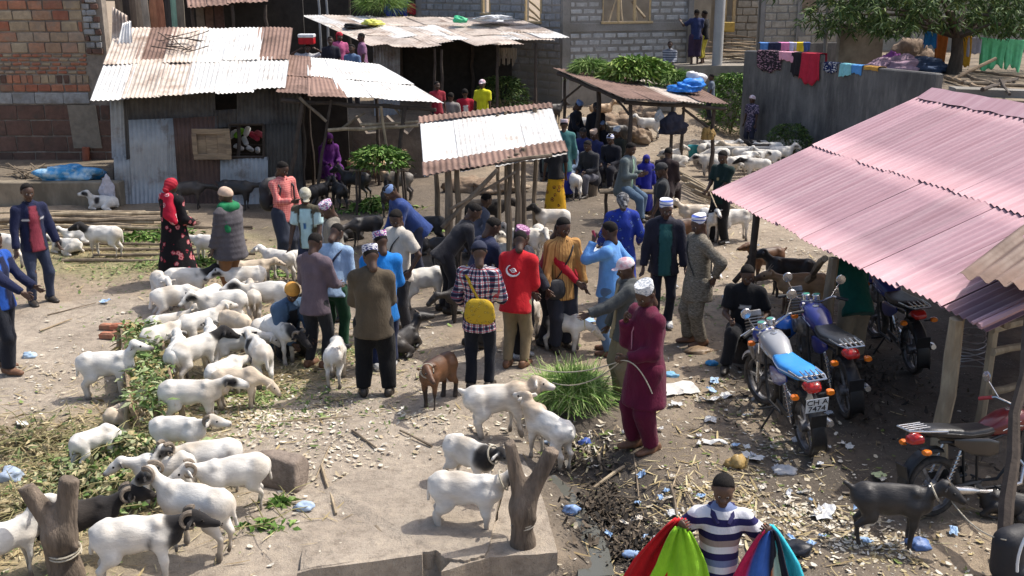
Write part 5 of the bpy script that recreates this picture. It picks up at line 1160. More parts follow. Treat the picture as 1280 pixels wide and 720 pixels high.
# clutter in the yard
for i, (px, py, y, c, s_, lab) in enumerate(((1115, 64, 30.5, (.35, .10, .38), (.35, .25, .35), 'purple cloth heap in the yard behind the wall'), (1122, 76, 29.8, (.42, .28, .36), (.7, .4, .28), 'mauve cloth heap spread in the yard behind the wall'), (1150, 74, 30.0, (.06, .09, .16), (.9, .4, .3), 'dark blue tarpaulin heap under the mango tree'), (1140, 60, 32, (.25, .18, .13), (.6, .4, .5), 'brown bundle behind the tarpaulin heap'))):
    p = at_y(px, py, y); crumple('cloth_heap', (p.x, y, TZ), (s_[0], s_[1], s_[2]), surf('heap_%d' % i, c, .9, .4, 4, .03, 9), lab, 'cloth heap', seed=60+i)
for i, (a, b, r_) in enumerate((((1190, 100), (1245, 73), .05), ((1200, 92), (1262, 112), .05), ((1228, 112), (1272, 98), .045), ((1182, 96), (1236, 112), .06), ((1205, 104), (1290, 108), .05), ((1250, 100), (1262, 118), .04), ((1210, 88), (1300, 100), .04))):
    A_, B_ = at_z(*a, TZ+.1+.05*(i % 3)), at_z(*b, TZ+.08+.05*(i % 2)); 
    if i == 0: B_ = at_y(1245, 73, A_.y+.4)
    o = pole(None, A_, B_, r_, [M_PLANK, M_WOOD, M_WOODD][i % 3], 'timber', i); tag(o, 'loose timber lying on the terrace edge above the pink roof', 'timber', 'timbers on the terrace edge')
# ================================================================ mango tree and other foliage
M_BARK = surf('bark', (.085, .065, .05), .95, .35, 12, .03, 16, stretch=(1, 1, .3))
M_STEM = surf('green_stem', (.22, .20, .09), .8, .3, 20, .003, 40)
def leaves(name, P, D, L, W, C, mat_, droop=.25, up=None):
    """leaf blades: 6-vertex folded blades at P along D"""
    n = len(P); D = D/np.linalg.norm(D, axis=1, keepdims=True); g = np.random.default_rng(n); rv = g.normal(size=(n, 3)); S_ = np.cross(D, rv); S_ /= np.linalg.norm(S_, axis=1, keepdims=True)+1e-9
    V = np.empty((n, 6, 3), np.float32); dn = np.array([0, 0, -1.])
    for j, (a, b) in enumerate(((0, 0.12), (0, -0.12), (.45, 1), (.45, -1), (1, .08), (1, -.08))): V[:, j] = P+D*(a*L)[:, None]+S_*(b*W*.5)[:, None]+dn*(droop*(a*a)*L)[:, None]
    bi = np.arange(n)[:, None]*6; Q = np.concatenate([bi+np.array([0, 1, 3, 2]), bi+np.array([2, 3, 5, 4])]); return np_mesh(name, V.reshape(-1, 3), Q, mat_, False, None, np.repeat(C, 6, 0))
def pal(g, n, cols): return (np.array(cols, np.float32)[g.integers(0, len(cols), n)]*g.uniform(.75, 1.25, (n, 1))).astype(np.float32)
G_MANGO = [(.050, .095, .026), (.075, .125, .032), (.036, .065, .02), (.13, .18, .05)]; G_FRESH = [(.10, .19, .035), (.14, .25, .05), (.07, .14, .03), (.20, .29, .08)]; G_GRASS = [(.13, .24, .045), (.19, .30, .07), (.09, .18, .035), (.27, .36, .12)]
tree = empty('mango_tree', (0, 0, 0)); tag(tree, 'mango tree with long drooping dark leaves behind the laundry wall', 'tree')
ty = 29.6; tb = at_y(1192, 90, ty); tb.z = TZ-.05; m = MB()
fork = at_y(1197, 42, ty); m.tube([tb, tb.lerp(fork, .5)+Vector((.05, 0, 0)), fork], [.22, .17, .14], 10)
TIPS = [(1085, 10, -.6), (1130, 22, .5), (1060, 18, .6), (1150, -30, -.5), (1215, -20, .4), (1262, 20, -.4), (1300, 5, .5), (1245, 45, .1), (1180, 12, -.9), (1230, 5, .9), (1110, -20, 0), (1290, 40, -.8), (1320, -30, 0), (1095, 45, .2), (1050, -10, -.2)]
tips = [at_y(a, b, ty+c*2.2) for a, b, c in TIPS]
for i, t_ in enumerate(tips): mid = fork.lerp(t_, .5)+Vector((0, 0, .25)); m.tube([fork-Vector((0, 0, .1)), mid, t_], [.085, .05, .018], 6)
m.build('trunk', M_BARK, tree, True)
g = np.random.default_rng(3); Pl, Dl = [], []
for t_ in tips:
    for _ in range(40):
        c = np.array(t_)+g.normal(size=3)*np.array([.75, .7, .42]); k = 24
        if at_y(0, 0, 1) and c[2] < TZ+1.15: continue
        a = g.uniform(0, 6.28, k); e = g.uniform(-.9, .35, k); Pl.append(c+g.normal(size=(k, 3))*.07); Dl.append(np.stack([np.cos(a)*np.cos(e), np.sin(a)*np.cos(e), np.sin(e)], 1))
Pl, Dl = np.concatenate(Pl), np.concatenate(Dl); n = len(Pl)
obj('crown', leaves('crown', Pl, Dl, g.uniform(.16, .27, n), g.uniform(.035, .06, n), pal(g, n, G_MANGO), M_LEAF, .35), tree)
def bush(name, p, r, n, cols, label, L=(.1, .22), W=(.03, .06), seed=0, cat='bush', stems=8, dome=1.0, loc_only=False):
    g = np.random.default_rng(seed); root = empty(name, (p[0], p[1], p[2])); tag(root, label, cat); m = MB()
    for i in range(stems): a = g.uniform(0, 6.28); q = g.uniform(.3, .9); m.tube([(0, 0, -.02), (r[0]*.4*q*math.cos(a), r[1]*.4*q*math.sin(a), r[2]*.5), (r[0]*.8*q*math.cos(a), r[1]*.8*q*math.sin(a), r[2]*(1-.5*q))], [.014, .011, .006], 5)
    m.build('stems', M_STEM, root)
    a = g.uniform(0, 6.28, n); z_ = g.uniform(0, 1, n)**.7; rr = np.sqrt(g.uniform(.15, 1, n))*np.sqrt(np.clip(1-(z_*.95)**2, .02, 1)); rr *= 1+.25*np.sin(a*3+seed)*z_
    P = np.stack([r[0]*rr*np.cos(a), r[1]*rr*np.sin(a), r[2]*z_*dome+.02], 1); D = np.stack([np.cos(a)+g.normal(0, .6, n), np.sin(a)+g.normal(0, .6, n), g.normal(.35, .5, n)], 1)
    Lr = g.uniform(*L, n); obj('foliage', leaves('foliage', P, D, Lr, g.uniform(*W, n)*1.0, pal(g, n, cols), M_LEAF, .4), root); return root
def at_g(px, py): return gp(px, py)
p = at_y(915, 158, 31.0); bush('shrub', (p.x, 31.2, gz(p.x, 31.2)), (.95, .6, 1.75), 2600, G_FRESH, 'tall bright green leafy shrub below the platform corner', seed=4)
p = at_y(986, 180, 28.2); bush('shrub', (p.x, 28.0, gz(p.x, 28)), (.72, .5, .95), 1800, G_MANGO+[(.06, .10, .03)], 'dark round shrub at the foot of the laundry wall', (.06, .13), (.025, .045), seed=5)
p = at_y(640, 120, 33.2); bush('shrub', (p.x-.3, 31.6, gz(p.x, 31.6)), (.9, .6, 1.1), 1500, G_MANGO, 'dark shrub beside the ragged shack under the block building', seed=6)
# fodder stacked on the bench shelter roof
for i, (px, py, r_, c, lab, LL, WW) in enumerate(((736, 92, (.45, .3, .24), G_GRASS, 'heap of cut grass on the bench shelter roof', (.25, .45), (.012, .02)), (793, 101, (.95, .45, .50), [(.24, .34, .07), (.16, .27, .05), (.32, .40, .12), (.10, .19, .03)], 'large heap of leafy green branches on the bench shelter roof', (.14, .28), (.06, .11)), (842, 107, (.38, .3, .26), G_GRASS, 'small heap of cut grass beside the leafy branches on the roof', (.25, .4), (.012, .02)))):
    p = roofpt(BA, BB, BC, BD, px, py); bush('fodder_heap', p+Vector((0, 0, .03)), r_, 1500 if i != 1 else 2600, c, lab, LL, WW, seed=20+i, cat='fodder', stems=10)
p = roofpt(FA, FB, FC, FD, 478, 14)+Vector((0, 0, .05)); bush('fodder_heap', p, (.7, .45, .55), 1800, G_GRASS, 'bundle of green grass on the ragged tin roof', (.3, .6), (.012, .02), seed=25, cat='fodder')
# ================================================================ dark stalls closing the back left
st1 = empty('back_stall', (0, 0, 0)); tag(st1, 'dark timber stall with a rusty roof behind the tin shack', 'stall')
roof(st1, at_y(236, 9, 30.5), at_y(334, 2, 30.5), at_y(330, -30, 33), at_y(230, -26, 33), 4, 1, lambda c, r, g: M_RUST, 51, .03, amp=.015, pitch=.14)
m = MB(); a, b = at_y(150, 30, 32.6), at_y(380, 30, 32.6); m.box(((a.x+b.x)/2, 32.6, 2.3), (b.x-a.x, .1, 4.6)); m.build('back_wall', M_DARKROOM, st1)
for px in (240, 290, 332): t_ = at_y(px, 6, 30.7); pole(st1, ground_at(t_), t_, .06, M_WOODD, 'post', px)
for i, (px, c) in enumerate(((262, (.12, .07, .05)), (275, (.09, .05, .04)), (252, (.16, .13, .1)))): a = at_y(px, 30, 31.2); MB().box((a.x, 31.2, a.z-.7), (.26, .06, 2.6), None, 0, .01).build('plank', surf('stall_plank_%d' % i, c, .9, .3, 8), st1)
pl_ = empty('plank_screen', (0, 0, 0)); tag(pl_, 'leaning screen of bark slabs and planks behind the shack roof', 'screen')
for i, (px, c) in enumerate(((150, (.20, .155, .11)), (158, (.05, .04, .035)), (166, (.16, .12, .09)), (174, (.33, .26, .19)), (183, (.42, .36, .29)), (193, (.40, .18, .10)), (202, (.36, .15, .085)), (210, (.06, .05, .045)), (217, (.22, .36, .27)), (224, (.19, .16, .12)))):
    a, b = at_y(px, 40, 27.2), at_y(px-2+3*math.sin(i*3), -25, 27.6); m = MB(); m.tube([a-Vector((0, 0, 1.0)), a.lerp(b, .5)+Vector((.03*math.sin(i), 0, 0)), b], [.11, .115, .09], 6); m.v = [Vector((v.x, 27.4+(v.y-27.4)*.35, v.z)) for v in m.v]; m.build('plank', surf('slab_%d' % i, c, .9, .3, 10, .02, 20, stretch=(1, 1, .3)), pl_)
# torn pale sheets over the shack's back corner
for i, (q, mt) in enumerate((([(138, 72), (166, 74), (160, 20), (140, 8)], M_RUSTL), ([(146, 62), (166, 60), (164, 26), (152, 28)], M_GALV))):
    A_ = [at_y(*c, 24.6-.2*i+(.3 if j > 1 else 0)) for j, c in enumerate(q)]; o = obj('torn_sheet', sheet_mesh(*A_, mt, .1, .02, 6, .03, i), shack)
st2 = empty('back_stall', (0, 0, 0)); tag(st2, 'long dark market stall with hanging blue cloths at the far back', 'stall')
m = MB(); a, b = at_y(318, 30, 39), at_y(545, 30, 39); m.box(((a.x+b.x)/2, 39, 3.0), (b.x-a.x, .1, 6)); m.build('back_wall', M_DARKROOM, st2)
for px in (336, 346, 375, 398, 408, 436, 520): a = at_y(px, 0, 38); pole(st2, (a.x, 38, gz(a.x, 38)-.05), (a.x, 38, 5.6), .05, M_GALVG if px in (398, 408) else M_WOODD, 'post', px)
for i, (px, py, c, w_, f_, lab) in enumerate(((364, -6, (.03, .07, .32), .3, 1.0, 'blue cloth hanging in the far stall'), (488, -8, (.02, .04, .25), .5, .75, 'dark blue cloth hanging behind the grass on the roof'), (500, -8, (.03, .05, .30), .5, .75, 'deep blue cloth hanging at the right of the far stall'), (514, 6, (.45, .02, .04), .3, .3, 'red cloth hanging by the block building'))):
    p = at_y(px, py, 36.9); drape('hung_cloth', p, Vector((1, 0, 0)), Vector((0, -1, 0)), w_, f_, f_*.6, cloth_mat('fs_%d' % i, c), lab, seed=80+i, th=.03, loft=.012)
pole(st2, at_y(330, -7, 36.9), at_y(530, -7, 36.9), .02, M_WOODD, 'rail', 3)

# mud wall behind the lean-to
m = MB(); a, b = at_y(382, 160, 25.6), at_y(535, 160, 25.6)
for i in range(12):
    x0_, x1_ = a.x+(b.x-a.x)*i/12, a.x+(b.x-a.x)*(i+1)/12; 
top_ = [(a.x+(b.x-a.x)*i/12, 1.25+.18*math.sin(i*1.7)+.1*math.sin(i*4.1)) for i in range(13)]; vs = []
for (x, z) in top_: vs += [(x, 25.5, -.1), (x, 25.5, z), (x, 25.8, z), (x, 25.8, -.1)]
m.add(vs, [(4*i+k, 4*i+4+k, 4*i+4+(k+1) % 4, 4*i+(k+1) % 4) for i in range(12) for k in range(4)]+[(0, 1, 2, 3), (48, 51, 50, 49)]); tag(m.build('mud_wall', surf('crumbling_mud', (.17, .14, .11), .95, .3, 3, .04, 9, c2=(.10, .08, .065), cscale=1.4)), 'crumbling low mud wall behind the lean-to', 'wall')
# ================================================================ motorbikes
def paint(name, c, rough=.3, coat=.4): return surf(name, c, rough, .06, 8, 0, spec=.5, coat=coat)
M_CHROME = surf('dull_chrome', (.55, .55, .56), .25, .1, 20, 0, metal=.9); M_STEEL = surf('engine_alloy', (.22, .22, .23), .45, .25, 20, .002, 60, metal=.6, c2=(.08, .07, .06), cscale=6)
M_BLKPL = surf('black_plastic', (.018, .018, .019), .45, .2, 20, .001, 60); M_TYRE = surf('dusty_tyre', (.035, .033, .031), .85, .3, 20, .004, 60, c2=(.09, .075, .06), cscale=5)
M_REDLENS = surf('red_lens', (.42, .012, .010), .2, .1, 10, 0, coat=.5); M_ORLENS = surf('orange_lens', (.75, .18, .01), .25, .1, 10, 0, coat=.5); M_GLASS = surf('lamp_glass', (.55, .56, .58), .08, .1, 10, 0, coat=.8)
M_PLATE = surf('number_plate_white', (.72, .74, .76), .5, .05, 8, 0); M_INK = surf('plate_ink', (.03, .03, .035), .6, .05, 8, 0); M_SEATB = surf('black_seat_vinyl', (.022, .022, .024), .38, .25, 14, .004, 40, spec=.5)
def text_mesh(txt, size, mat_, depth=.002):
    cu = bpy.data.curves.new('txt', 'FONT'); cu.body = txt; cu.size = size; cu.align_x = 'CENTER'; cu.align_y = 'CENTER'; cu.extrude = depth; o = bpy.data.objects.new('txt', cu); COL.objects.link(o)
    dg = bpy.context.evaluated_depsgraph_get(); me = bpy.data.meshes.new_from_object(o.evaluated_get(dg)); bpy.data.objects.remove(o); bpy.data.curves.remove(cu); me.materials.clear(); me.materials.append(mat_); return me
def motorbike(p, yaw, label, tank_c, seat_mat, panel_c, plate=None, s=1.0, lean=7, helmet=False, grip_m=None, fender=None, steer=25, rack=True):
    root = empty('motorbike', p, R(yaw)); root.rotation_euler = (R(-lean), 0, R(yaw)); root.scale = (s,)*3; tag(root, label, 'motorbike')
    T = lambda nm, m, mt, sm=True, par=None: m.build(nm, mt, par or root, sm)
    fa, ra = Vector((.66, 0, .295)), Vector((-.60, 0, .295))
    def wheel(c, rz=0):
        tr = MB().lathe([(.262+.036*math.cos(a), .045*math.sin(a)) for a in np.linspace(0, 6.283, 13)[:-1]], 28, 'y', (0, 0, 0), closed=True); w_ = T('wheel', tr, M_TYRE); w_.location = c; w_.rotation_euler = (0, 0, rz)
        rm = MB().lathe([(.232+.012*math.cos(a), .03*math.sin(a)) for a in np.linspace(0, 6.283, 9)[:-1]], 28, 'y', closed=True); rm.lathe([(.02, -.07), (.055, -.06), (.06, -.02), (.06, .02), (.055, .06), (.02, .07)], 12, 'y')
        for i in range(6): a = i*math.pi/3; rm.box((.145*math.cos(a), 0, .145*math.sin(a)), (.18, .022, .032), Matrix.Rotation(-a, 3, 'Y'))
        T('rim', rm, M_STEEL, True, w_); return w_
    st = R(steer); wheel(fa, st); wheel(ra)
    fr = MB()
    for q in (-1, 1):
        fr.tube([(.42, q*.03, .86), (.30, q*.06, .78), (-.15, q*.11, .70), (-.62, q*.10, .76)], .016, 6); fr.tube([(.42, q*.03, .80), (.36, q*.06, .45), (.20, q*.09, .24), (-.18, q*.09, .25), (-.20, q*.10, .68)], .016, 6)
        fr.tube([(-.15, q*.10, .32), (-.60, q*.11, .295)], .02, 6); fr.tube([(.02, q*.10, .25), (.04, q*.26, .24)], .012, 6)
    T('frame', fr, M_BLKPL)
    en = MB(); en.loft([(-.20, .33, .07, .09), (-.16, .34, .11, .12), (.10, .33, .12, .12), (.18, .34, .10, .09)], 14, 3)
    for i in range(6): en.box((.16+.012*i, 0, .46+.030*i), (.17, .17, .014), Matrix.Rotation(R(22), 3, 'Y'))
    en.box((.235, 0, .66), (.13, .13, .07), Matrix.Rotation(R(22), 3, 'Y'), 0, .01)
    for q in (-1, 1): en.lathe([(.0, q*.13), (.075, q*.125), (.085, q*.10), (.085, q*.05)], 16, 'y', (-.05, 0, .33))
    T('engine', en, M_STEEL)
    ex = MB(); ex.tube([(.24, -.05, .55), (.34, -.09, .42), (.28, -.13, .26), (.0, -.15, .22), (-.15, -.16, .24), (-.25, -.165, .26)], .02, 8); ex.tube([(-.22, -.165, .255), (-.30, -.17, .27), (-.72, -.175, .35), (-.78, -.175, .36)], [.025, .042, .045, .03], 10); T('exhaust', ex, M_CHROME)
    sh = []
    for q in (-1, 1):
        m = MB(); a, b = Vector((-.55, q*.125, .32)), Vector((-.40, q*.125, .66)); m.tube([a, b], .012, 6)
        m.tube([a.lerp(b, .15+.75*t/40)+Vector((.026*math.cos(t*1.1), .026*math.sin(t*1.1), 0)) for t in range(41)], .005, 4); T('shock_absorber', m, M_CHROME)
    # fork, bars
    ax = Vector((.40, 0, .90)); rot = Matrix.Rotation(st, 4, Vector((-.3, 0, .6)).normalized())
    def F(v): return (Matrix.Translation(ax) @ rot @ Matrix.Translation(-ax)) @ Vector(v)
    fk = MB()
    for q in (-1, 1): fk.tube([F((.66, q*.075, .295)), F((.56, q*.075, .56))], .026, 8); fk.tube([F((.56, q*.075, .56)), F((.42, q*.075, .93))], .017, 8)
    fk.box(F((.435, 0, .88)), (.07, .20, .03)); T('fork', fk, M_CHROME)
    root.children[0].location = F(fa)
    hb = MB(); hb.tube([F((.26, -.36, 1.04)), F((.30, -.22, 1.06)), F((.39, -.10, .97)), F((.40, .10, .97)), F((.30, .22, 1.06)), F((.26, .36, 1.04))], .012, 7); h_ = T('handlebar', hb, M_CHROME)
    for q in (-1, 1):
        T('grip', MB().tube([F((.255, q*.37, 1.04)), F((.287, q*.25, 1.055))], .019, 8), grip_m or M_BLKPL, True, h_); T('lever', MB().tube([F((.33, q*.24, 1.05)), F((.33, q*.36, 1.03))], .006, 5), M_CHROME, True, h_)
        mi = MB(); mi.tube([F((.31, q*.20, 1.06)), F((.28, q*.27, 1.22))], .006, 5); mi.lathe([(.0, -.012), (.05, -.008), (.055, .0), (.045, .006), (0, .006)], 12, 'x', F((.28, q*.28, 1.26))); T('mirror', mi, M_CHROME, True)
    hl = MB(); hl.loft([(.0, 0, .06, .055), (.05, 0, .10, .095), (.11, 0, .105, .10)], 16, 2.2); hl.M = Matrix.Identity(4); hl.v = [F(v+Vector((.43, 0, .86))) for v in hl.v]; H_ = T('headlight', hl, paint('hl_'+str(tank_c), panel_c)); g_ = MB().loft([(.112, 0, .095, .09), (.128, 0, .06, .055)], 16, 2.2); g_.v = [F(v+Vector((.43, 0, .86))) for v in g_.v]; T('lens', g_, M_GLASS, True, H_)
    dm = MB()
    for q in (-1, 1): dm.lathe([(.045, 0), (.048, .05), (.04, .058), (0, .058)], 14, 'z', F((.40, q*.055, .99)))
    D_ = T('instrument_cluster', dm, M_CHROME)
    for q in (-1, 1): T('dial', MB().lathe([(.036, 0), (0, .002)], 14, 'z', F((.40, q*.055, 1.0495))), surf('dial_face', (.05, .25, .18), .3, .1), True, D_)
    ff = MB(); pts = []
    for t in np.linspace(-.5, 1.05, 9): pts.append(F(fa+Vector((.335*math.sin(-t+.55), 0, .335*math.cos(-t+.55)))))
    vs = []; side_ = (F((0, 1, 0))-F((0, 0, 0))).normalized()
    for pt in pts:
        c = (pt-F(fa)).normalized(); vs += [pt-side_*.06-c*.02, pt-side_*.045+c*.005, pt+side_*.045+c*.005, pt+side_*.06-c*.02]
    ff.add(vs, [(4*i+k, 4*i+k+1, 4*i+k+5, 4*i+k+4) for i in range(len(pts)-1) for k in range(3)]); o = T('front_mudguard', ff, paint('fender_'+str(panel_c), fender or panel_c)); md = o.modifiers.new('t', 'SOLIDIFY'); md.thickness = .006
    # tank, seat, tail
    tk = MB().loft([(.43, .84, .03, .05), (.40, .85, .10, .09), (.30, .86, .135, .115), (.15, .845, .14, .11), (.0, .81, .11, .085), (-.08, .79, .085, .06)], 18, 2.6); t_ = T('fuel_tank', tk, paint('tank_'+str(tank_c), tank_c))
    T('fuel_cap', MB().lathe([(.035, 0), (.035, .014), (0, .016)], 12, 'z', (.22, 0, .955)), M_CHROME, True, t_)
    st_ = MB()
    for q in (-1, 1): st_.tube([(.34, q*.118, .90), (.20, q*.137, .86), (.06, q*.125, .80), (.20, q*.139, .835), (.33, q*.122, .82)], .005, 4)
    T('stripe', st_, M_PLATE, True, t_)
    se = MB().loft([(.03, .79, .07, .03), (.0, .80, .10, .05), (-.12, .79, .125, .055), (-.30, .795, .145, .055), (-.50, .83, .14, .055), (-.68, .85, .12, .045), (-.74, .85, .08, .025)], 18, 3.2); se_ = T('seat', se, seat_mat)
    pg = MB()
    for q in (-1, 1): pg.tube([(-.0, q*.10, .80), (-.12, q*.127, .795), (-.30, q*.147, .80), (-.50, q*.142, .835), (-.68, q*.122, .855)], .006, 4)
    T('piping', pg, M_PLATE if seat_mat is not M_SEATB else M_SEATB, True, se_)
    for q in (-1, 1):
        sp = MB().loft([(.02, .64, .008, .06, q*.12), (-.10, .65, .014, .095, q*.13), (-.30, .69, .014, .08, q*.135), (-.48, .75, .008, .03, q*.13)], 12, 3); T('side_panel', sp, paint('panel_'+str(panel_c), panel_c))
    rf = MB(); vs = []; P_ = [Vector((-.60+.34*math.sin(t), 0, .31+.36*math.cos(t))) for t in np.linspace(.2, -2.0, 10)]
    for pt in P_: vs += [pt+Vector((0, -.075, -.02)), pt+Vector((0, -.05, .01)), pt+Vector((0, .05, .01)), pt+Vector((0, .075, -.02))]
    rf.add(vs, [(4*i+k, 4*i+k+1, 4*i+k+5, 4*i+k+4) for i in range(9) for k in range(3)]); o = T('rear_mudguard', rf, M_BLKPL); md = o.modifiers.new('t', 'SOLIDIFY'); md.thickness = .006
    if rack:
        rk = MB()
        rk.tube([(-.55, -.13, .86), (-.80, -.12, .885), (-.93, -.09, .895), (-.93, .09, .895), (-.80, .12, .885), (-.55, .13, .86)], .010, 6)
        for q in (-.075, -.025, .025, .075): rk.tube([(-.70, q, .905), (-.93, q, .90)], .007, 5)
        rk.tube([(-.80, -.12, .887), (-.80, .12, .887)], .008, 5); T('rear_rack', rk, M_CHROME)
    tl = MB().loft([(-.76, .785, .085, .045), (-.80, .785, .085, .05), (-.86, .775, .07, .038), (-.875, .77, .04, .02)], 14, 2.6); T('tail_light', tl, M_REDLENS)
    for (x, z, sx) in ((-.80, .70, -1), (.44, .80, 1)):
        for q in (-1, 1):
            m = MB().loft([(x-.03, z, .035, .022, q*.17), (x, z, .042, .03, q*.17), (x+.035, z, .03, .022, q*.17)], 10, 2.4); o = T('indicator', m, M_ORLENS); T('stalk', MB().tube([(x, q*.06, z), (x, q*.14, z)], .009, 5), M_BLKPL, True, o)
    if plate:
        pm = MB().box((0, 0, 0), (.006, .21, .165), None, 0, .004); pl = T('number_plate', pm, M_PLATE); pl.location = (-.905, 0, .635); pl.rotation_euler = (0, R(-18), 0)
        for i, t in enumerate(plate):
            me = text_mesh(t, .085, M_INK); o = obj('plate_lettering', me, pl, (-.006, 0, .038-.076*i), (R(90), 0, R(-90)))
        T('plate_bracket', MB().tube([(-.80, 0, .74), (-.89, 0, .66)], .014, 5), M_BLKPL)
    mf = MB().box((-.93, 0, .47), (.012, .15, .17), Matrix.Rotation(R(-12), 3, 'Y'), 0, .004); T('mud_flap', mf, M_BLKPL)
    T('chain_guard', MB().box((-.36, .12, .36), (.44, .02, .07), Matrix.Rotation(R(-4), 3, 'Y'), 0, .008), M_BLKPL)
    T('side_stand', MB().tube([(-.05, .12, .27), (-.02, .27, .02-.27*math.tan(R(-lean)) if False else .035)], .011, 6), M_BLKPL)
    return root
def seat_two(name, c): return surf(name, c, .35, .08, 10, .002, 40, spec=.5)
BLUE_P = (.015, .022, .16)
# wheel contacts on the ground: front (955,495) rear (1018,575)
def bike_between(fpx, rpx, **k):
    f_, r_ = gp(*fpx), gp(*rpx); d = f_-r_; yaw = math.degrees(math.atan2(d.y, d.x)); s_ = d.xy.length/1.26; c = (f_+r_)/2; return motorbike((c.x, c.y, c.z), yaw, s=max(.88, min(1.06, s_)), **k)
b1 = bike_between((950, 498), (1019, 578), label='blue motorbike with a bright sky blue seat parked nearest the litter', tank_c=(.30, .31, .33), seat_mat=seat_two('sky_blue_vinyl', (.03, .27, .68)), panel_c=(.02, .045, .26), plate=('CH A', '7474'), steer=18, fender=(.35, .37, .42))
b2 = bike_between((1003, 462), (1066, 530), label='dark blue motorbike with a black seat and a blue helmet on its bars', tank_c=BLUE_P, seat_mat=M_SEATB, panel_c=(.015, .025, .18), steer=-15)
b3 = bike_between((1093, 420), (1145, 470), label='blue motorbike deepest in the shade under the pink roof', tank_c=(.02, .05, .25), seat_mat=M_SEATB, panel_c=(.02, .04, .2), plate=('TK', '2118') if False else None, steer=10)
b4 = bike_between((1300, 622), (1160, 648), label='dark red motorbike with a long black seat at the right edge', tank_c=(.12, .008, .012), seat_mat=M_SEATB, panel_c=(.018, .016, .017), steer=20, grip_m=surf('red_grip', (.45, .06, .06), .6))
# helmet hung on the second bike's mirror
p = to = b2.matrix_world if False else None
hp_ = at_y(983, 408, gp(1003, 462).y-.02)
V, Q = field_mesh([cone((-.02, 0, 0), (.03, 0, 0), .135, .13, .04), cone((.06, 0, -.06), (.07, 0, -.09), .10, .09, .05)], .016, clip=[((0, 0, -.13), (0, 0, -1))])
C = np.tile(np.array((.02, .13, .5), np.float32), (len(V), 1)); C[(V[:, 0] > .06) & (V[:, 2] < .035) & (V[:, 2] > -.07)] = (.02, .02, .025); C[(V[:, 2] < -.09)] = (.03, .03, .04); C[np.abs(V[:, 1]+.05+.3*V[:, 2]) < .012] = (.55, .62, .7)
o = obj('helmet', np_mesh('helmet', V, Q, attr_mat('helmet_gloss', .2, .08, 10, 0, 60, .5), True, None, C), None, hp_, (0, R(10), R(215))); tag(o, 'glossy blue helmet hung on the bars of the dark blue motorbike', 'helmet')
# ================================================================ the people
def HT(px, py, ztop):
    """ground point under a head top seen at (px,py), ztop above the ground"""
    p = at_z(px, py, ztop)
    for _ in range(4): p = at_z(px, py, ztop+gz(p.x, p.y))
    return (p.x, p.y, gz(p.x, p.y))
NAVY = (.012, .016, .05); JEAN = (.03, .04, .075); BLK = (.010, .010, .011); KHAKI = (.26, .20, .12); OLIVE = (.085, .075, .05)
K_PINK = cloth_pat('kufi_pink', 'mosaic', [(.62, .62, .64), (.55, .12, .28), (.12, .1, .3), (.7, .68, .7)], 60); K_BLUE = cloth_pat('kufi_blue', 'mosaic', [(.70, .70, .72), (.06, .07, .2), (.66, .66, .7)], 60); K_STR = cloth_pat('kufi_striped', 'stripes', [(.75, .75, .78), (.06, .10, .35), (.75, .75, .78)], 22)
K_WHT = cloth_pat('kufi_white', 'mosaic', [(.70, .70, .68), (.55, .56, .58), (.72, .72, .70), (.35, .38, .42)], 55); K_PURP = cloth_pat('kufi_purple', 'mosaic', [(.20, .06, .16), (.30, .12, .24), (.45, .3, .4)], 50)
C_NAVY = surf('navy_cap_cloth', (.02, .025, .05), .9); C_WHITE = surf('white_cap_cloth', (.68, .62, .64), .9, c2=(.5, .25, .3), cscale=12); C_CAMO = surf('camo_cap_cloth', (.34, .32, .24), .9, .3, 20, c2=(.55, .53, .45), cscale=14); C_TAN = surf('tan_wool', (.52, .38, .29), .95); C_ORANGE = surf('orange_cap_cloth', (.62, .30, .06), .9); C_RED = surf('crimson_scarf', (.38, .012, .03), .85); C_DK = surf('charcoal_cap', (.03, .03, .032), .9); C_BLUEK = surf('denim_blue_cap', (.16, .24, .42), .9); C_HIJ = surf('royal_blue_veil', (.015, .018, .22), .85); C_HEADW = surf('grey_black_headtie', (.05, .05, .055), .9, .5, 30, c2=(.3, .3, .3), cscale=18)
from mathutils.bvhtree import BVHTree
def strap(info, mat_=None, w_=.018, side_=1, name='bag_strap'):
    """flat strap laid on the clothes from one shoulder to the other hip, front and back"""
    top_o = max((c for c in info['body'].children if c.type == 'MESH' and len(c.data.polygons) > 400 and c.name.split('.')[0] not in ('trousers', 'shorts', 'skirt', 'hair')), key=lambda c: len(c.data.polygons))
    bv = BVHTree.FromPolygons([v.co for v in top_o.data.vertices], [tuple(p.vertices) for p in top_o.data.polygons]); s = info['sc']; u, f, lt = info['u'], info['f'], info['lat']
    a = info['sh'][side_]-lt*side_*.055*s; b = info['base']+lt*(-side_)*.13*s+u*.06*s; m = MB(); path = []
    for q in (1, -1):
        seg = []
        for t in np.linspace(.06, .94, 14):
            c = a.lerp(b, t); hit = bv.ray_cast(c+f*q*.6*s, -f*q)
            if hit[0] is not None: seg.append(hit[0]+f*q*.008)
        path.append(seg)
    full = path[0][::-1]+[a+u*.075*s]+path[1]; vs = []; wd = u*w_*.55+lt*side_*w_*.85
    for p in full: vs += [p-wd, p+wd]
    m.add(vs, [(2*i, 2*i+1, 2*i+3, 2*i+2) for i in range(len(full)-1)]); o = m.build(name, mat_ or MATS['black_plastic'], info['body'], True); md = o.modifiers.new('t', 'SOLIDIFY'); md.thickness = .008; md.offset = 1; return o
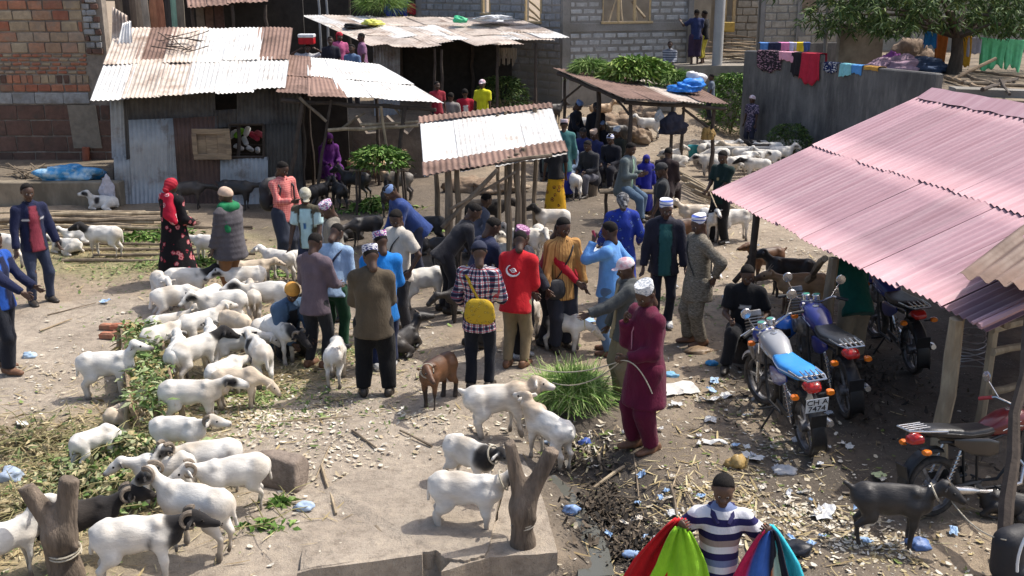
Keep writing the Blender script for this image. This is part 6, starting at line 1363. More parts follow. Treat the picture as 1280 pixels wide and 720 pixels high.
def lump(info, name, c, r, mat_, h=.022, cut=None):
    """soft bag carried on the body: c in the wearer's frame (x fwd, y left, z up)"""
    V, Q = field_mesh([cone((c[0]-r[0]*.3, c[1]-r[1]*.4, c[2]+r[2]*.3), (c[0]-r[0]*.3, c[1]+r[1]*.4, c[2]+r[2]*.3), r[2]*.6, r[2]*.6, .05, (1, 0, 0), r[2]*.6/max(.02, r[0]*.9)), cone((c[0], c[1]-r[1]*.5, c[2]-r[2]*.35), (c[0], c[1]+r[1]*.5, c[2]-r[2]*.35), r[2]*.62, r[2]*.62, .06, (1, 0, 0), r[2]*.62/max(.02, r[0]))], h, lambda P: .006*wob(P, 5, 25))
    return obj(name, np_mesh(name, V*info['sc'], Q, mat_), info['body'])
def held(info, q, off=(0, 0, 0)): return to_world(info, info['hand'][q]+Vector(off))
P = {}
P['navy'] = person(52, 379, 318, 'man in a navy jacket over a maroon shirt standing at the far left', H=1.80, head=(6, -8), R_h=(.10, -.30, .80), L_h=(.12, .30, .80), top=dict(c=NAVY, inner=(.22, .035, .055), open=.075, vee=1, name='jacket', hem=.06, band=(.335, .362, (.55, .55, .58))), bot=dict(c=JEAN, loose=.008), feet=((.02, -.13, .07), (.0, .14, .07)))
P['edge'] = person(12, 463, 350, 'man in a blue vest and navy jacket cut off by the left edge', H=1.76, head=(18, 0), R_h=(.40, -.10, 1.02), L_h=(.40, .12, 1.04), top=dict(c=(.02, .09, .42), slc=NAVY, inner=NAVY, open=.05, name='jacket', hem=.06), bot=dict(c=(.014, .016, .024), loose=.022), shoes='brown', feet=((.08, -.1, .07), (-.15, .1, .07)))
P['flower'] = person(0, 0, 52, 'woman in a long black dress printed with red flowers and a red headscarf', at=HT(212, 225, 1.66), H=1.66, head=(10, 10), R_h=(.25, -.18, 1.0), L_h=(.25, .18, 1.0), build=1.15, top=dict(kind='dress', z1=.06, flare=.36, loose=.04, mat=cloth_pat('black_floral', 'floral', [(.010, .009, .011), (.30, .03, .05), (.55, .25, .25)], 8.5), name='dress', disp=.010), bot=dict(c=BLK), cap=('headtie', C_RED))
i = P['flower']; V, Q = field_mesh([cone((-.13, -.12, 1.40), (-.16, -.17, 1.16), .075, .10, .05), cone((-.10, .10, 1.42), (-.13, -.12, 1.40), .05, .07, .05), cone((-.16, -.15, 1.2), (-.15, -.22, 1.05), .09, .06, .04)], .022, lambda P_: .012*wob(P_, 9, 20)); obj('shawl', np_mesh('shawl', V, Q, cloth_pat('red_white_shawl', 'floral', [(.42, .015, .04), (.6, .45, .45), (.42, .015, .04)], 9)), i['body'])
P['puffer'] = person(0, 0, 158, 'man in a grey quilted jacket with a green scarf and tan cap', at=HT(283, 238, 1.70), H=1.72, head=(6, 8), R_h=(.14, -.24, .86), L_h=(.14, .24, .86), build=1.3, top=dict(c=(.085, .078, .088), loose=.045, hem=.16, name='quilted_jacket', disp=.012), bot=dict(c=(.22, .11, .05)), cap=('beanie', C_TAN))
i = P['puffer']; V, Q = field_mesh([cone((.02, -.10, 1.47), (.02, .10, 1.47), .075, .075, .04), cone((-.08, -.07, 1.46), (-.08, .07, 1.46), .07, .07, .04), cone((-.02, .12, 1.44), (-.10, .16, 1.15), .06, .05, .04)], .022, lambda P_: .006*wob(P_, 3, 30)); obj('scarf', np_mesh('scarf', V, Q, surf('green_scarf', (.01, .16, .06), .9, .3)), i['body'])
MB_q = MB()
P['salmon'] = person(0, 0, 318, 'man in a salmon checked shirt with a backpack looking at his phone', at=HT(351, 203, 1.76), H=1.76, head=(24, 15), R_h=(.34, -.06, 1.13), L_h=(.12, .27, .80), grip='R', top=dict(c=(.60, .19, .17), hem=.10, name='shirt', mat=cloth_pat('salmon_check', 'plaid', [(.62, .20, .17), (.55, .15, .14), (.48, .12, .12), (.62, .30, .27)], 30)), bot=dict(c=(.035, .042, .065), loose=.05), cap=('hair', M_HAIRP))
lump(P['salmon'], 'backpack', (-.23, 0, 1.18), (.10, .22, .30), surf('black_nylon', (.02, .02, .024), .6)); MBp = MB()
for q in (-1, 1): MBp.tube([(-.16, q*.13, 1.40), (-.02, q*.13, 1.49), (.13, q*.13, 1.36), (.10, q*.16, 1.12), (-.15, q*.17, 1.02)], .017, 5)
MBp.build('backpack_strap', MATS['black_nylon'], P['salmon']['body'], True)
hw = held(P['salmon'], -1, (.09, .02, .02)); m = MB().box((0, 0, 0), (.15, .075, .012), None, 0, .004); o = m.build('phone', MATS['black_plastic'], None, False, hw); o.rotation_euler = (0, R(-30), R(318)); tag(o, 'dark phone in the hand of the man in the salmon shirt', 'phone')
P['tee'] = person(0, 0, 262, 'young man in a pale turquoise t-shirt, olive vest and camouflage cap', at=HT(384, 236, 1.66), H=1.68, lean=8, head=(28, 25), R_h=(.22, -.25, .85), L_h=(.30, .20, .9), top=dict(c=OLIVE, slc=(.45, .62, .64), inner=(.42, .62, .66), open=.10, sleeve='short', name='vest', logo=(.28, -.01, .03, .05, (.03, .12, .3), 1)), bot=dict(c=JEAN), cap=('ballcap', C_CAMO))
P['beige'] = person(0, 0, 196, 'man in a beige jacket with a pink patterned cap facing left', at=HT(417, 249, 1.74), H=1.70, lean=6, head=(24, 10), R_h=(.30, -.16, .95), L_h=(.25, .2, .9), top=dict(c=(.22, .20, .165), inner=(.35, .36, .4), open=.05, name='jacket', hem=.10, loose=.025, hood=True), bot=dict(c=(.05, .05, .06)), cap=('kufi', K_PINK))
P['bow'] = person(0, 0, 75, 'youth in a light blue shirt with a dark strap, head bowed', at=HT(413, 291, 1.58), H=1.66, lean=14, head=(38, -10), R_h=(.32, -.08, .98), L_h=(.30, .14, .98), top=dict(c=(.30, .42, .58), name='shirt', hem=.08), bot=dict(c=(.015, .06, .03))); strap(P['bow'], C_NAVY, .03, -1)
P['hood'] = person(398, 458, 62, 'youth in a mauve-grey hooded jacket seen from behind', H=1.68, lean=4, head=(22, 10), R_h=(.36, -.12, 1.02), L_h=(.30, .16, 1.0), top=dict(c=(.125, .095, .115), hood=True, loose=.028, hem=.13, name='hooded_jacket', disp=.009), bot=dict(c=(.03, .03, .033), loose=.012), shoes='brown')
P['blazer'] = person(470, 494, 93, 'man in a brown blazer and black trousers with a blue and white cap', H=1.78, head=(24, 18), R_h=(.32, -.08, 1.08), L_h=(.30, .10, 1.06), build=1.12, top=dict(c=(.088, .068, .045), loose=.035, hem=.13, name='blazer', disp=.009), bot=dict(c=(.008, .008, .009), loose=.035), cap=('kufi', K_BLUE), feet=((.0, -.15, .07), (.02, .14, .07)))
P['blue'] = person(0, 0, 100, 'man in a bright blue shirt with a pink patterned cap, half behind the brown blazer', at=HT(475, 288, 1.76), H=1.72, head=(20, 20), R_h=(.28, -.12, 1.0), L_h=(.28, .12, 1.0), top=dict(c=(.015, .19, .58), name='shirt', hem=.22, loose=.03), bot=dict(c=(.012, .02, .06)), cap=('kufi', K_PINK), shoes='pale')
P['cream'] = person(0, 0, 225, 'young man in a cream t-shirt with a black shoulder strap', at=HT(497, 263, 1.72), H=1.72, head=(28, 20), R_h=(.10, -.28, .90), L_h=(.02, .24, .92), top=dict(c=(.52, .48, .42), sleeve='short', name='t_shirt', hem=.10, loose=.026, logo=(.22, -.08, .04, .025, (.03, .02, .03), 1)), bot=dict(c=(.03, .03, .035))); strap(P['cream'], None, .022, 1)
P['bend'] = person(0, 0, 205, 'man in a blue jacket and pale cap bending over the black goats', at=HT(520, 234, 1.52), H=1.70, lean=38, head=(20, 0), R_h=(.55, -.15, .65), L_h=(.5, .18, .65), top=dict(c=(.03, .06, .20), name='jacket', hem=.12, loose=.03), bot=dict(c=(.03, .035, .06)), cap=('skullcap', C_BLUEK), h=.028)
P['squat'] = person(0, 0, 305, 'man in a denim jacket and orange cap squatting to hold a ram', at=HT(352, 345, 1.06), H=1.72, pelvis=.28, lean=28, head=(22, -10), feet=((.22, -.16, .07), (.10, .18, .07)), R_h=(.50, -.10, .30), L_h=(.52, .14, .34), grip='RL', top=dict(c=(.07, .12, .20), name='denim_jacket', inner=(.012, .012, .014), open=.07, loose=.03, nohem=True), bot=dict(c=(.015, .015, .018), loose=.03), cap=('beanie', C_ORANGE))
P['post'] = person(583, 322, 30, 'person in a grey-blue gown crouching behind the shelter post', H=1.68, pelvis=.42, lean=40, feet=((.30, -.15, .07), (.30, .15, .07)), R_h=(.5, -.1, .5), L_h=(.5, .1, .5), top=dict(kind='robe', z1=.15, flare=.22, c=(.12, .14, .20), name='gown'), h=.03)
P['plaid'] = person(600, 486, 78, 'man in a red, white and navy checked shirt with a yellow shoulder bag', H=1.76, head=(20, 15), R_h=(.26, -.20, 1.02), L_h=(.2, .22, .95), top=dict(c=(.3, .3, .3), mat=cloth_pat('bold_check', 'plaid', [(.62, .62, .64), (.10, .09, .14), (.015, .016, .04), (.40, .03, .04)], 14), name='shirt', hem=.12, loose=.022), bot=dict(c=(.012, .014, .022), loose=.010), cap=('ballcap', C_NAVY))
M_YEL = cloth_pat('yellow_print', 'floral', [(.50, .33, .03), (.22, .13, .02), (.60, .45, .08)], 22); strap(P['plaid'], M_YEL, .03, 1); lump(P['plaid'], 'shoulder_bag', (-.18, -.05, 1.0), (.055, .17, .16), M_YEL)
P['navy2'] = person(0, 0, 30, 'man in a navy top leaning over the goats behind the checked shirt', at=HT(593, 284, 1.60), H=1.72, lean=22, head=(20, 0), R_h=(.45, -.1, .8), L_h=(.4, .18, .8), top=dict(c=(.02, .025, .06), name='jacket', hem=.10, loose=.025), bot=dict(c=(.05, .045, .04)))
P['redvest'] = person(645, 458, 68, 'man in a red jacket with a white round logo and khaki trousers', H=1.70, lean=10, head=(30, 15), R_h=(.30, -.10, .95), L_h=(.28, .14, .95), top=dict(c=(.50, .014, .022), name='red_jacket', hem=.12, loose=.03), bot=dict(c=KHAKI, loose=.014), shoes='brown')
i = P['redvest']; m = MB(); cc = i['base']+i['u']*.36*i['sc']-i['f']*.152*i['sc']
ring = lambda r1, a0, a1, w1: m.tube([cc+i['lat']*(r1*math.cos(t))+i['u']*(r1*.8*math.sin(t))-i['f']*.012 for t in np.linspace(a0, a1, 22)], [max(.003, w1*(.35+.65*math.sin(math.pi*k_/21))) for k_ in range(22)], 5)
ring(.085, R(-170), R(60), .014); ring(.030, R(20), R(330), .007); m.tube([cc+i['lat']*x-i['f']*.013+i['u']*(.008*math.sin(x*190)) for x in np.linspace(.045, -.045, 14)], .006, 5); m.build('logo_print', surf('white_print', (.75, .75, .75), .8), i['body'], True)
P['purple'] = person(0, 0, 325, 'man in a dark jacket with a purple patterned cap', at=HT(650, 282, 1.72), H=1.68, head=(20, -5), R_h=(.3, -.15, .95), L_h=(.3, .2, .9), top=dict(c=(.03, .032, .045), inner=(.10, .09, .10), open=.04, name='jacket', hem=.08, loose=.026), bot=dict(c=(.02, .02, .024)), cap=('kufi', K_PURP), shoes='pale')
P['redboy'] = person(0, 0, 342, 'youth in a red long-sleeved top reaching down to the goats', at=HT(681, 286, 1.56), H=1.68, lean=18, head=(20, 0), R_h=(.56, -.12, .86), L_h=(.50, .12, .82), top=dict(c=(.36, .012, .028), name='shirt', hem=.10), bot=dict(c=(.02, .02, .025)))
P['tan'] = person(0, 0, 292, 'man in an amber striped shirt with a black shoulder bag', at=HT(703, 275, 1.72), H=1.74, head=(18, 5), R_h=(.16, -.26, .85), L_h=(.16, .27, .80), top=dict(c=(.45, .25, .09), mat=cloth_pat('amber_stripes', 'vstripes', [(.50, .28, .10), (.40, .21, .07), (.46, .25, .09), (.25, .12, .04)], 3.2), name='shirt', hem=.16), bot=dict(c=(.03, .032, .045), loose=.03)); strap(P['tan'], None, .02, 1); lump(P['tan'], 'shoulder_bag', (.16, -.14, .86), (.045, .09, .14), MATS['black_nylon'])
P['phone'] = person(760, 442, 158, 'man in a light blue shirt and jeans talking on a phone', H=1.74, head=(10, -15), R_h=(.02, -.24, 1.0), L_h=(.20, .10, 1.50), grip='L', top=dict(c=(.13, .32, .68), name='shirt', hem=.06, loose=.022), bot=dict(c=(.09, .15, .25), loose=.014), shoes='brown')
hw = held(P['phone'], 1, (.0, -.03, .06)); m = MB().box((0, 0, 0), (.012, .07, .14), None, 0, .004); o = m.build('phone', surf('pink_phone', (.4, .05, .12), .4), None, False, hw); o.rotation_euler = (R(15), R(10), R(200)); tag(o, 'pink phone held to the ear of the man in light blue', 'phone')
P['whitecap'] = person(0, 0, 188, 'man in a grey jacket and white cap stretching his arm out left', at=HT(785, 325, 1.66), H=1.66, head=(12, 10), R_h=(.15, -.24, .85), L_h=(.60, .12, 1.06), top=dict(c=(.075, .08, .08), inner=(.30, .24, .14), open=.07, hood=True, name='jacket', hem=.08, loose=.03), bot=dict(c=(.20, .16, .10)), cap=('ballcap', C_WHITE))
P['maroon'] = person(803, 562, 205, 'man in a maroon tunic and trousers holding ropes, white cap', H=1.78, head=(26, 12), R_h=(.20, -.06, 1.36), L_h=(.28, .10, 1.05), grip='RL', build=1.06, top=dict(kind='robe', z1=.50, flare=.24, c=(.105, .008, .032), loose=.032, name='tunic', disp=.010), bot=dict(c=(.10, .008, .03), loose=.035), cap=('kufi', K_WHT), shoes='brown', skin=(.075, .038, .022))
i = P['maroon']; m = MB(); c0 = i['nk']+i['u']*.005
m.tube([c0+Vector((.075*math.cos(t), .082*math.sin(t), .018*math.cos(t)-.01)) for t in np.linspace(0, 6.283, 19)], .016, 6); m.build('collar', surf('white_collar', (.65, .63, .62), .8), i['body'], True); MB().tube([i['nk']+Vector((.11, .0, -.05)), i['chest']+Vector((.175, .0, .0)), i['chest']+Vector((.172, .0, -.18))], .006, 5).build('piping', surf('pink_piping', (.45, .2, .25), .8), i['body'], True)
P['teal'] = person(826, 408, 268, 'man in an open dark jacket over a teal checked shirt, striped cap', H=1.78, head=(10, 8), R_h=(.10, -.28, .82), L_h=(.10, .28, .82), top=dict(c=(.018, .018, .03), inner=(.02, .085, .085), open=.085, hood=True, loose=.032, hem=.10, name='jacket'), bot=dict(c=(.016, .018, .03), loose=.008), cap=('kufi', K_STR), shoes='pale')
P['tunic'] = person(868, 430, 196, 'man in a grey-brown woven tunic with a dark strap, blue striped cap', H=1.74, head=(14, 12), R_h=(-.06, -.24, .98), L_h=(-.12, .22, .95), top=dict(kind='robe', z1=.62, flare=.22, c=(.13, .115, .085), loose=.030, mat=cloth_pat('grey_weave', 'weave', [(.07, .06, .05), (.15, .13, .10), (.26, .235, .19)], 26), name='tunic'), bot=dict(c=(.13, .115, .085), mat=MATS['grey_weave'], loose=.03), cap=('kufi', K_STR), shoes='brown'); strap(P['tunic'], C_DK, .018, -1)
P['bluewoman'] = person(0, 0, 95, 'woman in a royal blue patterned dress and dark headtie from behind', at=HT(779, 240, 1.70), H=1.66, head=(8, 0), R_h=(.15, -.30, .95), L_h=(.15, .30, .92), build=1.1, top=dict(kind='dress', z1=.10, flare=.27, loose=.035, sleeve='long', c=(.02, .04, .3), mat=cloth_pat('blue_print', 'floral', [(.018, .04, .27), (.02, .02, .06), (.10, .18, .50)], 13), name='dress'), cap=('headtie', C_HEADW))
P['greyjacket'] = person(0, 0, 332, 'man in a grey denim jacket and jeans perched on the bench', at=HT(783, 176, 1.62), H=1.76, pelvis=.72, lean=8, head=(16, -10), feet=((.42, -.14, .10), (.30, .16, .10)), R_h=(.32, -.12, .95), L_h=(.3, .14, .95), top=dict(c=(.11, .135, .14), inner=(.25, .4, .3), open=.04, name='jacket', loose=.032, nohem=True), bot=dict(c=(.08, .13, .20), loose=.015), h=.026)
P['veil'] = person(0, 0, 285, 'girl wrapped in a royal blue veil beside the bench', at=HT(808, 193, 1.24), H=1.22, head=(10, -10), top=dict(kind='dress', z1=.1, flare=.26, c=(.015, .018, .22), loose=.05, name='dress'), cap=('hijab', C_HIJ), h=.028)
P['brown'] = person(0, 0, 60, 'person in dark brown sitting by the stacked poles', at=HT(833, 186, 1.30), H=1.7, pelvis=.50, lean=12, feet=((.40, -.14, .07), (.40, .14, .07)), R_h=(.35, -.1, .6), L_h=(.35, .1, .6), top=dict(c=(.022, .013, .014), name='jacket', loose=.05, nohem=True), bot=dict(c=(.03, .02, .02)), h=.028)
P['capman'] = person(0, 0, 172, 'youth in a dark t-shirt and cap standing by the bench shelter', at=HT(829, 204, 1.70), H=1.68, head=(10, 10), R_h=(.15, -.24, .85), L_h=(.15, .24, .85), top=dict(c=(.028, .03, .033), sleeve='short', name='t_shirt', hem=.08, logo=(.28, -.06, .05, .08, (.05, .16, .32), -1)), bot=dict(c=(.02, .02, .024)), cap=('ballcap', C_DK), h=.026)
P['teen'] = person(0, 0, 220, 'teenager in a dark green t-shirt and black trousers holding a stick', at=HT(905, 189, 1.70), H=1.70, head=(20, 10), R_h=(.32, -.10, 1.0), L_h=(.32, .05, 1.0), grip='RL', top=dict(c=(.010, .026, .024), sleeve='short', name='t_shirt', hem=.10, logo=(.32, -.0, .03, .025, (.5, .4, .2), 1)), bot=dict(c=(.012, .012, .014), loose=.03), h=.025)
a, b = held(P['teen'], 1, (.05, -.02, 0)), held(P['teen'], 1, (.55, .55, -.12)); o = pole(None, a, b, .014, M_WOODP, 'stick', 3); tag(o, 'thin stick in the hands of the teenager in dark green', 'stick')
P['yellow'] = person(694, 268, 100, 'woman in an ochre patterned skirt and dark top by the shelter posts', H=1.62, head=(10, 0), top=dict(c=(.02, .02, .022), name='top', sleeve='short'), bot=dict(kind='skirt', hem=.08, flare=.25, c=(.5, .3, .02), mat=cloth_pat('ochre_print', 'floral', [(.52, .29, .02), (.06, .03, .02), (.45, .2, .02)], 8)), cap=('headtie', C_DK), h=.028)
P['tealshirt'] = person(704, 247, 95, 'man in a teal shirt, blue wrapper and white cap standing under the shelter', H=1.72, head=(5, -10), top=dict(c=(.05, .15, .15), name='shirt', hem=.25, loose=.03), bot=dict(kind='skirt', hem=.10, flare=.24, c=(.02, .03, .22)), cap=('kufi', C_WHITE), h=.028)
P['whitekufi'] = person(0, 0, 275, 'man in a violet shirt and white cap at the left of the bench shelter', at=HT(683, 132, 1.74), H=1.70, head=(18, 0), top=dict(c=(.07, .05, .13), name='shirt'), cap=('kufi', C_WHITE), h=.03)
P['standnavy'] = person(0, 0, 330, 'man in a navy kaftan and pale cap standing over the seated men', at=HT(716, 125, 1.74), H=1.72, lean=12, head=(30, 0), R_h=(.35, -.1, .95), L_h=(.35, .1, .95), top=dict(kind='robe', z1=.4, flare=.24, c=(.014, .016, .024), name='kaftan'), cap=('kufi', C_BLUEK), h=.03)
def sit(px, py, yaw, label, col, cap, bc=(.02, .02, .03), z=1.24, robe=True, **k):
    t = dict(kind='robe', z1=.2, flare=.2, c=col, name='kaftan') if robe else dict(c=col, name='shirt', nohem=True, loose=.03)
    return person(0, 0, yaw, label, at=HT(px, py, z), H=1.70, pelvis=.46, lean=14, head=(12, 0), feet=((.42, -.14, .07), (.40, .14, .07)), R_h=(.35, -.12, .58), L_h=(.35, .12, .58), top=t, bot=dict(c=bc), cap=cap, h=.03, **k)
SEATED = [sit(724, 149, 232, 'seated man in a pale blue-grey kaftan and white cap', (.20, .225, .29), ('kufi', C_WHITE), (.2, .22, .28)), sit(757, 151, 225, 'seated man in black with a blue cap behind the shelter post', (.014, .014, .018), ('skullcap', C_BLUEK)), sit(749, 163, 215, 'seated man in indigo check with a beige cap', (.025, .03, .10), ('kufi', C_TAN)),
  sit(767, 168, 238, 'seated man in a dark gown with a striped brimmed cap', (.018, .018, .024), ('skullcap', K_STR)), sit(740, 176, 228, 'seated man in a charcoal shirt at the near end of the bench', (.03, .03, .035), None, (.10, .10, .12), robe=False), sit(698, 160, 240, 'seated man in a grey-green kaftan at the left of the bench', (.06, .09, .09), ('skullcap', C_WHITE))]
SEATED += [sit(733, 160, 236, 'seated man in indigo patterned cloth between the kaftan and the post', (.03, .04, .16), ('skullcap', C_DK), (.03, .04, .14)), sit(778, 160, 215, 'seated man in dark olive at the right end of the bench row', (.035, .035, .025), ('kufi', K_WHT)), sit(712, 172, 250, 'seated man in pale blue in front of the teal shirt', (.16, .22, .32), ('skullcap', C_WHITE))]
person(0, 0, 285, 'man in a black shirt standing at the back of the bench shelter', at=HT(745, 128, 1.72), H=1.7, head=(15, 0), top=dict(c=(.016, .016, .02), name='shirt'), cap=('skullcap', C_DK), h=.03)
person(0, 0, 15, 'man in a charcoal jacket bent over goats left of the shelter post', at=HT(556, 268, 1.45), H=1.7, lean=40, head=(15, 0), R_h=(.5, -.15, .6), L_h=(.5, .15, .6), top=dict(c=(.03, .03, .036), name='jacket', hem=.1), h=.028)
# people further back
def far_p(px, py, z, yaw, label, col, bc=(.02, .02, .025), H=1.68, cap=None, sleeve='short', at=None, **k): return person(0, 0, yaw, label, at=at or HT(px, py, z), H=H, top=dict(c=col, sleeve=sleeve, name='shirt', **k.pop('t', {})), bot=dict(c=bc, **k.pop('b', {})), cap=cap, h=.035, **k)
def on_y(px, py, y, ztop): p = at_y(px, py, y); return (p.x, y, max(gz(p.x, y), p.z-ztop) if abs(p.z-ztop-gz(p.x, y)) > .5 else gz(p.x, y))
far_p(0, 0, 0, 100, 'man in a red football shirt under the ragged roof', (.32, .012, .03), at=on_y(581, 93, 28.6, 1.7), t=dict(logo=(.3, .0, .06, .10, (.6, .6, .6), -1)))
far_p(0, 0, 0, 250, 'man in a yellow vest and white cap under the ragged roof', (.62, .60, .02), at=on_y(603, 103, 27.6, 1.55), cap=('ballcap', C_WHITE), H=1.6)
far_p(0, 0, 0, 80, 'man in a grey patterned shirt under the ragged roof', (.22, .20, .19), at=on_y(563, 98, 28.2, 1.65)); far_p(0, 0, 0, 300, 'person in dark red by the post of the ragged roof', (.25, .02, .035), at=on_y(546, 105, 27.8, 1.5), H=1.55)
far_p(0, 0, 0, 95, 'boy in a navy shirt and striped shorts on the platform, hand on the pillar', (.025, .035, .10), (.05, .03, .06), H=1.66, at=(at_y(869, 60, 33.2).x, 33.2, PZ), R_h=(.2, -.2, .8), L_h=(.35, .42, 1.35), shoes=None, b=dict(end=.55, loose=.05))
far_p(0, 0, 0, 140, 'boy in a black top and yellow trousers beside the round column', (.012, .012, .015), (.42, .36, .04), H=1.62, at=(at_y(879, 60, 33.6).x, 33.6, PZ), shoes=None, b=dict(end=.7, loose=.03))
p = at_y(835, 90, 32.0); person(0, 0, 260, 'child in a grey striped shirt sitting by the block wall', at=(p.x, 31.8, at_y(835, 52, 31.8).z-1.12), H=1.5, pelvis=.46, feet=((.38, -.12, .07), (.36, .12, .07)), R_h=(.3, -.1, .6), L_h=(.3, .1, .6), top=dict(c=(.14, .15, .18), name='shirt', mat=cloth_pat('grey_stripes', 'stripes', [(.09, .10, .13), (.30, .31, .34)], 14), nohem=True), h=.035); SEATP = (p.x, 31.8, at_y(835, 52, 31.8).z-1.12)
far_p(0, 0, 0, 170, 'small boy in a blue-grey t-shirt behind the bench shelter', (.13, .16, .21), H=1.25, at=on_y(890, 93, 29.5, 1.25))
far_p(0, 0, 0, 215, 'child in a patterned dark outfit and white hat near the laundry wall', (.06, .055, .08), (.04, .04, .06), H=1.50, cap=('beanie', C_WHITE), at=HT(941, 122, 1.52), t=dict(mat=cloth_pat('child_print', 'mosaic', [(.04, .04, .07), (.25, .2, .28), (.07, .06, .10)], 26), hem=.25))
PORT = far_p(0, 0, 0, 285, 'porter in white carrying a red and white cool box on the head', (.5, .5, .52), H=1.66, at=on_y(384, 56, 30.0, 1.66), R_h=(.1, -.25, 1.6), L_h=(.1, .25, 1.6))
c = to_world(PORT, (0.02, 0, 1.66+.16)); m = MB().box((0, 0, .05), (.42, .34, .18), None, 0, .02); o = m.build('cool_box', surf('red_plastic', (.45, .012, .02), .4), None, False, c-Vector((0, 0, .10))); tag(o, 'red cool box with a white lid on the porter’s head'.replace('’', "'"), 'cool box'); MB().box((0, 0, .19), (.44, .36, .10), None, 0, .02).build('lid', surf('white_plastic', (.75, .76, .78), .4), o)
far_p(0, 0, 0, 300, 'woman in a pink and blue top behind the white lean-to roof', (.45, .10, .22), (.2, .17, .03), at=on_y(424, 42, 29.6, 1.66), cap=('headtie', C_RED)); far_p(0, 0, 0, 250, 'man in a denim blue shirt behind the white lean-to roof', (.10, .16, .28), at=on_y(440, 60, 28.8, 1.6)); far_p(0, 0, 0, 200, 'person in mauve behind the white lean-to roof', (.28, .14, .24), at=on_y(452, 44, 29.9, 1.64)); far_p(0, 0, 0, 280, 'person in black and yellow behind the white lean-to roof', (.02, .02, .03), (.4, .3, .03), at=on_y(413, 50, 29.2, 1.6))
sit(408, 168, 300, 'woman in a purple gown sitting under the lean-to', (.11, .02, .16), ('hijab', surf('purple_veil', (.12, .02, .17), .85)), z=1.22)
# foreground boy selling shirts
P['boy'] = person(0, 0, 266, 'boy in a striped polo shirt carrying coloured football shirts, bottom edge', at=HT(905, 590, 1.53), H=1.5, build=.9, head=(12, -5), R_h=(.17, -.33, 1.36), L_h=(.16, .33, 1.34), grip='RL', top=dict(sleeve='short', name='polo_shirt', mat=cloth_pat('navy_white_stripes', 'stripes', [(.022, .02, .09), (.62, .62, .66), (.16, .20, .34), (.025, .022, .09), (.66, .66, .68), (.30, .24, .22), (.02, .018, .07), (.60, .60, .64)], 2.55), hem=.10, loose=.02), bot=dict(c=JEAN), h=.02, skin=(.095, .052, .034))
i = P['boy']; m = MB()
for q in (-1, 1): m.loft([(.02, 0, .01, .01)], 4) if False else m.tube([i['nk']+Vector((-.07, 0, .015)), i['nk']+Vector((-.02, q*.075, .012)), i['nk']+Vector((.06, q*.06, -.025)), i['nk']+Vector((.10, q*.035, -.07))], [.014, .018, .022, .014], 6)
m.build('collar', surf('navy_collar', (.022, .02, .09), .85), i['body'], True)
def hung_shirt(info, q, off, w_, L_, cols, label, seed, tilt=0, sleeve=True):
    """football shirt hanging from the fist: a folded two-layer shirt with one sleeve, in its own colours"""
    p = held(info, q, (0, 0, 0)); g = np.random.default_rng(seed); nu, nv = 14, 18; vs = []; C = []
    yawl = R(266+90); ux = Vector((math.cos(yawl), math.sin(yawl), 0)); uf = Vector((math.cos(R(266)), math.sin(R(266)), 0))
    for i_ in range(nu+1):
        s = i_/nu
        for j in range(nv+1):
            t = j/nv; wd = w_*(.16+.84*min(1, (t*1.9)**.75)); x = (s-.5)*wd+tilt*t*L_+off[0]*min(1, t*3); z = -t*L_*(1-.10*abs(s-.5)*2*(1 if t > .8 else 0))+.05; fold = .045*math.sin(s*9+seed+1.5*t)*min(1, t*2)+.02*math.sin(s*21+seed*2)
            vs.append(p+ux*x+uf*(off[1]+fold)+Vector((0, 0, z+off[2]))); k_ = min(len(cols)-1, int(s*len(cols)+.35*math.sin(t*3+seed)*.6)) if len(cols) > 1 else 0; C.append(cols[max(0, k_)])
    n = nv+1; Q = np.array([(i_*n+j, (i_+1)*n+j, (i_+1)*n+j+1, i_*n+j+1) for i_ in range(nu) for j in range(nv)]); me = np_mesh('football_shirt', np.array([tuple(v) for v in vs]), Q, M_CLOTH, True, None, np.array(C, np.float32)); o = obj('football_shirt', me); tag(o, label, 'shirt'); md = o.modifiers.new('t', 'SOLIDIFY'); md.thickness = .012; md.offset = 0; return o
hung_shirt(P['boy'], -1, (-.06, -.03, .0), .46, .85, [(.55, .015, .02)], 'red football shirt hanging outermost from the boy’s right fist'.replace('’', "'"), 1, -.20); hung_shirt(P['boy'], -1, (.04, .05, -.02), .44, .85, [(.30, .62, .03)], 'lime green football shirt hanging from the boy\'s right fist', 2, -.08)
hung_shirt(P['boy'], 1, (-.02, .05, .0), .38, .75, [(.55, .02, .09), (.05, .14, .48), (.05, .14, .48), (.012, .014, .03), (.012, .014, .03)], 'blue and black striped football shirt hanging from the boy\'s left fist', 3, -.02); hung_shirt(P['boy'], 1, (.05, .01, .01), .34, .80, [(.5, .12, .02), (.45, .65, .55), (.04, .50, .62), (.04, .50, .62)], 'turquoise football shirt hanging outermost from the boy\'s left fist', 4, .14)
# under the pink roof
P['black'] = person(0, 0, 258, 'man in a black t-shirt with a white chest print sitting under the pink roof', at=HT(935, 326, 1.30), H=1.72, pelvis=.44, lean=8, head=(20, 10), feet=((.45, -.20, .07), (.42, .18, .07)), R_h=(.36, -.16, .62), L_h=(.30, .22, .66), top=dict(c=(.009, .009, .011), sleeve='short', name='t_shirt', nohem=True, loose=.028, logo=(.33, 0, .07, .018, (.5, .5, .5), 1)), bot=dict(c=(.012, .012, .014), loose=.03))
P['green'] = person(1062, 462, 98, 'man in a green t-shirt and khaki shorts bending among the motorbikes', H=1.66, lean=32, head=(10, 0), R_h=(.4, -.2, .75), L_h=(.42, .2, .8), top=dict(c=(.008, .075, .055), sleeve='short', name='t_shirt', hem=.12, loose=.035), bot=dict(c=(.27, .215, .145), loose=.035, end=.75))
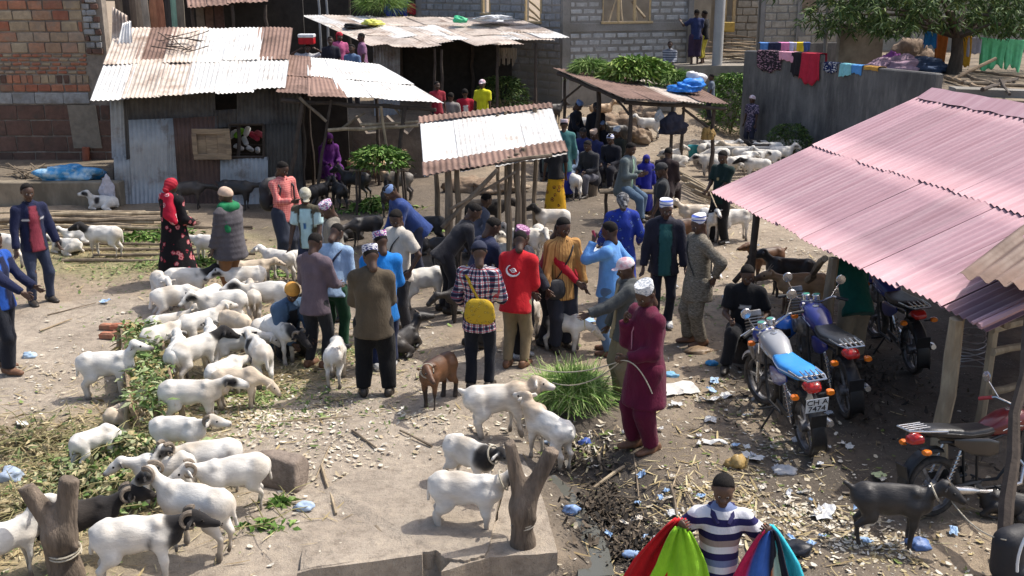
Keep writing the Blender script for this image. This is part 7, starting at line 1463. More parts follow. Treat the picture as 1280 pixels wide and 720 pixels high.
# ================================================================ the animals
SH, GO = 'sheep', 'goat'
def A(px, py, yaw, scheme, label, **k): return animal(px, py, yaw, scheme, label=label, **k)
# flock in the left foreground
A(138, 497, 12, 'white', 'white sheep with head raised standing at the left end of the log trough', head=(50, 0, -15), s=1.12)
A(156, 528, 68, 'cream', 'dusty cream sheep standing low against the log trough, seen from behind', head=(35, 5, -20), s=.86, pose='lie')
A(122, 585, 60, 'white', 'white sheep half buried in the green fodder', head=(-40, 0, -55), s=.85)
A(243, 535, 8, 'eyepatch', 'white sheep with black eye patch standing right of the log trough', head=(18, 0, -20), s=1.12)
A(227, 580, 5, 'white', 'white ram with grey curled horns facing right below the trough', head=(22, 0, -12), horns=.9, s=1.0)
A(262, 618, 205, 'eyepatch', 'white ram with curled horns and black muzzle facing the camera left', head=(25, 35, -30), horns=1, s=1.08)
A(296, 640, 198, 'white', 'white ram with a curled horn standing rightmost of the front rams', head=(10, 5, -28), horns=1, s=1.08)
A(250, 690, 158, 'eyepatch', 'large white ram with a black eye patch and straddled hind legs', head=(35, 10, -38), horns=.8, s=1.25)
A(178, 732, 3, 'blackfront', 'white ram with a black head, neck and shoulders, nearest the camera', head=(15, -5, -20), horns=1, s=1.2)
A(108, 700, 20, 'black', 'black ram with pale horns behind the forked stump', head=(20, 0, -20), horns=1, s=1.1)
A(14, 728, 55, 'white', 'white lamb with raised head at the bottom left corner', head=(60, -20, -5), s=1.05)
A(214, 418, 35, 'white', 'white sheep lying by the bricks with head turned right', head=(40, -30, -22), pose='lie', s=1.1)
A(280, 415, 192, 'eyepatch', 'white sheep with tan shoulders and a black ear facing the camera', head=(22, 25, -30), s=1.15)
A(222, 405, 15, 'white', 'white sheep standing at the back left corner of the flock', head=(-25, 0, -45), s=1.12)
A(238, 382, 5, 'blackhead', 'white sheep with a black head behind the flock by the flowered dress', head=(25, 20, -15), s=1.15)
A(308, 378, 200, 'eyepatch', 'white sheep with large black eye patches below the quilted jacket', head=(15, 10, -25), s=1.1)
A(334, 402, 190, 'greyback', 'greyish white sheep standing behind the squatting man', head=(28, 10, -25), s=1.15)
A(325, 478, 128, 'patchback', 'white sheep with a small black spot seen from behind, right of the flock', head=(10, 0, -30), s=1.1)
A(352, 452, 322, 'blackhead', 'black-headed ram with curled horns held by the squatting man', head=(-5, 5, -35), horns=1, s=1.1)
A(247, 478, 68, 'blackhead', 'white sheep with a black head in the middle of the flock', head=(15, -25, -30), s=1.15)
A(225, 480, 85, 'white', 'white sheep seen from behind with head over the trough', head=(10, 30, -30), s=1.1)
A(254, 437, 35, 'white', 'white sheep with raised head in the middle of the flock', head=(30, 0, -20), s=1.05)
A(284, 498, 55, 'white', 'small white sheep between the black-headed one and the spotted one', head=(-15, 0, -45), s=.95)
A(295, 435, 150, 'cream', 'cream sheep squeezed between the tan-shouldered and spotted sheep', head=(0, 0, -40), s=1.0)
A(421, 478, 84, 'white', 'white sheep seen from behind between the mauve jacket and the brown blazer', head=(-30, 0, -50), s=1.05)
A(350, 352, 165, 'white', 'white sheep standing behind the salmon shirt man', head=(20, 0, -25), s=1.05)
A(318, 362, 20, 'cream', 'cream sheep behind the quilted jacket', head=(10, 0, -30), s=.95)
A(262, 330, 160, 'white', 'white sheep behind the quilted jacket near the pole pile', head=(0, 0, -40), s=1.0)
A(205, 385, 300, 'white', 'white sheep at the back left of the flock, facing the camera', head=(15, 0, -40), s=1.05)
A(318, 402, 110, 'white', 'white sheep from behind just left of the squatting man', head=(10, 0, -30), s=1.05)
A(298, 462, 20, 'white', 'white sheep beside the small one, right of the flock centre', head=(-20, 0, -45), s=1.05)
A(266, 462, 110, 'white', 'white sheep from behind beside the black-headed one', head=(15, 20, -30), s=1.05)
A(262, 402, 250, 'eyepatch', 'white sheep with black ears wedged at the back of the flock', head=(25, 0, -30), s=1.0)
A(205, 455, 60, 'white', 'white sheep leaning over the trough from the right', head=(0, 10, -40), s=1.05)
A(300, 510, 10, 'cream', 'cream sheep nibbling right of the flock', head=(-35, 0, -55), s=.95)
A(210, 628, 190, 'white', 'white ewe standing behind the large ram, facing left', head=(10, 0, -35), s=1.0)
A(340, 440, 60, 'white', 'white sheep pressed against the squatting man', head=(20, 0, -30), s=1.0)
A(385, 350, 10, 'white', 'white sheep behind the turquoise t-shirt', head=(-10, 0, -40), s=1.0)
# back left
A(132, 323, 178, 'blackhead', 'white sheep with a black head standing alone before the pole pile', head=(25, 0, -20), s=1.15)
A(84, 317, 170, 'patchback', 'black and white sheep lying behind the man in the navy jacket', head=(20, 20, -25), pose='lie', s=1.05)
A(100, 303, 200, 'eyepatch', 'spotted sheep lying before the pole pile, left of the black-headed one', head=(25, 0, -20), pose='lie', s=1.0)
A(6, 335, 175, 'patchback', 'black and white sheep at the left edge behind the man', head=(25, 0, -20), s=1.2)
A(130, 266, 180, 'patchback', 'white sheep with black eye patch lying under the cement ledge', head=(45, 0, -12), pose='lie', s=1.1, at=gp(130, 262))
A(237, 262, 10, 'black', 'black goat calf behind the woman in the flowered dress', kind=GO, s=1.2, head=(-10, 0, -30), h=.03)
A(298, 262, 355, 'black', 'black goat standing against the tin shack wall', kind=GO, s=1.25, head=(0, 0, -25), h=.03)
# black goats under the lean-to
for (px, py, yaw, sch, lab, k) in ((445, 250, 150, 'black', 'black goat turned left under the lean-to', dict(s=1.25)), (497, 250, 175, 'grey', 'brindled tan and grey goat under the lean-to', dict(s=1.25)), (484, 268, 90, 'black', 'black goat seen from behind below the brindled goat', dict(s=1.1)), (458, 308, 200, 'black', 'black goat with lowered head behind the beige jacket', dict(s=1.1, head=(-20, 0, -40))), (452, 226, 20, 'tan', 'tan goat with dark face eating the leaves under the lean-to', dict(s=1.1)), (476, 228, 270, 'tan', 'tan-faced goat looking at the camera under the lean-to', dict(s=1.1)), (489, 224, 250, 'white', 'white goat behind the brindled goat', dict(s=.95)), (503, 222, 270, 'tan', 'russet goat with raised head beside the lean-to post', dict(s=1.2, head=(65, 0, -5))), (528, 200, 5, 'black', 'black goat behind the white shelter roof', dict(s=1.2)), (505, 300, 10, 'black', 'black goat lying in front of the bending man', dict(s=1.1, pose='lie')), (535, 308, 175, 'black', 'black goat at the feet of the bending man', dict(s=1.1)), (515, 318, 190, 'black', 'black goat between the cream t-shirt and the bending man', dict(s=1.05, pose='lie')), (560, 335, 340, 'black', 'black goat with a white blaze by the shelter post', dict(s=1.05)), (425, 262, 120, 'black', 'black goat deep in the shade of the lean-to', dict(s=1.15)), (436, 300, 20, 'black', 'black goat with curled tail left of the leaf heap', dict(s=1.0, pose='lie')), (400, 262, 60, 'black', 'black goat beside the lean-to corner post', dict(s=1.1))):
    A(px, py, yaw, sch, lab, kind=GO, h=.028, horns=.7, group='goats under the lean-to', **k)
# under and around the centre shelter
A(608, 292, 0, 'black', 'large black sheep standing under the white-roofed shelter', s=1.35, h=.028, head=(10, 0, -25))
for (px, py, yaw, sch, lab, k) in ((600, 318, 20, 'white', 'white sheep lying leftmost under the shelter', dict(pose='lie')), (622, 305, 170, 'blackhead', 'white sheep with black neck lying under the shelter', dict(pose='lie')), (640, 312, 10, 'cream', 'cream sheep lying behind the shelter posts', dict(pose='lie')), (622, 325, 0, 'greyback', 'greyish sheep lying nearest the heads under the shelter', dict(pose='lie')), (655, 325, 190, 'white', 'white sheep standing behind the purple cap', {}),
    (676, 322, 280, 'white', 'white sheep facing the camera behind the red top', dict(head=(25, 0, -30))), (690, 298, 175, 'blackhead', 'white sheep with a black head beside the shelter posts', {}), (716, 248, 95, 'white', 'white sheep beside the blue wrapper under the bench shelter', {})):
    A(px, py, yaw, sch, lab, s=1.12, h=.028, **k)
A(532, 385, 12, 'white', 'clean white sheep standing right of the cream t-shirt', s=1.2, head=(-30, 0, -50))
A(580, 400, 200, 'black', 'black and white goat head-down behind the checked shirt', kind=GO, s=1.0, head=(0, 0, -40))
A(505, 440, 75, 'black', 'black goat lying on the ground beside the blue shirt', kind=GO, s=1.15, pose='lie', head=(50, -40, -5), horns=.8)
A(548, 505, 235, 'brown', 'chestnut brown goat with black legs and a rope harness, mid foreground', kind=GO, s=1.12, head=(25, 50, -30), horns=.0, fat=1.1, rope=True)
A(660, 425, 265, 'greyback', 'grey-white goat with a blazed face beside the red top', kind=GO, s=1.1, head=(25, 20, -30), rope=True)
A(692, 412, 285, 'greyback', 'goat with curled horns behind the bundle of grass', kind=GO, s=1.05, head=(20, 10, -35), horns=.8)
A(706, 438, 350, 'blackrear', 'white goat with a black head behind the bundle of grass', kind=SH, s=1.0, head=(-25, 0, -40))
# tethered to the forked stump, right foreground
A(622, 545, 358, 'mane', 'white goat with a shaggy brown mane stepping right', kind=GO, s=1.15, head=(30, 0, -20), step=.08, fat=1.05)
A(686, 580, 128, 'mane', 'white goat with a tan neck seen from behind beside the forked stump', kind=GO, s=1.1, head=(45, 0, -10), fat=1.05)
A(588, 616, 325, 'blackneck', 'white sheep with a black neck and a rope collar beside the forked stump', s=1.08, head=(20, 10, -20), rope=True)
A(584, 666, 340, 'eyepatch', 'white sheep with black eye patch nearest the forked stump', s=1.15, head=(25, 5, -22), rope=True)
# right foreground
BG = A(1110, 680, 2, 'black', 'black goat tied on a rope in front of the dark red motorbike', kind=GO, s=1.12, head=(28, -5, -35), horns=.5, rope=True)
A(1262, 648, 175, 'black', 'small black goat lying beside the red motorbike', kind=GO, s=.95, pose='lie', head=(30, 0, -25), horns=.4)
# beyond the pink eave
A(1000, 396, 176, 'tan', 'brown goat with pale curled horns under the pink roof edge', kind=GO, s=1.3, head=(20, 0, -20), horns=1)
A(985, 372, 172, 'black', 'black goat behind the brown one under the pink roof edge', kind=GO, s=1.25, head=(40, 0, -20))
for o in (ANIMALS[-2],): pass
A(955, 352, 190, 'brown', 'dark brown goat behind the seated man in black', kind=GO, s=1.1, head=(50, 0, -10))
# middle right
for (px, py, yaw, sch, lab, k) in ((868, 292, 170, 'cream', 'shaggy grey-white goat left of the teenager', dict(kind=GO)), (885, 300, 285, 'white', 'white goat facing the camera left of the teenager', dict(kind=GO, head=(40, 0, -20))), (918, 300, 10, 'white', 'white goat behind the legs of the teenager', dict(kind=GO)), (858, 312, 190, 'brown', 'brown goat behind the dark jacket man', dict(kind=GO))): A(px, py, yaw, sch, lab, s=1.15, h=.026, **k)
g = random.Random(4)
FL = [(884, 205, 'white'), (896, 212, 'white'), (905, 203, 'white'), (918, 206, 'cream'), (930, 212, 'white'), (926, 222, 'white'), (940, 216, 'patchback'), (950, 206, 'black'), (936, 200, 'black'), (958, 214, 'white'), (962, 204, 'white'), (975, 210, 'white'), (988, 200, 'white'), (904, 224, 'white'), (888, 220, 'greyback'), (945, 226, 'blackhead'), (992, 186+8, 'greyback'), (1022, 190, 'white')]
NM = ['leftmost white sheep of the flock behind the teenager', 'white sheep just left of the teenager in the back flock', 'white sheep behind the teenager\'s head', 'cream sheep right of the teenager in the back flock', 'white sheep in the middle of the back flock', 'white sheep at the front of the back flock', 'spotted sheep with a brown patch in the back flock', 'black sheep at the back of the far flock, by the child', 'black sheep left of the other black one in the far flock', 'white sheep right of the black sheep in the back flock', 'white sheep behind the black one in the back flock', 'white sheep beside the pink roof edge', 'white sheep close to the dark shrub', 'white sheep in front of the teenager\'s waist', 'grey-backed sheep at the front left of the back flock', 'black-headed sheep nearest the pink roof in the back flock', 'grey sheep lying under the dark shrub', 'white sheep with raised head at the laundry wall']
for (px, py, sch), lab in zip(FL, NM): A(px, py, g.choice([0, 20, 170, 190, 340, 200]), sch, lab, s=1.1, h=.035, pose='lie' if 'lying' in lab else 'stand', head=(g.choice([35, -20, 10]), g.uniform(-20, 20), -30), group='flock behind the teenager')
# back, round the bench shelter
for (px, py, yaw, sch, lab, k) in ((733, 140, 160, 'white', 'white sheep standing on the bank behind the bench shelter', dict(y=29.5)), (752, 122, 10, 'tan', 'tan goat on the bank by the block wall', dict(y=30.8, kind=GO)), (772, 135, 200, 'black', 'black and white goat on the bank above the stones', dict(y=29.0, kind=GO)), (678, 148, 190, 'white', 'white sheep behind the white shelter roof', dict(y=28.0)), (700, 140, 175, 'greyback', 'grey-white sheep at the left end of the bench shelter', dict(y=28.6)), (690, 128, 20, 'black', 'black goat in the shade of the block building', dict(y=30.6, kind=GO)), (812, 128, 185, 'white', 'white sheep behind the bench shelter roof edge', dict(y=29.6)), (650, 128, 5, 'brown', 'dark goat by the shrub under the block building', dict(y=30.4, kind=GO))):
    y = k.pop('y'); x = at_y(px, py, y).x; A(0, 0, yaw, sch, lab, s=1.2, h=.035, at=(x, y, gz(x, y)), group='animals behind the bench shelter', **k)
A(838, 200, 0, 'white', 'white sheep lying behind the seated brown figure', s=1.1, h=.03, pose='lie'); A(846, 208, 175, 'white', 'white sheep lying with its back to the stacked poles', s=1.1, h=.03, pose='lie')
# ================================================================ stumps, stone, trough, fodder
M_STUMP = surf('grey_stump_bark', (.185, .145, .11), .95, .35, 14, .05, 22, c2=(.085, .066, .05), cscale=5, stretch=(1, 1, .22))
def stump(px, py, forks, r, label, seed):
    p = gp(px, py); pr = [cone((0, 0, -.08), (0, 0, .10), r*1.35, r*1.05, .05), cone((0, 0, .05), (forks[0][0]*.25, 0, .42), r*1.05, r*.95, .05)]
    c = (forks[0][0]*.2, 0, .45)
    for (x, y, z, rr) in forks: pr.append(cone((0, 0, .40), (x, y, z), r*.9, rr, .08, cut=[((x, y, z), (x*.6, y, z-.4))]))
    pr.append(cone((r*.7, -.02, .30), (r*1.0, -.05, .34), r*.35, r*.22, .04))
    V, Q = field_mesh(pr, .018, lambda P: .010*wob(P*np.array([1, 1, .35]), seed, 30)+.008*wob(P, seed+1, 12)); o = obj('tree_stump', np_mesh('tree_stump', V, Q, M_STUMP), None, p); tag(o, label, 'stump')
    MB().tube([Vector((r*1.12*math.cos(t), r*1.12*math.sin(t), .26+.02*math.sin(t)+.004*t)) for t in np.linspace(0, 12.5, 40)], .009, 5).build('rope_tie', M_ROPE, o, True); return p
ST1 = stump(654, 690, [(-.12, 0, 1.02, .050), (.24, .03, .93, .062)], .085, 'forked grey tree stump used as a tether post at the slab corner', 3)
ST2 = stump(86, 728, [(-.24, 0, .86, .065), (.11, .03, .90, .07)], .11, 'forked brown tree stump at the bottom left among the rams', 5)
V, Q = field_mesh([cone((-.17, 0, .10), (.17, .02, .12), .15, .15, .05, (0, 0, 1), .85), cone((-.15, .12, .14), (.15, .12, .16), .14, .13, .05), cone((-.12, -.05, .2), (.12, .02, .2), .14, .12, .06)], .022, lambda P: .020*wob(P, 2, 11)+.012*wob(P, 3, 34), clip=[((0, 0, .31), (.15, -.1, 1)), ((.25, 0, 0), (1, .15, .1)), ((-.26, 0, 0), (-1, .2, .15)), ((0, -.14, 0), (.1, -1, .3))])
o = obj('stone_block', np_mesh('stone_block', V, Q, surf('pitted_stone', (.23, .185, .15), .95, .22, 14, .02, 36, c2=(.16, .125, .10), cscale=5)), None, gp(349, 606), (0, 0, R(-24))); tag(o, 'rough brown stone block on the ground right of the rams', 'stone')
# log trough with fodder
tr = empty('feeding_trough', (0, 0, 0)); tag(tr, 'rough timber feeding trough crammed with green fodder among the sheep', 'trough')
ta, tb_ = gp(178, 438), gp(196, 545); td = (tb_-ta); td.z = 0; tn = Vector((td.y, -td.x, 0)).normalized()
for q in (-1, 1):
    a, b = ta+tn*q*.20, tb_+tn*q*.20; m = MB(); d_ = (b-a).normalized(); rm_ = Matrix((d_, tn, Vector((0, 0, 1)))).transposed(); m.box((a+b)/2+Vector((0, 0, .26)), ((b-a).length, .035, .22), rm_ @ Matrix.Rotation(R(-18*q), 3, 'X'), 0, .01); m.build('side_board', M_PLANK, tr)
for i, t in enumerate((.03, .5, .97)):
    for q in (-1, 1): c = ta.lerp(tb_, t)+tn*q*.24; pole(tr, (c.x+tn.x*q*.08, c.y, -.04), (c.x, c.y, .40), .035, M_WOODP, 'leg', i*2+q)
def fodder(name, spots, n, label, cols, seed, L=(.05, .13), W=(.03, .06), kind='stuff', stems=60):
    g = np.random.default_rng(seed); Ps = []; root = empty(name); tag(root, label, 'fodder'); m = MB()
    for (px, py, rx, ry, hz, wt) in spots:
        k = int(n*wt); c = gp(px, py); a = g.uniform(0, 6.28, k); r = np.abs(g.normal(0, .55, k)); x, y = c.x+rx*r*np.cos(a), c.y+ry*r*np.sin(a); z = np.array([gz(u, v) for u, v in zip(x, y)])+hz*np.exp(-r*r*1.5)*g.uniform(.25, 1, k)+.01; Ps.append(np.stack([x, y, z], 1))
        for _ in range(int(stems*wt)):
            b = g.uniform(0, 6.28); q = abs(g.normal(0, .5)); p0 = Vector((c.x+rx*q*math.cos(b), c.y+ry*q*math.sin(b), 0)); p0.z = gz(p0.x, p0.y)+hz*math.exp(-q*q*1.5)*g.uniform(.2, 1)+.02; d = Vector((math.cos(b+g.normal()), math.sin(b+g.normal()), g.normal(0, .25))).normalized()*g.uniform(.25, .6)
            m.tube([p0, p0+d*.5+Vector((0, 0, .02)), p0+d-Vector((0, 0, .04))], [.006, .005, .003], 4)
    P_ = np.concatenate(Ps); k = len(P_); D = np.stack([g.normal(size=k), g.normal(size=k), g.normal(.05, .45, k)], 1); o = obj('leaves', leaves('leaves', P_, D, g.uniform(*L, k), g.uniform(*W, k), pal(g, k, cols), M_LEAF, .3), root); tag(o, kind='stuff'); o = m.build('stems', M_STEM, root); tag(o, kind='stuff')
G_FOD = [(.12, .20, .055), (.20, .29, .10), (.26, .33, .15), (.34, .37, .21), (.40, .35, .19), (.36, .30, .16), (.45, .40, .24)]
g = np.random.default_rng(7); fp = []
for t in np.linspace(.05, .95, 7): q = ta.lerp(tb_, t); fp.append(q)
m_ = []
P_ = np.concatenate([np.array(q)+g.normal(size=(170, 3))*np.array([.12, .16, .05])+np.array([0, 0, .36]) for q in fp]); k = len(P_)
o = obj('fodder', leaves('fodder', P_, np.stack([g.normal(size=k), g.normal(size=k), g.normal(.2, .4, k)], 1), g.uniform(.06, .15, k), g.uniform(.02, .05, k), pal(g, k, G_FOD[:4]+[(.33, .27, .12)]), M_LEAF, .3), tr); tag(o, kind='stuff')
fodder('fodder_heap', [(150, 575, .75, .55, .28, .45), (110, 610, .7, .5, .22, .3), (165, 625, .5, .4, .25, .25)], 2600, 'trampled heap of leafy green branches in the left foreground', G_FOD, 11, stems=120)
fodder('fodder_heap', [(330, 660, .35, .14, .05, .5), (350, 630, .12, .12, .05, .5)], 160, 'small sprig of green leaves beside the stone block', G_FRESH, 12, stems=14)
fodder('fodder_heap', [(40, 560, .8, .9, .12, .5), (40, 650, .8, .8, .16, .5)], 1300, 'flattened heap of dry stalks and leaves at the left edge', [(.33, .27, .15), (.40, .34, .20), (.22, .18, .10), (.16, .2, .08)], 13, (.06, .2), (.015, .04), stems=160)
fodder('fodder_heap', [(170, 300, 1.0, .4, .12, .6), (205, 292, .6, .3, .12, .4)], 900, 'green leaves strewn over the pole pile', G_FRESH, 14, (.08, .18), (.03, .06), stems=20)
fodder('fodder_heap', [(250, 330, 1.0, .4, .08, .5), (320, 345, .8, .3, .06, .5)], 800, 'fresh green leaves on the ground behind the flowered dress', G_FRESH, 15, (.07, .15), (.03, .06), stems=30)
fodder('fodder_heap', [(470, 262, .8, .5, .25, .6), (520, 290, .6, .4, .1, .4)], 1200, 'green leaf fodder on the ground among the black goats', G_FRESH, 16, (.08, .2), (.03, .06), stems=30)
# leafy bundle tied up at the lean-to
p = at_y(475, 200, 21.3); rk_ = empty('fodder_rack', (0, 0, 0)); tag(rk_, 'rough pole rack holding the leafy branches under the lean-to', 'rack'); zr_ = p.z-.18
for dx in (-.5, .5):
    for dy in (-.2, .2): pole(rk_, (p.x+dx, 21.3+dy, -.03), (p.x+dx*.9, 21.3+dy, zr_+.05), .03, M_WOODD, 'leg', int(dx*10+dy*50))
for k_ in range(6): pole(rk_, (p.x-.6, 21.06+.1*k_, zr_), (p.x+.6, 21.06+.1*k_, zr_), .025, M_WOOD, 'slat', k_)
bush('fodder_bundle', (p.x, 21.3, zr_+.02), (.62, .36, .40), 1300, G_FRESH, 'bundle of leafy branches hung at the lean-to rail', (.08, .18), (.04, .08), seed=31, cat='fodder', stems=3)
# big bundle of cut grass
gb = empty('grass_bundle', gp(714, 500)); tag(gb, 'big tousled bundle of bright green cut grass beside the maroon tunic', 'grass bundle')
g = np.random.default_rng(21); n = 3600; a = g.uniform(0, 6.28, n); e = np.arcsin(g.uniform(-.05, 1, n)); L_ = g.uniform(.22, .42, n); V = np.empty((n, 8, 3), np.float32)
dirv = np.stack([np.cos(a)*np.cos(e), np.sin(a)*np.cos(e), np.sin(e)], 1); base_ = g.normal(size=(n, 3))*np.array([.13, .11, .05])+np.array([0, 0, .12]); sd_ = np.stack([-np.sin(a), np.cos(a), 0*a], 1)+g.normal(size=(n, 3))*.3
for j in range(4):
    t = j/3; c = base_+dirv*(t*L_*1.18)[:, None]*np.array([1.12, .95, .95])+np.array([0, 0, -1.])*(t*t*L_*.45*np.cos(e)**.5)[:, None]+g.normal(size=(n, 3))*.012*t; c[:, 2] = np.maximum(c[:, 2], .005+.01*g.uniform(size=n)); wv = (.0075*(1-t*.85))
    V[:, 2*j] = c-sd_*wv; V[:, 2*j+1] = c+sd_*wv
bi = np.arange(n)[:, None]*8; Q = np.concatenate([bi+np.array([2*j, 2*j+1, 2*j+3, 2*j+2]) for j in range(3)]); Cg = np.repeat(pal(g, n, [(.20, .36, .07), (.28, .44, .11), (.14, .27, .05), (.38, .50, .18), (.42, .46, .20)]), 8, 0)
o = obj('blades', np_mesh('blades', V.reshape(-1, 3), Q, M_LEAF, False, None, Cg), gb); tag(o, kind='stuff')
V, Q = field_mesh([cone((-.15, 0, .12), (.15, 0, .12), .2, .2, .05)], .03, lambda P: .03*wob(P, 4, 18)); obj('core', np_mesh('core', V, Q, surf('packed_grass', (.14, .24, .06), .9, .4, 30, .02, 50)), gb)
# ================================================================ poles, benches, basin, bags
g = random.Random(12)
for i in range(17):
    px0 = g.uniform(-30, 120); px1 = px0+g.uniform(120, 240); py = 283+g.uniform(-7, 9)+(i % 3)*3; a, b = gp(px0, py), gp(min(px1, 345), py+g.uniform(-5, 6)); lift = .05+.07*(i % 4); a.z += lift; b.z += lift*g.uniform(.6, 1.1)
    o = pole(None, a, b, g.uniform(.028, .045), [M_WOODP, M_WOODP, M_WOOD][i % 3], 'pole', i); tag(o, 'long peeled pole in the pile before the tin shack', 'pole', 'poles piled before the shack')
for i in range(5):
    py = 300+i*7; a, b = gp(g.uniform(60, 120), py), gp(g.uniform(230, 330), py+g.uniform(-3, 3)); a.z += .03; b.z += .03; o = pole(None, a, b, .03, M_WOOD, 'pole', 40+i); tag(o, 'single grey pole lying on the straw behind the flowered dress', 'pole', 'loose poles on the straw')
for i in range(11):
    o0, o1 = gp(838+i*3, 222+i*3), gp(890+i*3, 246+i*2.2); o0.z += .05+.06*(i % 3)+.15; o1.z += .05+.06*(i % 3); o = pole(None, o0, o1, .035, M_WOODP, 'pole', 60+i); tag(o, 'peeled pole in the stack behind the bench shelter', 'pole', 'stacked poles behind the bench')
bn = empty('bench', (0, 0, 0)); tag(bn, 'long pole bench under the low rusty shelter', 'bench')
zb_ = .40
def bench(parent, a, b, z):
    for k in range(3): off = Vector((0, .09*k-.09, 0)); pole(parent, a+off+Vector((0, 0, z)), b+off+Vector((0, 0, z)), .035, M_WOOD, 'seat_pole', k)
    for t in (.1, .9): c = a.lerp(b, t); pole(parent, (c.x, c.y, gz(c.x, c.y)-.03), (c.x, c.y, z-.02), .04, M_WOODD, 'leg', int(t*10))
for s_ in SEATED[1:5]: pass
for i, s_ in enumerate(SEATED):
    b_ = s_['body'].location; m = MB(); m.lathe([(.15, -.02), (.16, .06), (.145, .30), (.15, .36), (.0, .365)], 10, 'z'); o = m.build('log_stool', M_WOOD, None, True, (b_.x, b_.y, b_.z)); tag(o, 'upright log used as a stool under the bench shelter', 'stool', 'log stools under the bench shelter')
b_ = P['greyjacket']['body'].location; bench(bn, Vector((b_.x-.5, b_.y+.12, 0)), Vector((b_.x+.9, b_.y+.16, 0)), .58)
for key, hgt, lab in (('brown', .40, 'upright log stool under the figure in dark brown'), ('black', .34, 'log seat under the man in the black t-shirt')):
    b_ = P[key]['body'].location; m = MB(); m.lathe([(.16, -.02), (.17, .06), (.15, hgt-.04), (.155, hgt-.01), (.0, hgt)], 10, 'z'); o = m.build('log_stool', M_WOODD, None, True, (b_.x, b_.y, b_.z)); tag(o, lab, 'stool')
m = MB(); x_, y_, z_ = SEATP; m.box((x_-.02, y_+.05, (gz(x_, y_)+z_+.38)/2), (.5, .4, z_+.38-gz(x_, y_)), None, 0, .03); tag(m.build('cement_block_step', M_CEM), 'cement block step under the child by the block wall', 'step')
bs = empty('cement_basin', (0, 0, 0)); tag(bs, 'open cement water basin near the child with the white hat', 'basin')
a = at_y(928, 185, 27.0); 
for (dx, dy, sx, sy) in ((0, -.55, 1.7, .12), (0, .55, 1.7, .12), (-.79, 0, .12, .98), (.79, 0, .12, .98)): MB().box((a.x+dx, 27.4+dy, .28), (sx, sy, .56), None, 0, .02).build('basin_wall', M_COLUMN, bs)
MB().box((a.x, 27.4, .18), (1.46, .98, .3)).build('basin_water', MATS.get('drain_water') or M_WATER, bs)
m = MB(); m.lathe([(.13, 0), (.14, .02), (.17, .30), (.175, .31), (.165, .30), (.135, .03), (.0, .03)], 16, 'z'); p = gp(867, 196); o = m.build('bucket', surf('turquoise_plastic', (.03, .28, .32), .5), None, True, p); tag(o, 'turquoise plastic bucket behind the bench shelter', 'bucket')
MB().tube([(.17*math.cos(t), 0, .30+.17*math.sin(t)) for t in np.linspace(0, math.pi, 11)], .006, 5).build('bucket_handle', M_CHROME, o, True)
def hang(px, py, y, s_, c, label, cat, seed): p = at_y(px, py, y); return crumple('hanging_bag', p-Vector((0, 0, s_[2])), s_, c, label, cat, .8, seed)
hang(841, 152, 24.85, (.30, .14, .30), (.02, .02, .035), 'dark bag hanging from the bench shelter post', 'bag', 70); hang(886, 164, 25.05, (.16, .12, .20), (.30, .19, .06), 'tan satchel hanging from the right post of the bench shelter', 'bag', 71)
hang(824, 143, 24.9, (.12, .08, .18), (.5, .5, .5), 'pale grey bag hanging under the bench shelter eave', 'bag', 72)
M_BLUET = surf('blue_tarpaulin', (.05, .30, .60), .45, .3, 5, .02, 12, c2=(.45, .62, .72), cscale=4)
p = at_y(84, 224, 22.3); o = crumple('tarpaulin_bundle', (p.x, 22.45, .47), (.75, .28, .26), M_BLUET, 'folded blue tarpaulin lying on the cement ledge', 'tarpaulin', seed=73)
p = at_y(135, 236, 21.9); crumple('plastic_sack', (p.x, 21.9, .16), (.16, .06, .27), surf('white_woven_sack', (.50, .48, .52), .8, .25, 10, .01, 25), 'white printed sack hanging over the end of the cement ledge', 'sack', seed=74)
for i in range(14):
    a, b = at_y(g.uniform(-10, 60), g.uniform(200, 216), 23.2), at_y(g.uniform(0, 70), g.uniform(200, 222), 22.7); a.z = .5+g.uniform(0, .25); b.z = .48+g.uniform(0, .1); o = pole(None, a, b, .018, M_WOOD, 'brush_stick', i); tag(o, 'dry stick in the brush heap on the ledge', 'stick', 'brush heap on the ledge')
# brushwood on the shack roof
for i in range(16):
    c = roofpt(RA, RB, RC, RD, 210+g.uniform(-12, 45), 55+g.uniform(-9, 12))+Vector((0, 0, .05)); d = Vector((g.uniform(-.5, .5), g.uniform(-.25, .25), 0)); sl_ = (RD-RA).normalized(); d.z = d.y*sl_.z/max(.1, sl_.y); o = pole(None, c-d, c+d+Vector((0, 0, .03)), .012, M_WOODD, 'brush_stick', i); tag(o, 'dry twig in the brushwood lying on the shack roof', 'twig', 'brushwood on the shack roof')
# stones on the bank
for i, (px, py, s_) in enumerate(((775, 172, (.55, .4, .42)), (800, 178, (.4, .35, .3)), (762, 160, (.4, .3, .3)), (790, 160, (.35, .3, .3)), (815, 168, (.3, .25, .2)), (720, 205, (.18, .15, .1)), (590, 238, (.7, .3, .25)), (620, 240, (.6, .3, .2)))):
    crumple('bank_stone', gp(px, py)-Vector((0, 0, .05)), s_, surf('bank_rock', (.24, .17, .115), .95, .3, 5, .03, 16, c2=(.33, .26, .19), cscale=2), ['large brown boulder on the bank by the shelter post', 'brown boulder right of the large one on the bank', 'brown stone left of the large boulder', 'brown stone behind the large boulder', 'small stone at the right end of the bank', 'small stone in front of the seated men', 'long rubble stone behind the white-roofed shelter, left', 'long rubble stone behind the white-roofed shelter, right'][i], 'stone', seed=90+i)
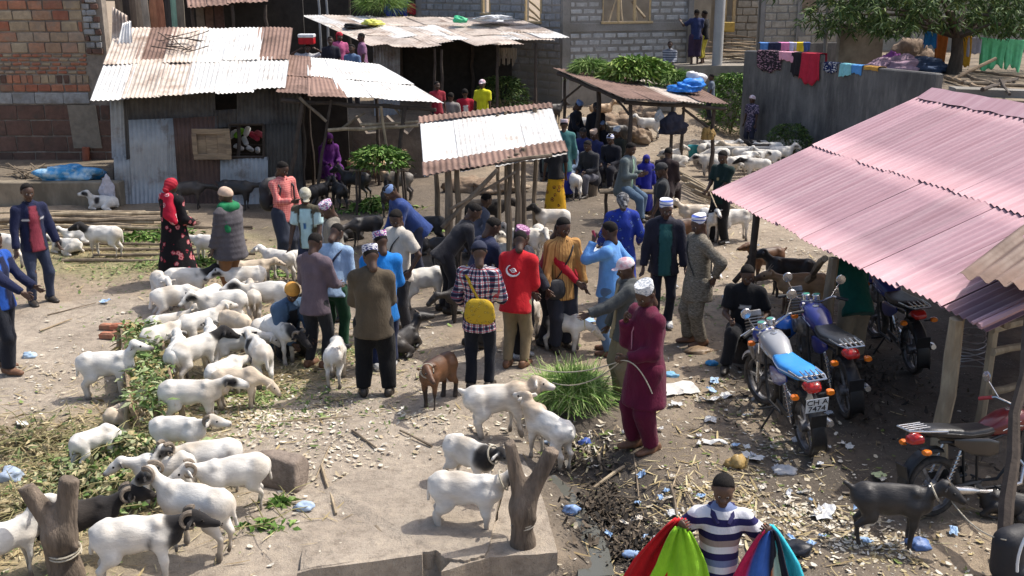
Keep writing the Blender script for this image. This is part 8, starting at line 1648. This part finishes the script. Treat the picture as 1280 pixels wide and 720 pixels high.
# bricks beside the trough
g = random.Random(3)
for i in range(9):
    p = gp(136+(i % 5)*13, 412+(i//5)*11); o = obj('brick', block_mesh(.22, .11, .09, M_RED, i % 4), None, p+Vector((0, 0, .04)), (0, 0, R(g.uniform(-14, 14)))); tag(o, 'loose brick in the row beside the sheep trough', 'brick', 'bricks beside the trough')
# ================================================================ rubbish, one thing each
BLU = (.10, .25, .55); PBL = (.40, .55, .72); WHT = (.62, .62, .60)
def paper(px, py, w_, d_, c, label, seed, rz=0, group=None, cat='paper'):
    g = np.random.default_rng(seed); n = 7; p = gp(px, py); vs = []
    for i in range(n):
        for j in range(n):
            x, y = (i/(n-1)-.5)*w_*(1+.1*g.normal()*(i in (0, n-1))), (j/(n-1)-.5)*d_*(1+.1*g.normal()*(j in (0, n-1))); xr, yr = x*math.cos(rz)-y*math.sin(rz), x*math.sin(rz)+y*math.cos(rz)
            vs.append((p.x+xr, p.y+yr, gz(p.x+xr, p.y+yr)+.028+.012*math.sin(x*30+seed)+.012*math.sin(y*25+seed*2)+.010*abs(g.normal())))
    m = MB(); m.add(vs, [(i*n+j, (i+1)*n+j, (i+1)*n+j+1, i*n+j+1) for i in range(n-1) for j in range(n-1)]); o = m.build('paper_scrap', c if not isinstance(c, tuple) else surf('paper_%02d%02d%02d' % tuple(int(q*99) for q in c), c, .7, .15, 12, .003, 30)); tag(o, label, cat, group); md = o.modifiers.new('t', 'SOLIDIFY'); md.thickness = .003
    return o
paper(848, 488, .46, .32, (.60, .58, .54), 'large pale cardboard sheet on the ground right of the maroon tunic', 1, .3, None, 'cardboard')
for i, (px, py, w_, d_, c, lab) in enumerate(((846, 508, .13, .08, WHT, 'white paper scrap below the cardboard sheet'), (890, 502, .16, .10, WHT, 'white paper scrap right of the cardboard sheet'), (893, 478, .12, .10, PBL, 'pale blue packet right of the cardboard sheet'), (889, 491, .11, .08, PBL, 'pale blue packet below the other one by the cardboard'), (888, 528, .13, .11, WHT, 'white paper scrap furthest below the cardboard'), (908, 497, .14, .12, WHT, 'white paper scrap left of the blue motorbike wheel'), (821, 680, .20, .15, (.66, .68, .70), 'white printed paper left of the boy with shirts'), (842, 645, .11, .10, WHT, 'white scrap just above the red football shirt'), (940, 574, .20, .14, WHT, 'white plastic scrap below the blue motorbike'), (893, 556, .26, .06, WHT, 'long white plastic strip left of the blue motorbike'), (536, 642, .17, .11, (.55, .66, .76), 'pale blue printed packet on the concrete slab'), (671, 639, .10, .06, WHT, 'white scrap at the edge of the slab by the stump'), (28, 533, .16, .10, WHT, 'white paper on the ground at the left edge'), (132, 379, .14, .09, PBL, 'pale blue scrap on the bare ground left of the flock'), (730, 404, .34, .16, (.30, .45, .68), 'blue plastic sheet on the ground beside the light blue shirt'), (1030, 644, .26, .16, (.6, .6, .6), 'clear plastic wrap on the litter left of the black goat'), (1098, 598, .12, .13, (.50, .55, .30), 'yellow and blue packet behind the black goat'), (960, 686, .14, .1, WHT, 'white scrap right of the boy with shirts'), (745, 228, .3, .14, (.35, .48, .66), 'pale blue scrap in the aisle by the bench shelter'), (738, 316, .4, .16, (.45, .52, .62), 'pale plastic sheet in the aisle left of the blue dress'), (893, 345, .35, .22, (.6, .62, .66), 'white rag on the ground behind the tunic man'))): paper(px, py, w_, d_, c, lab, 10+i, i*.7)
for i, (px, py, s_, c, lab) in enumerate(((36, 446, (.09, .06, .05), PBL, 'light blue plastic bag on the ground at the left'), (490, 484, (.055, .05, .045), (.12, .40, .62), 'small bright blue bag beside the brown blazer'), (381, 637, (.10, .06, .06), (.38, .48, .62), 'pale blue bag below the stone block'), (730, 557, (.08, .06, .06), (.05, .10, .35), 'dark blue bag in the muck near the maroon tunic'), (714, 641, (.09, .05, .05), (.22, .34, .58), 'blue water sachet in the drain beside the slab'), (793, 696, (.09, .06, .05), (.28, .40, .62), 'blue water sachet in the muck left of the boy'), (890, 456, (.08, .06, .05), (.05, .30, .60), 'blue cup crushed on the ground behind the cardboard'), (837, 471, (.10, .06, .05), (.18, .42, .62), 'blue plastic bag touching the cardboard sheet'), (785, 492, (.05, .04, .11), (.55, .62, .65), 'clear plastic bottle standing left of the maroon tunic'), (1148, 684, (.10, .08, .06), (.12, .20, .42), 'dark blue bag at the feet of the black goat'), (995, 688, (.16, .12, .06), (.012, .014, .02), 'black bag on the litter right of the boy'), (920, 584, (.10, .08, .08), (.40, .27, .10), 'ochre stone on the litter above the boy'), (15, 600, (.12, .09, .08), (.35, .42, .52), 'grey-blue bag at the left edge by the stalk heap'), (690, 555, (.09, .07, .05), (.35, .42, .50), 'grey plastic bag behind the forked stump'), (875, 440, (.22, .12, .05), (.25, .17, .10), 'brown cloth lump on the ground left of the seated man'), (980, 590, (.12, .1, .05), (.45, .45, .45), 'grey rag below the blue motorbike'))): crumple('litter_bag', gp(px, py)-Vector((0, 0, .01)), s_, c, lab, 'stone' if 'stone' in lab else 'bottle' if 'bottle' in lab else 'bag', .45, 120+i, res=3)
g = random.Random(40); SCR = [(.62, .62, .6), (.35, .5, .7), (.55, .56, .58), (.66, .6, .5)]
for i in range(70):
    px, py = [(g.gauss(900, 60), g.gauss(520, 40)), (g.gauss(960, 50), g.gauss(620, 45)), (g.gauss(1010, 50), g.gauss(560, 40)), (g.gauss(800, 40), g.gauss(640, 40)), (g.gauss(880, 40), g.gauss(360, 40)), (g.gauss(1100, 70), g.gauss(660, 30))][i % 6]
    paper(px, min(py, 715), g.uniform(.04, .11), g.uniform(.03, .08), SCR[i % 4], 'small scrap of paper or plastic trodden into the litter on the right', 300+i, g.uniform(0, 3), 'small litter scraps', 'scrap')
# twigs
for i, (a, b) in enumerate((((412, 560), (395, 600)), ((440, 540), (470, 562)), ((402, 585), (420, 645)), ((792, 570), (800, 640)), ((800, 650), (790, 700)), ((838, 610), (850, 660)), ((850, 585), (838, 618)), ((760, 622), (800, 625)), ((745, 565), (752, 590)), ((60, 395), (120, 380)), ((50, 415), (90, 400)), ((490, 690), (470, 660)), ((340, 530), (440, 522)), ((540, 560), (500, 540)), ((780, 585), (742, 612)), ((870, 640), (846, 600)), ((815, 690), (850, 668)))):
    A_, B_ = gp(*a)+Vector((0, 0, .02)), gp(*b)+Vector((0, 0, .02)); o = pole(None, A_, B_, .010+.004*(i % 3), [M_WOODP, M_WOOD][i % 2], 'twig', i, 5); tag(o, 'bare twig lying on the open ground', 'twig', 'twigs on the ground')
# ropes
def rope(a, b, sag, label, r_=.0065): a, b = Vector(a), Vector(b); pts = [a.lerp(b, t)-Vector((0, 0, sag*4*t*(1-t))) for t in np.linspace(0, 1, 13)]; pts = [Vector((q.x, q.y, max(q.z, gz(q.x, q.y)+.012))) for q in pts]; o = MB().tube(pts, r_, 5).build('rope', M_ROPE, None, True); tag(o, label, 'rope')
hM = held(P['maroon'], 1, (.06, 0, -.02)); rope(hM, gp(668, 512)+Vector((0, 0, .5)), .08, 'upper rope from the maroon tunic man to the shaggy goat'); rope(hM, gp(690, 525)+Vector((0, 0, .45)), .12, 'lower rope from the maroon tunic man to the goat at the stump'); rope(hM, hM+Vector((.30, -.12, -.30)), -.10, 'loose rope end dangling from the hand of the man in maroon')
BGp = BG.location; rope((BGp.x+.42, BGp.y, .52), gp(1248, 738)+Vector((0, 0, .45)), .10, 'rope tying the black goat to the post at the right edge'); rope(ST1+Vector((-.1, -.05, .28)), gp(612, 668)+Vector((.2, 0, .45)), .22, 'rope tying the nearest white sheep to the forked stump')
rope(held(P['whitecap'], 1, (.05, 0, 0)), gp(712, 440)+Vector((.2, 0, .35)), .06, 'pale rope from the white-capped man to the goat behind the grass')
# backpack leaning at the bottom right post
V, Q = field_mesh([cone((0, -.07, .15), (.01, -.07, .34), .12, .11, .08), cone((0, .07, .15), (.01, .07, .34), .12, .11, .08), cone((-.1, -.05, .13), (-.1, .05, .13), .08, .08, .03)], .02, lambda P: .006*wob(P, 3, 20)); p = gp(1262, 728); o = obj('backpack', np_mesh('backpack', V*1.1, Q, MATS['black_nylon']), None, p, (0, 0, R(120))); tag(o, 'black backpack with a white trim at the bottom right corner', 'backpack'); MB().tube([(-.17+.02, .14*math.cos(t)*1.3, .33+.20*math.sin(t)*1.3) for t in np.linspace(-.4, 3.5, 15)], .012, 5).build('trim', M_PLATE, o, True)
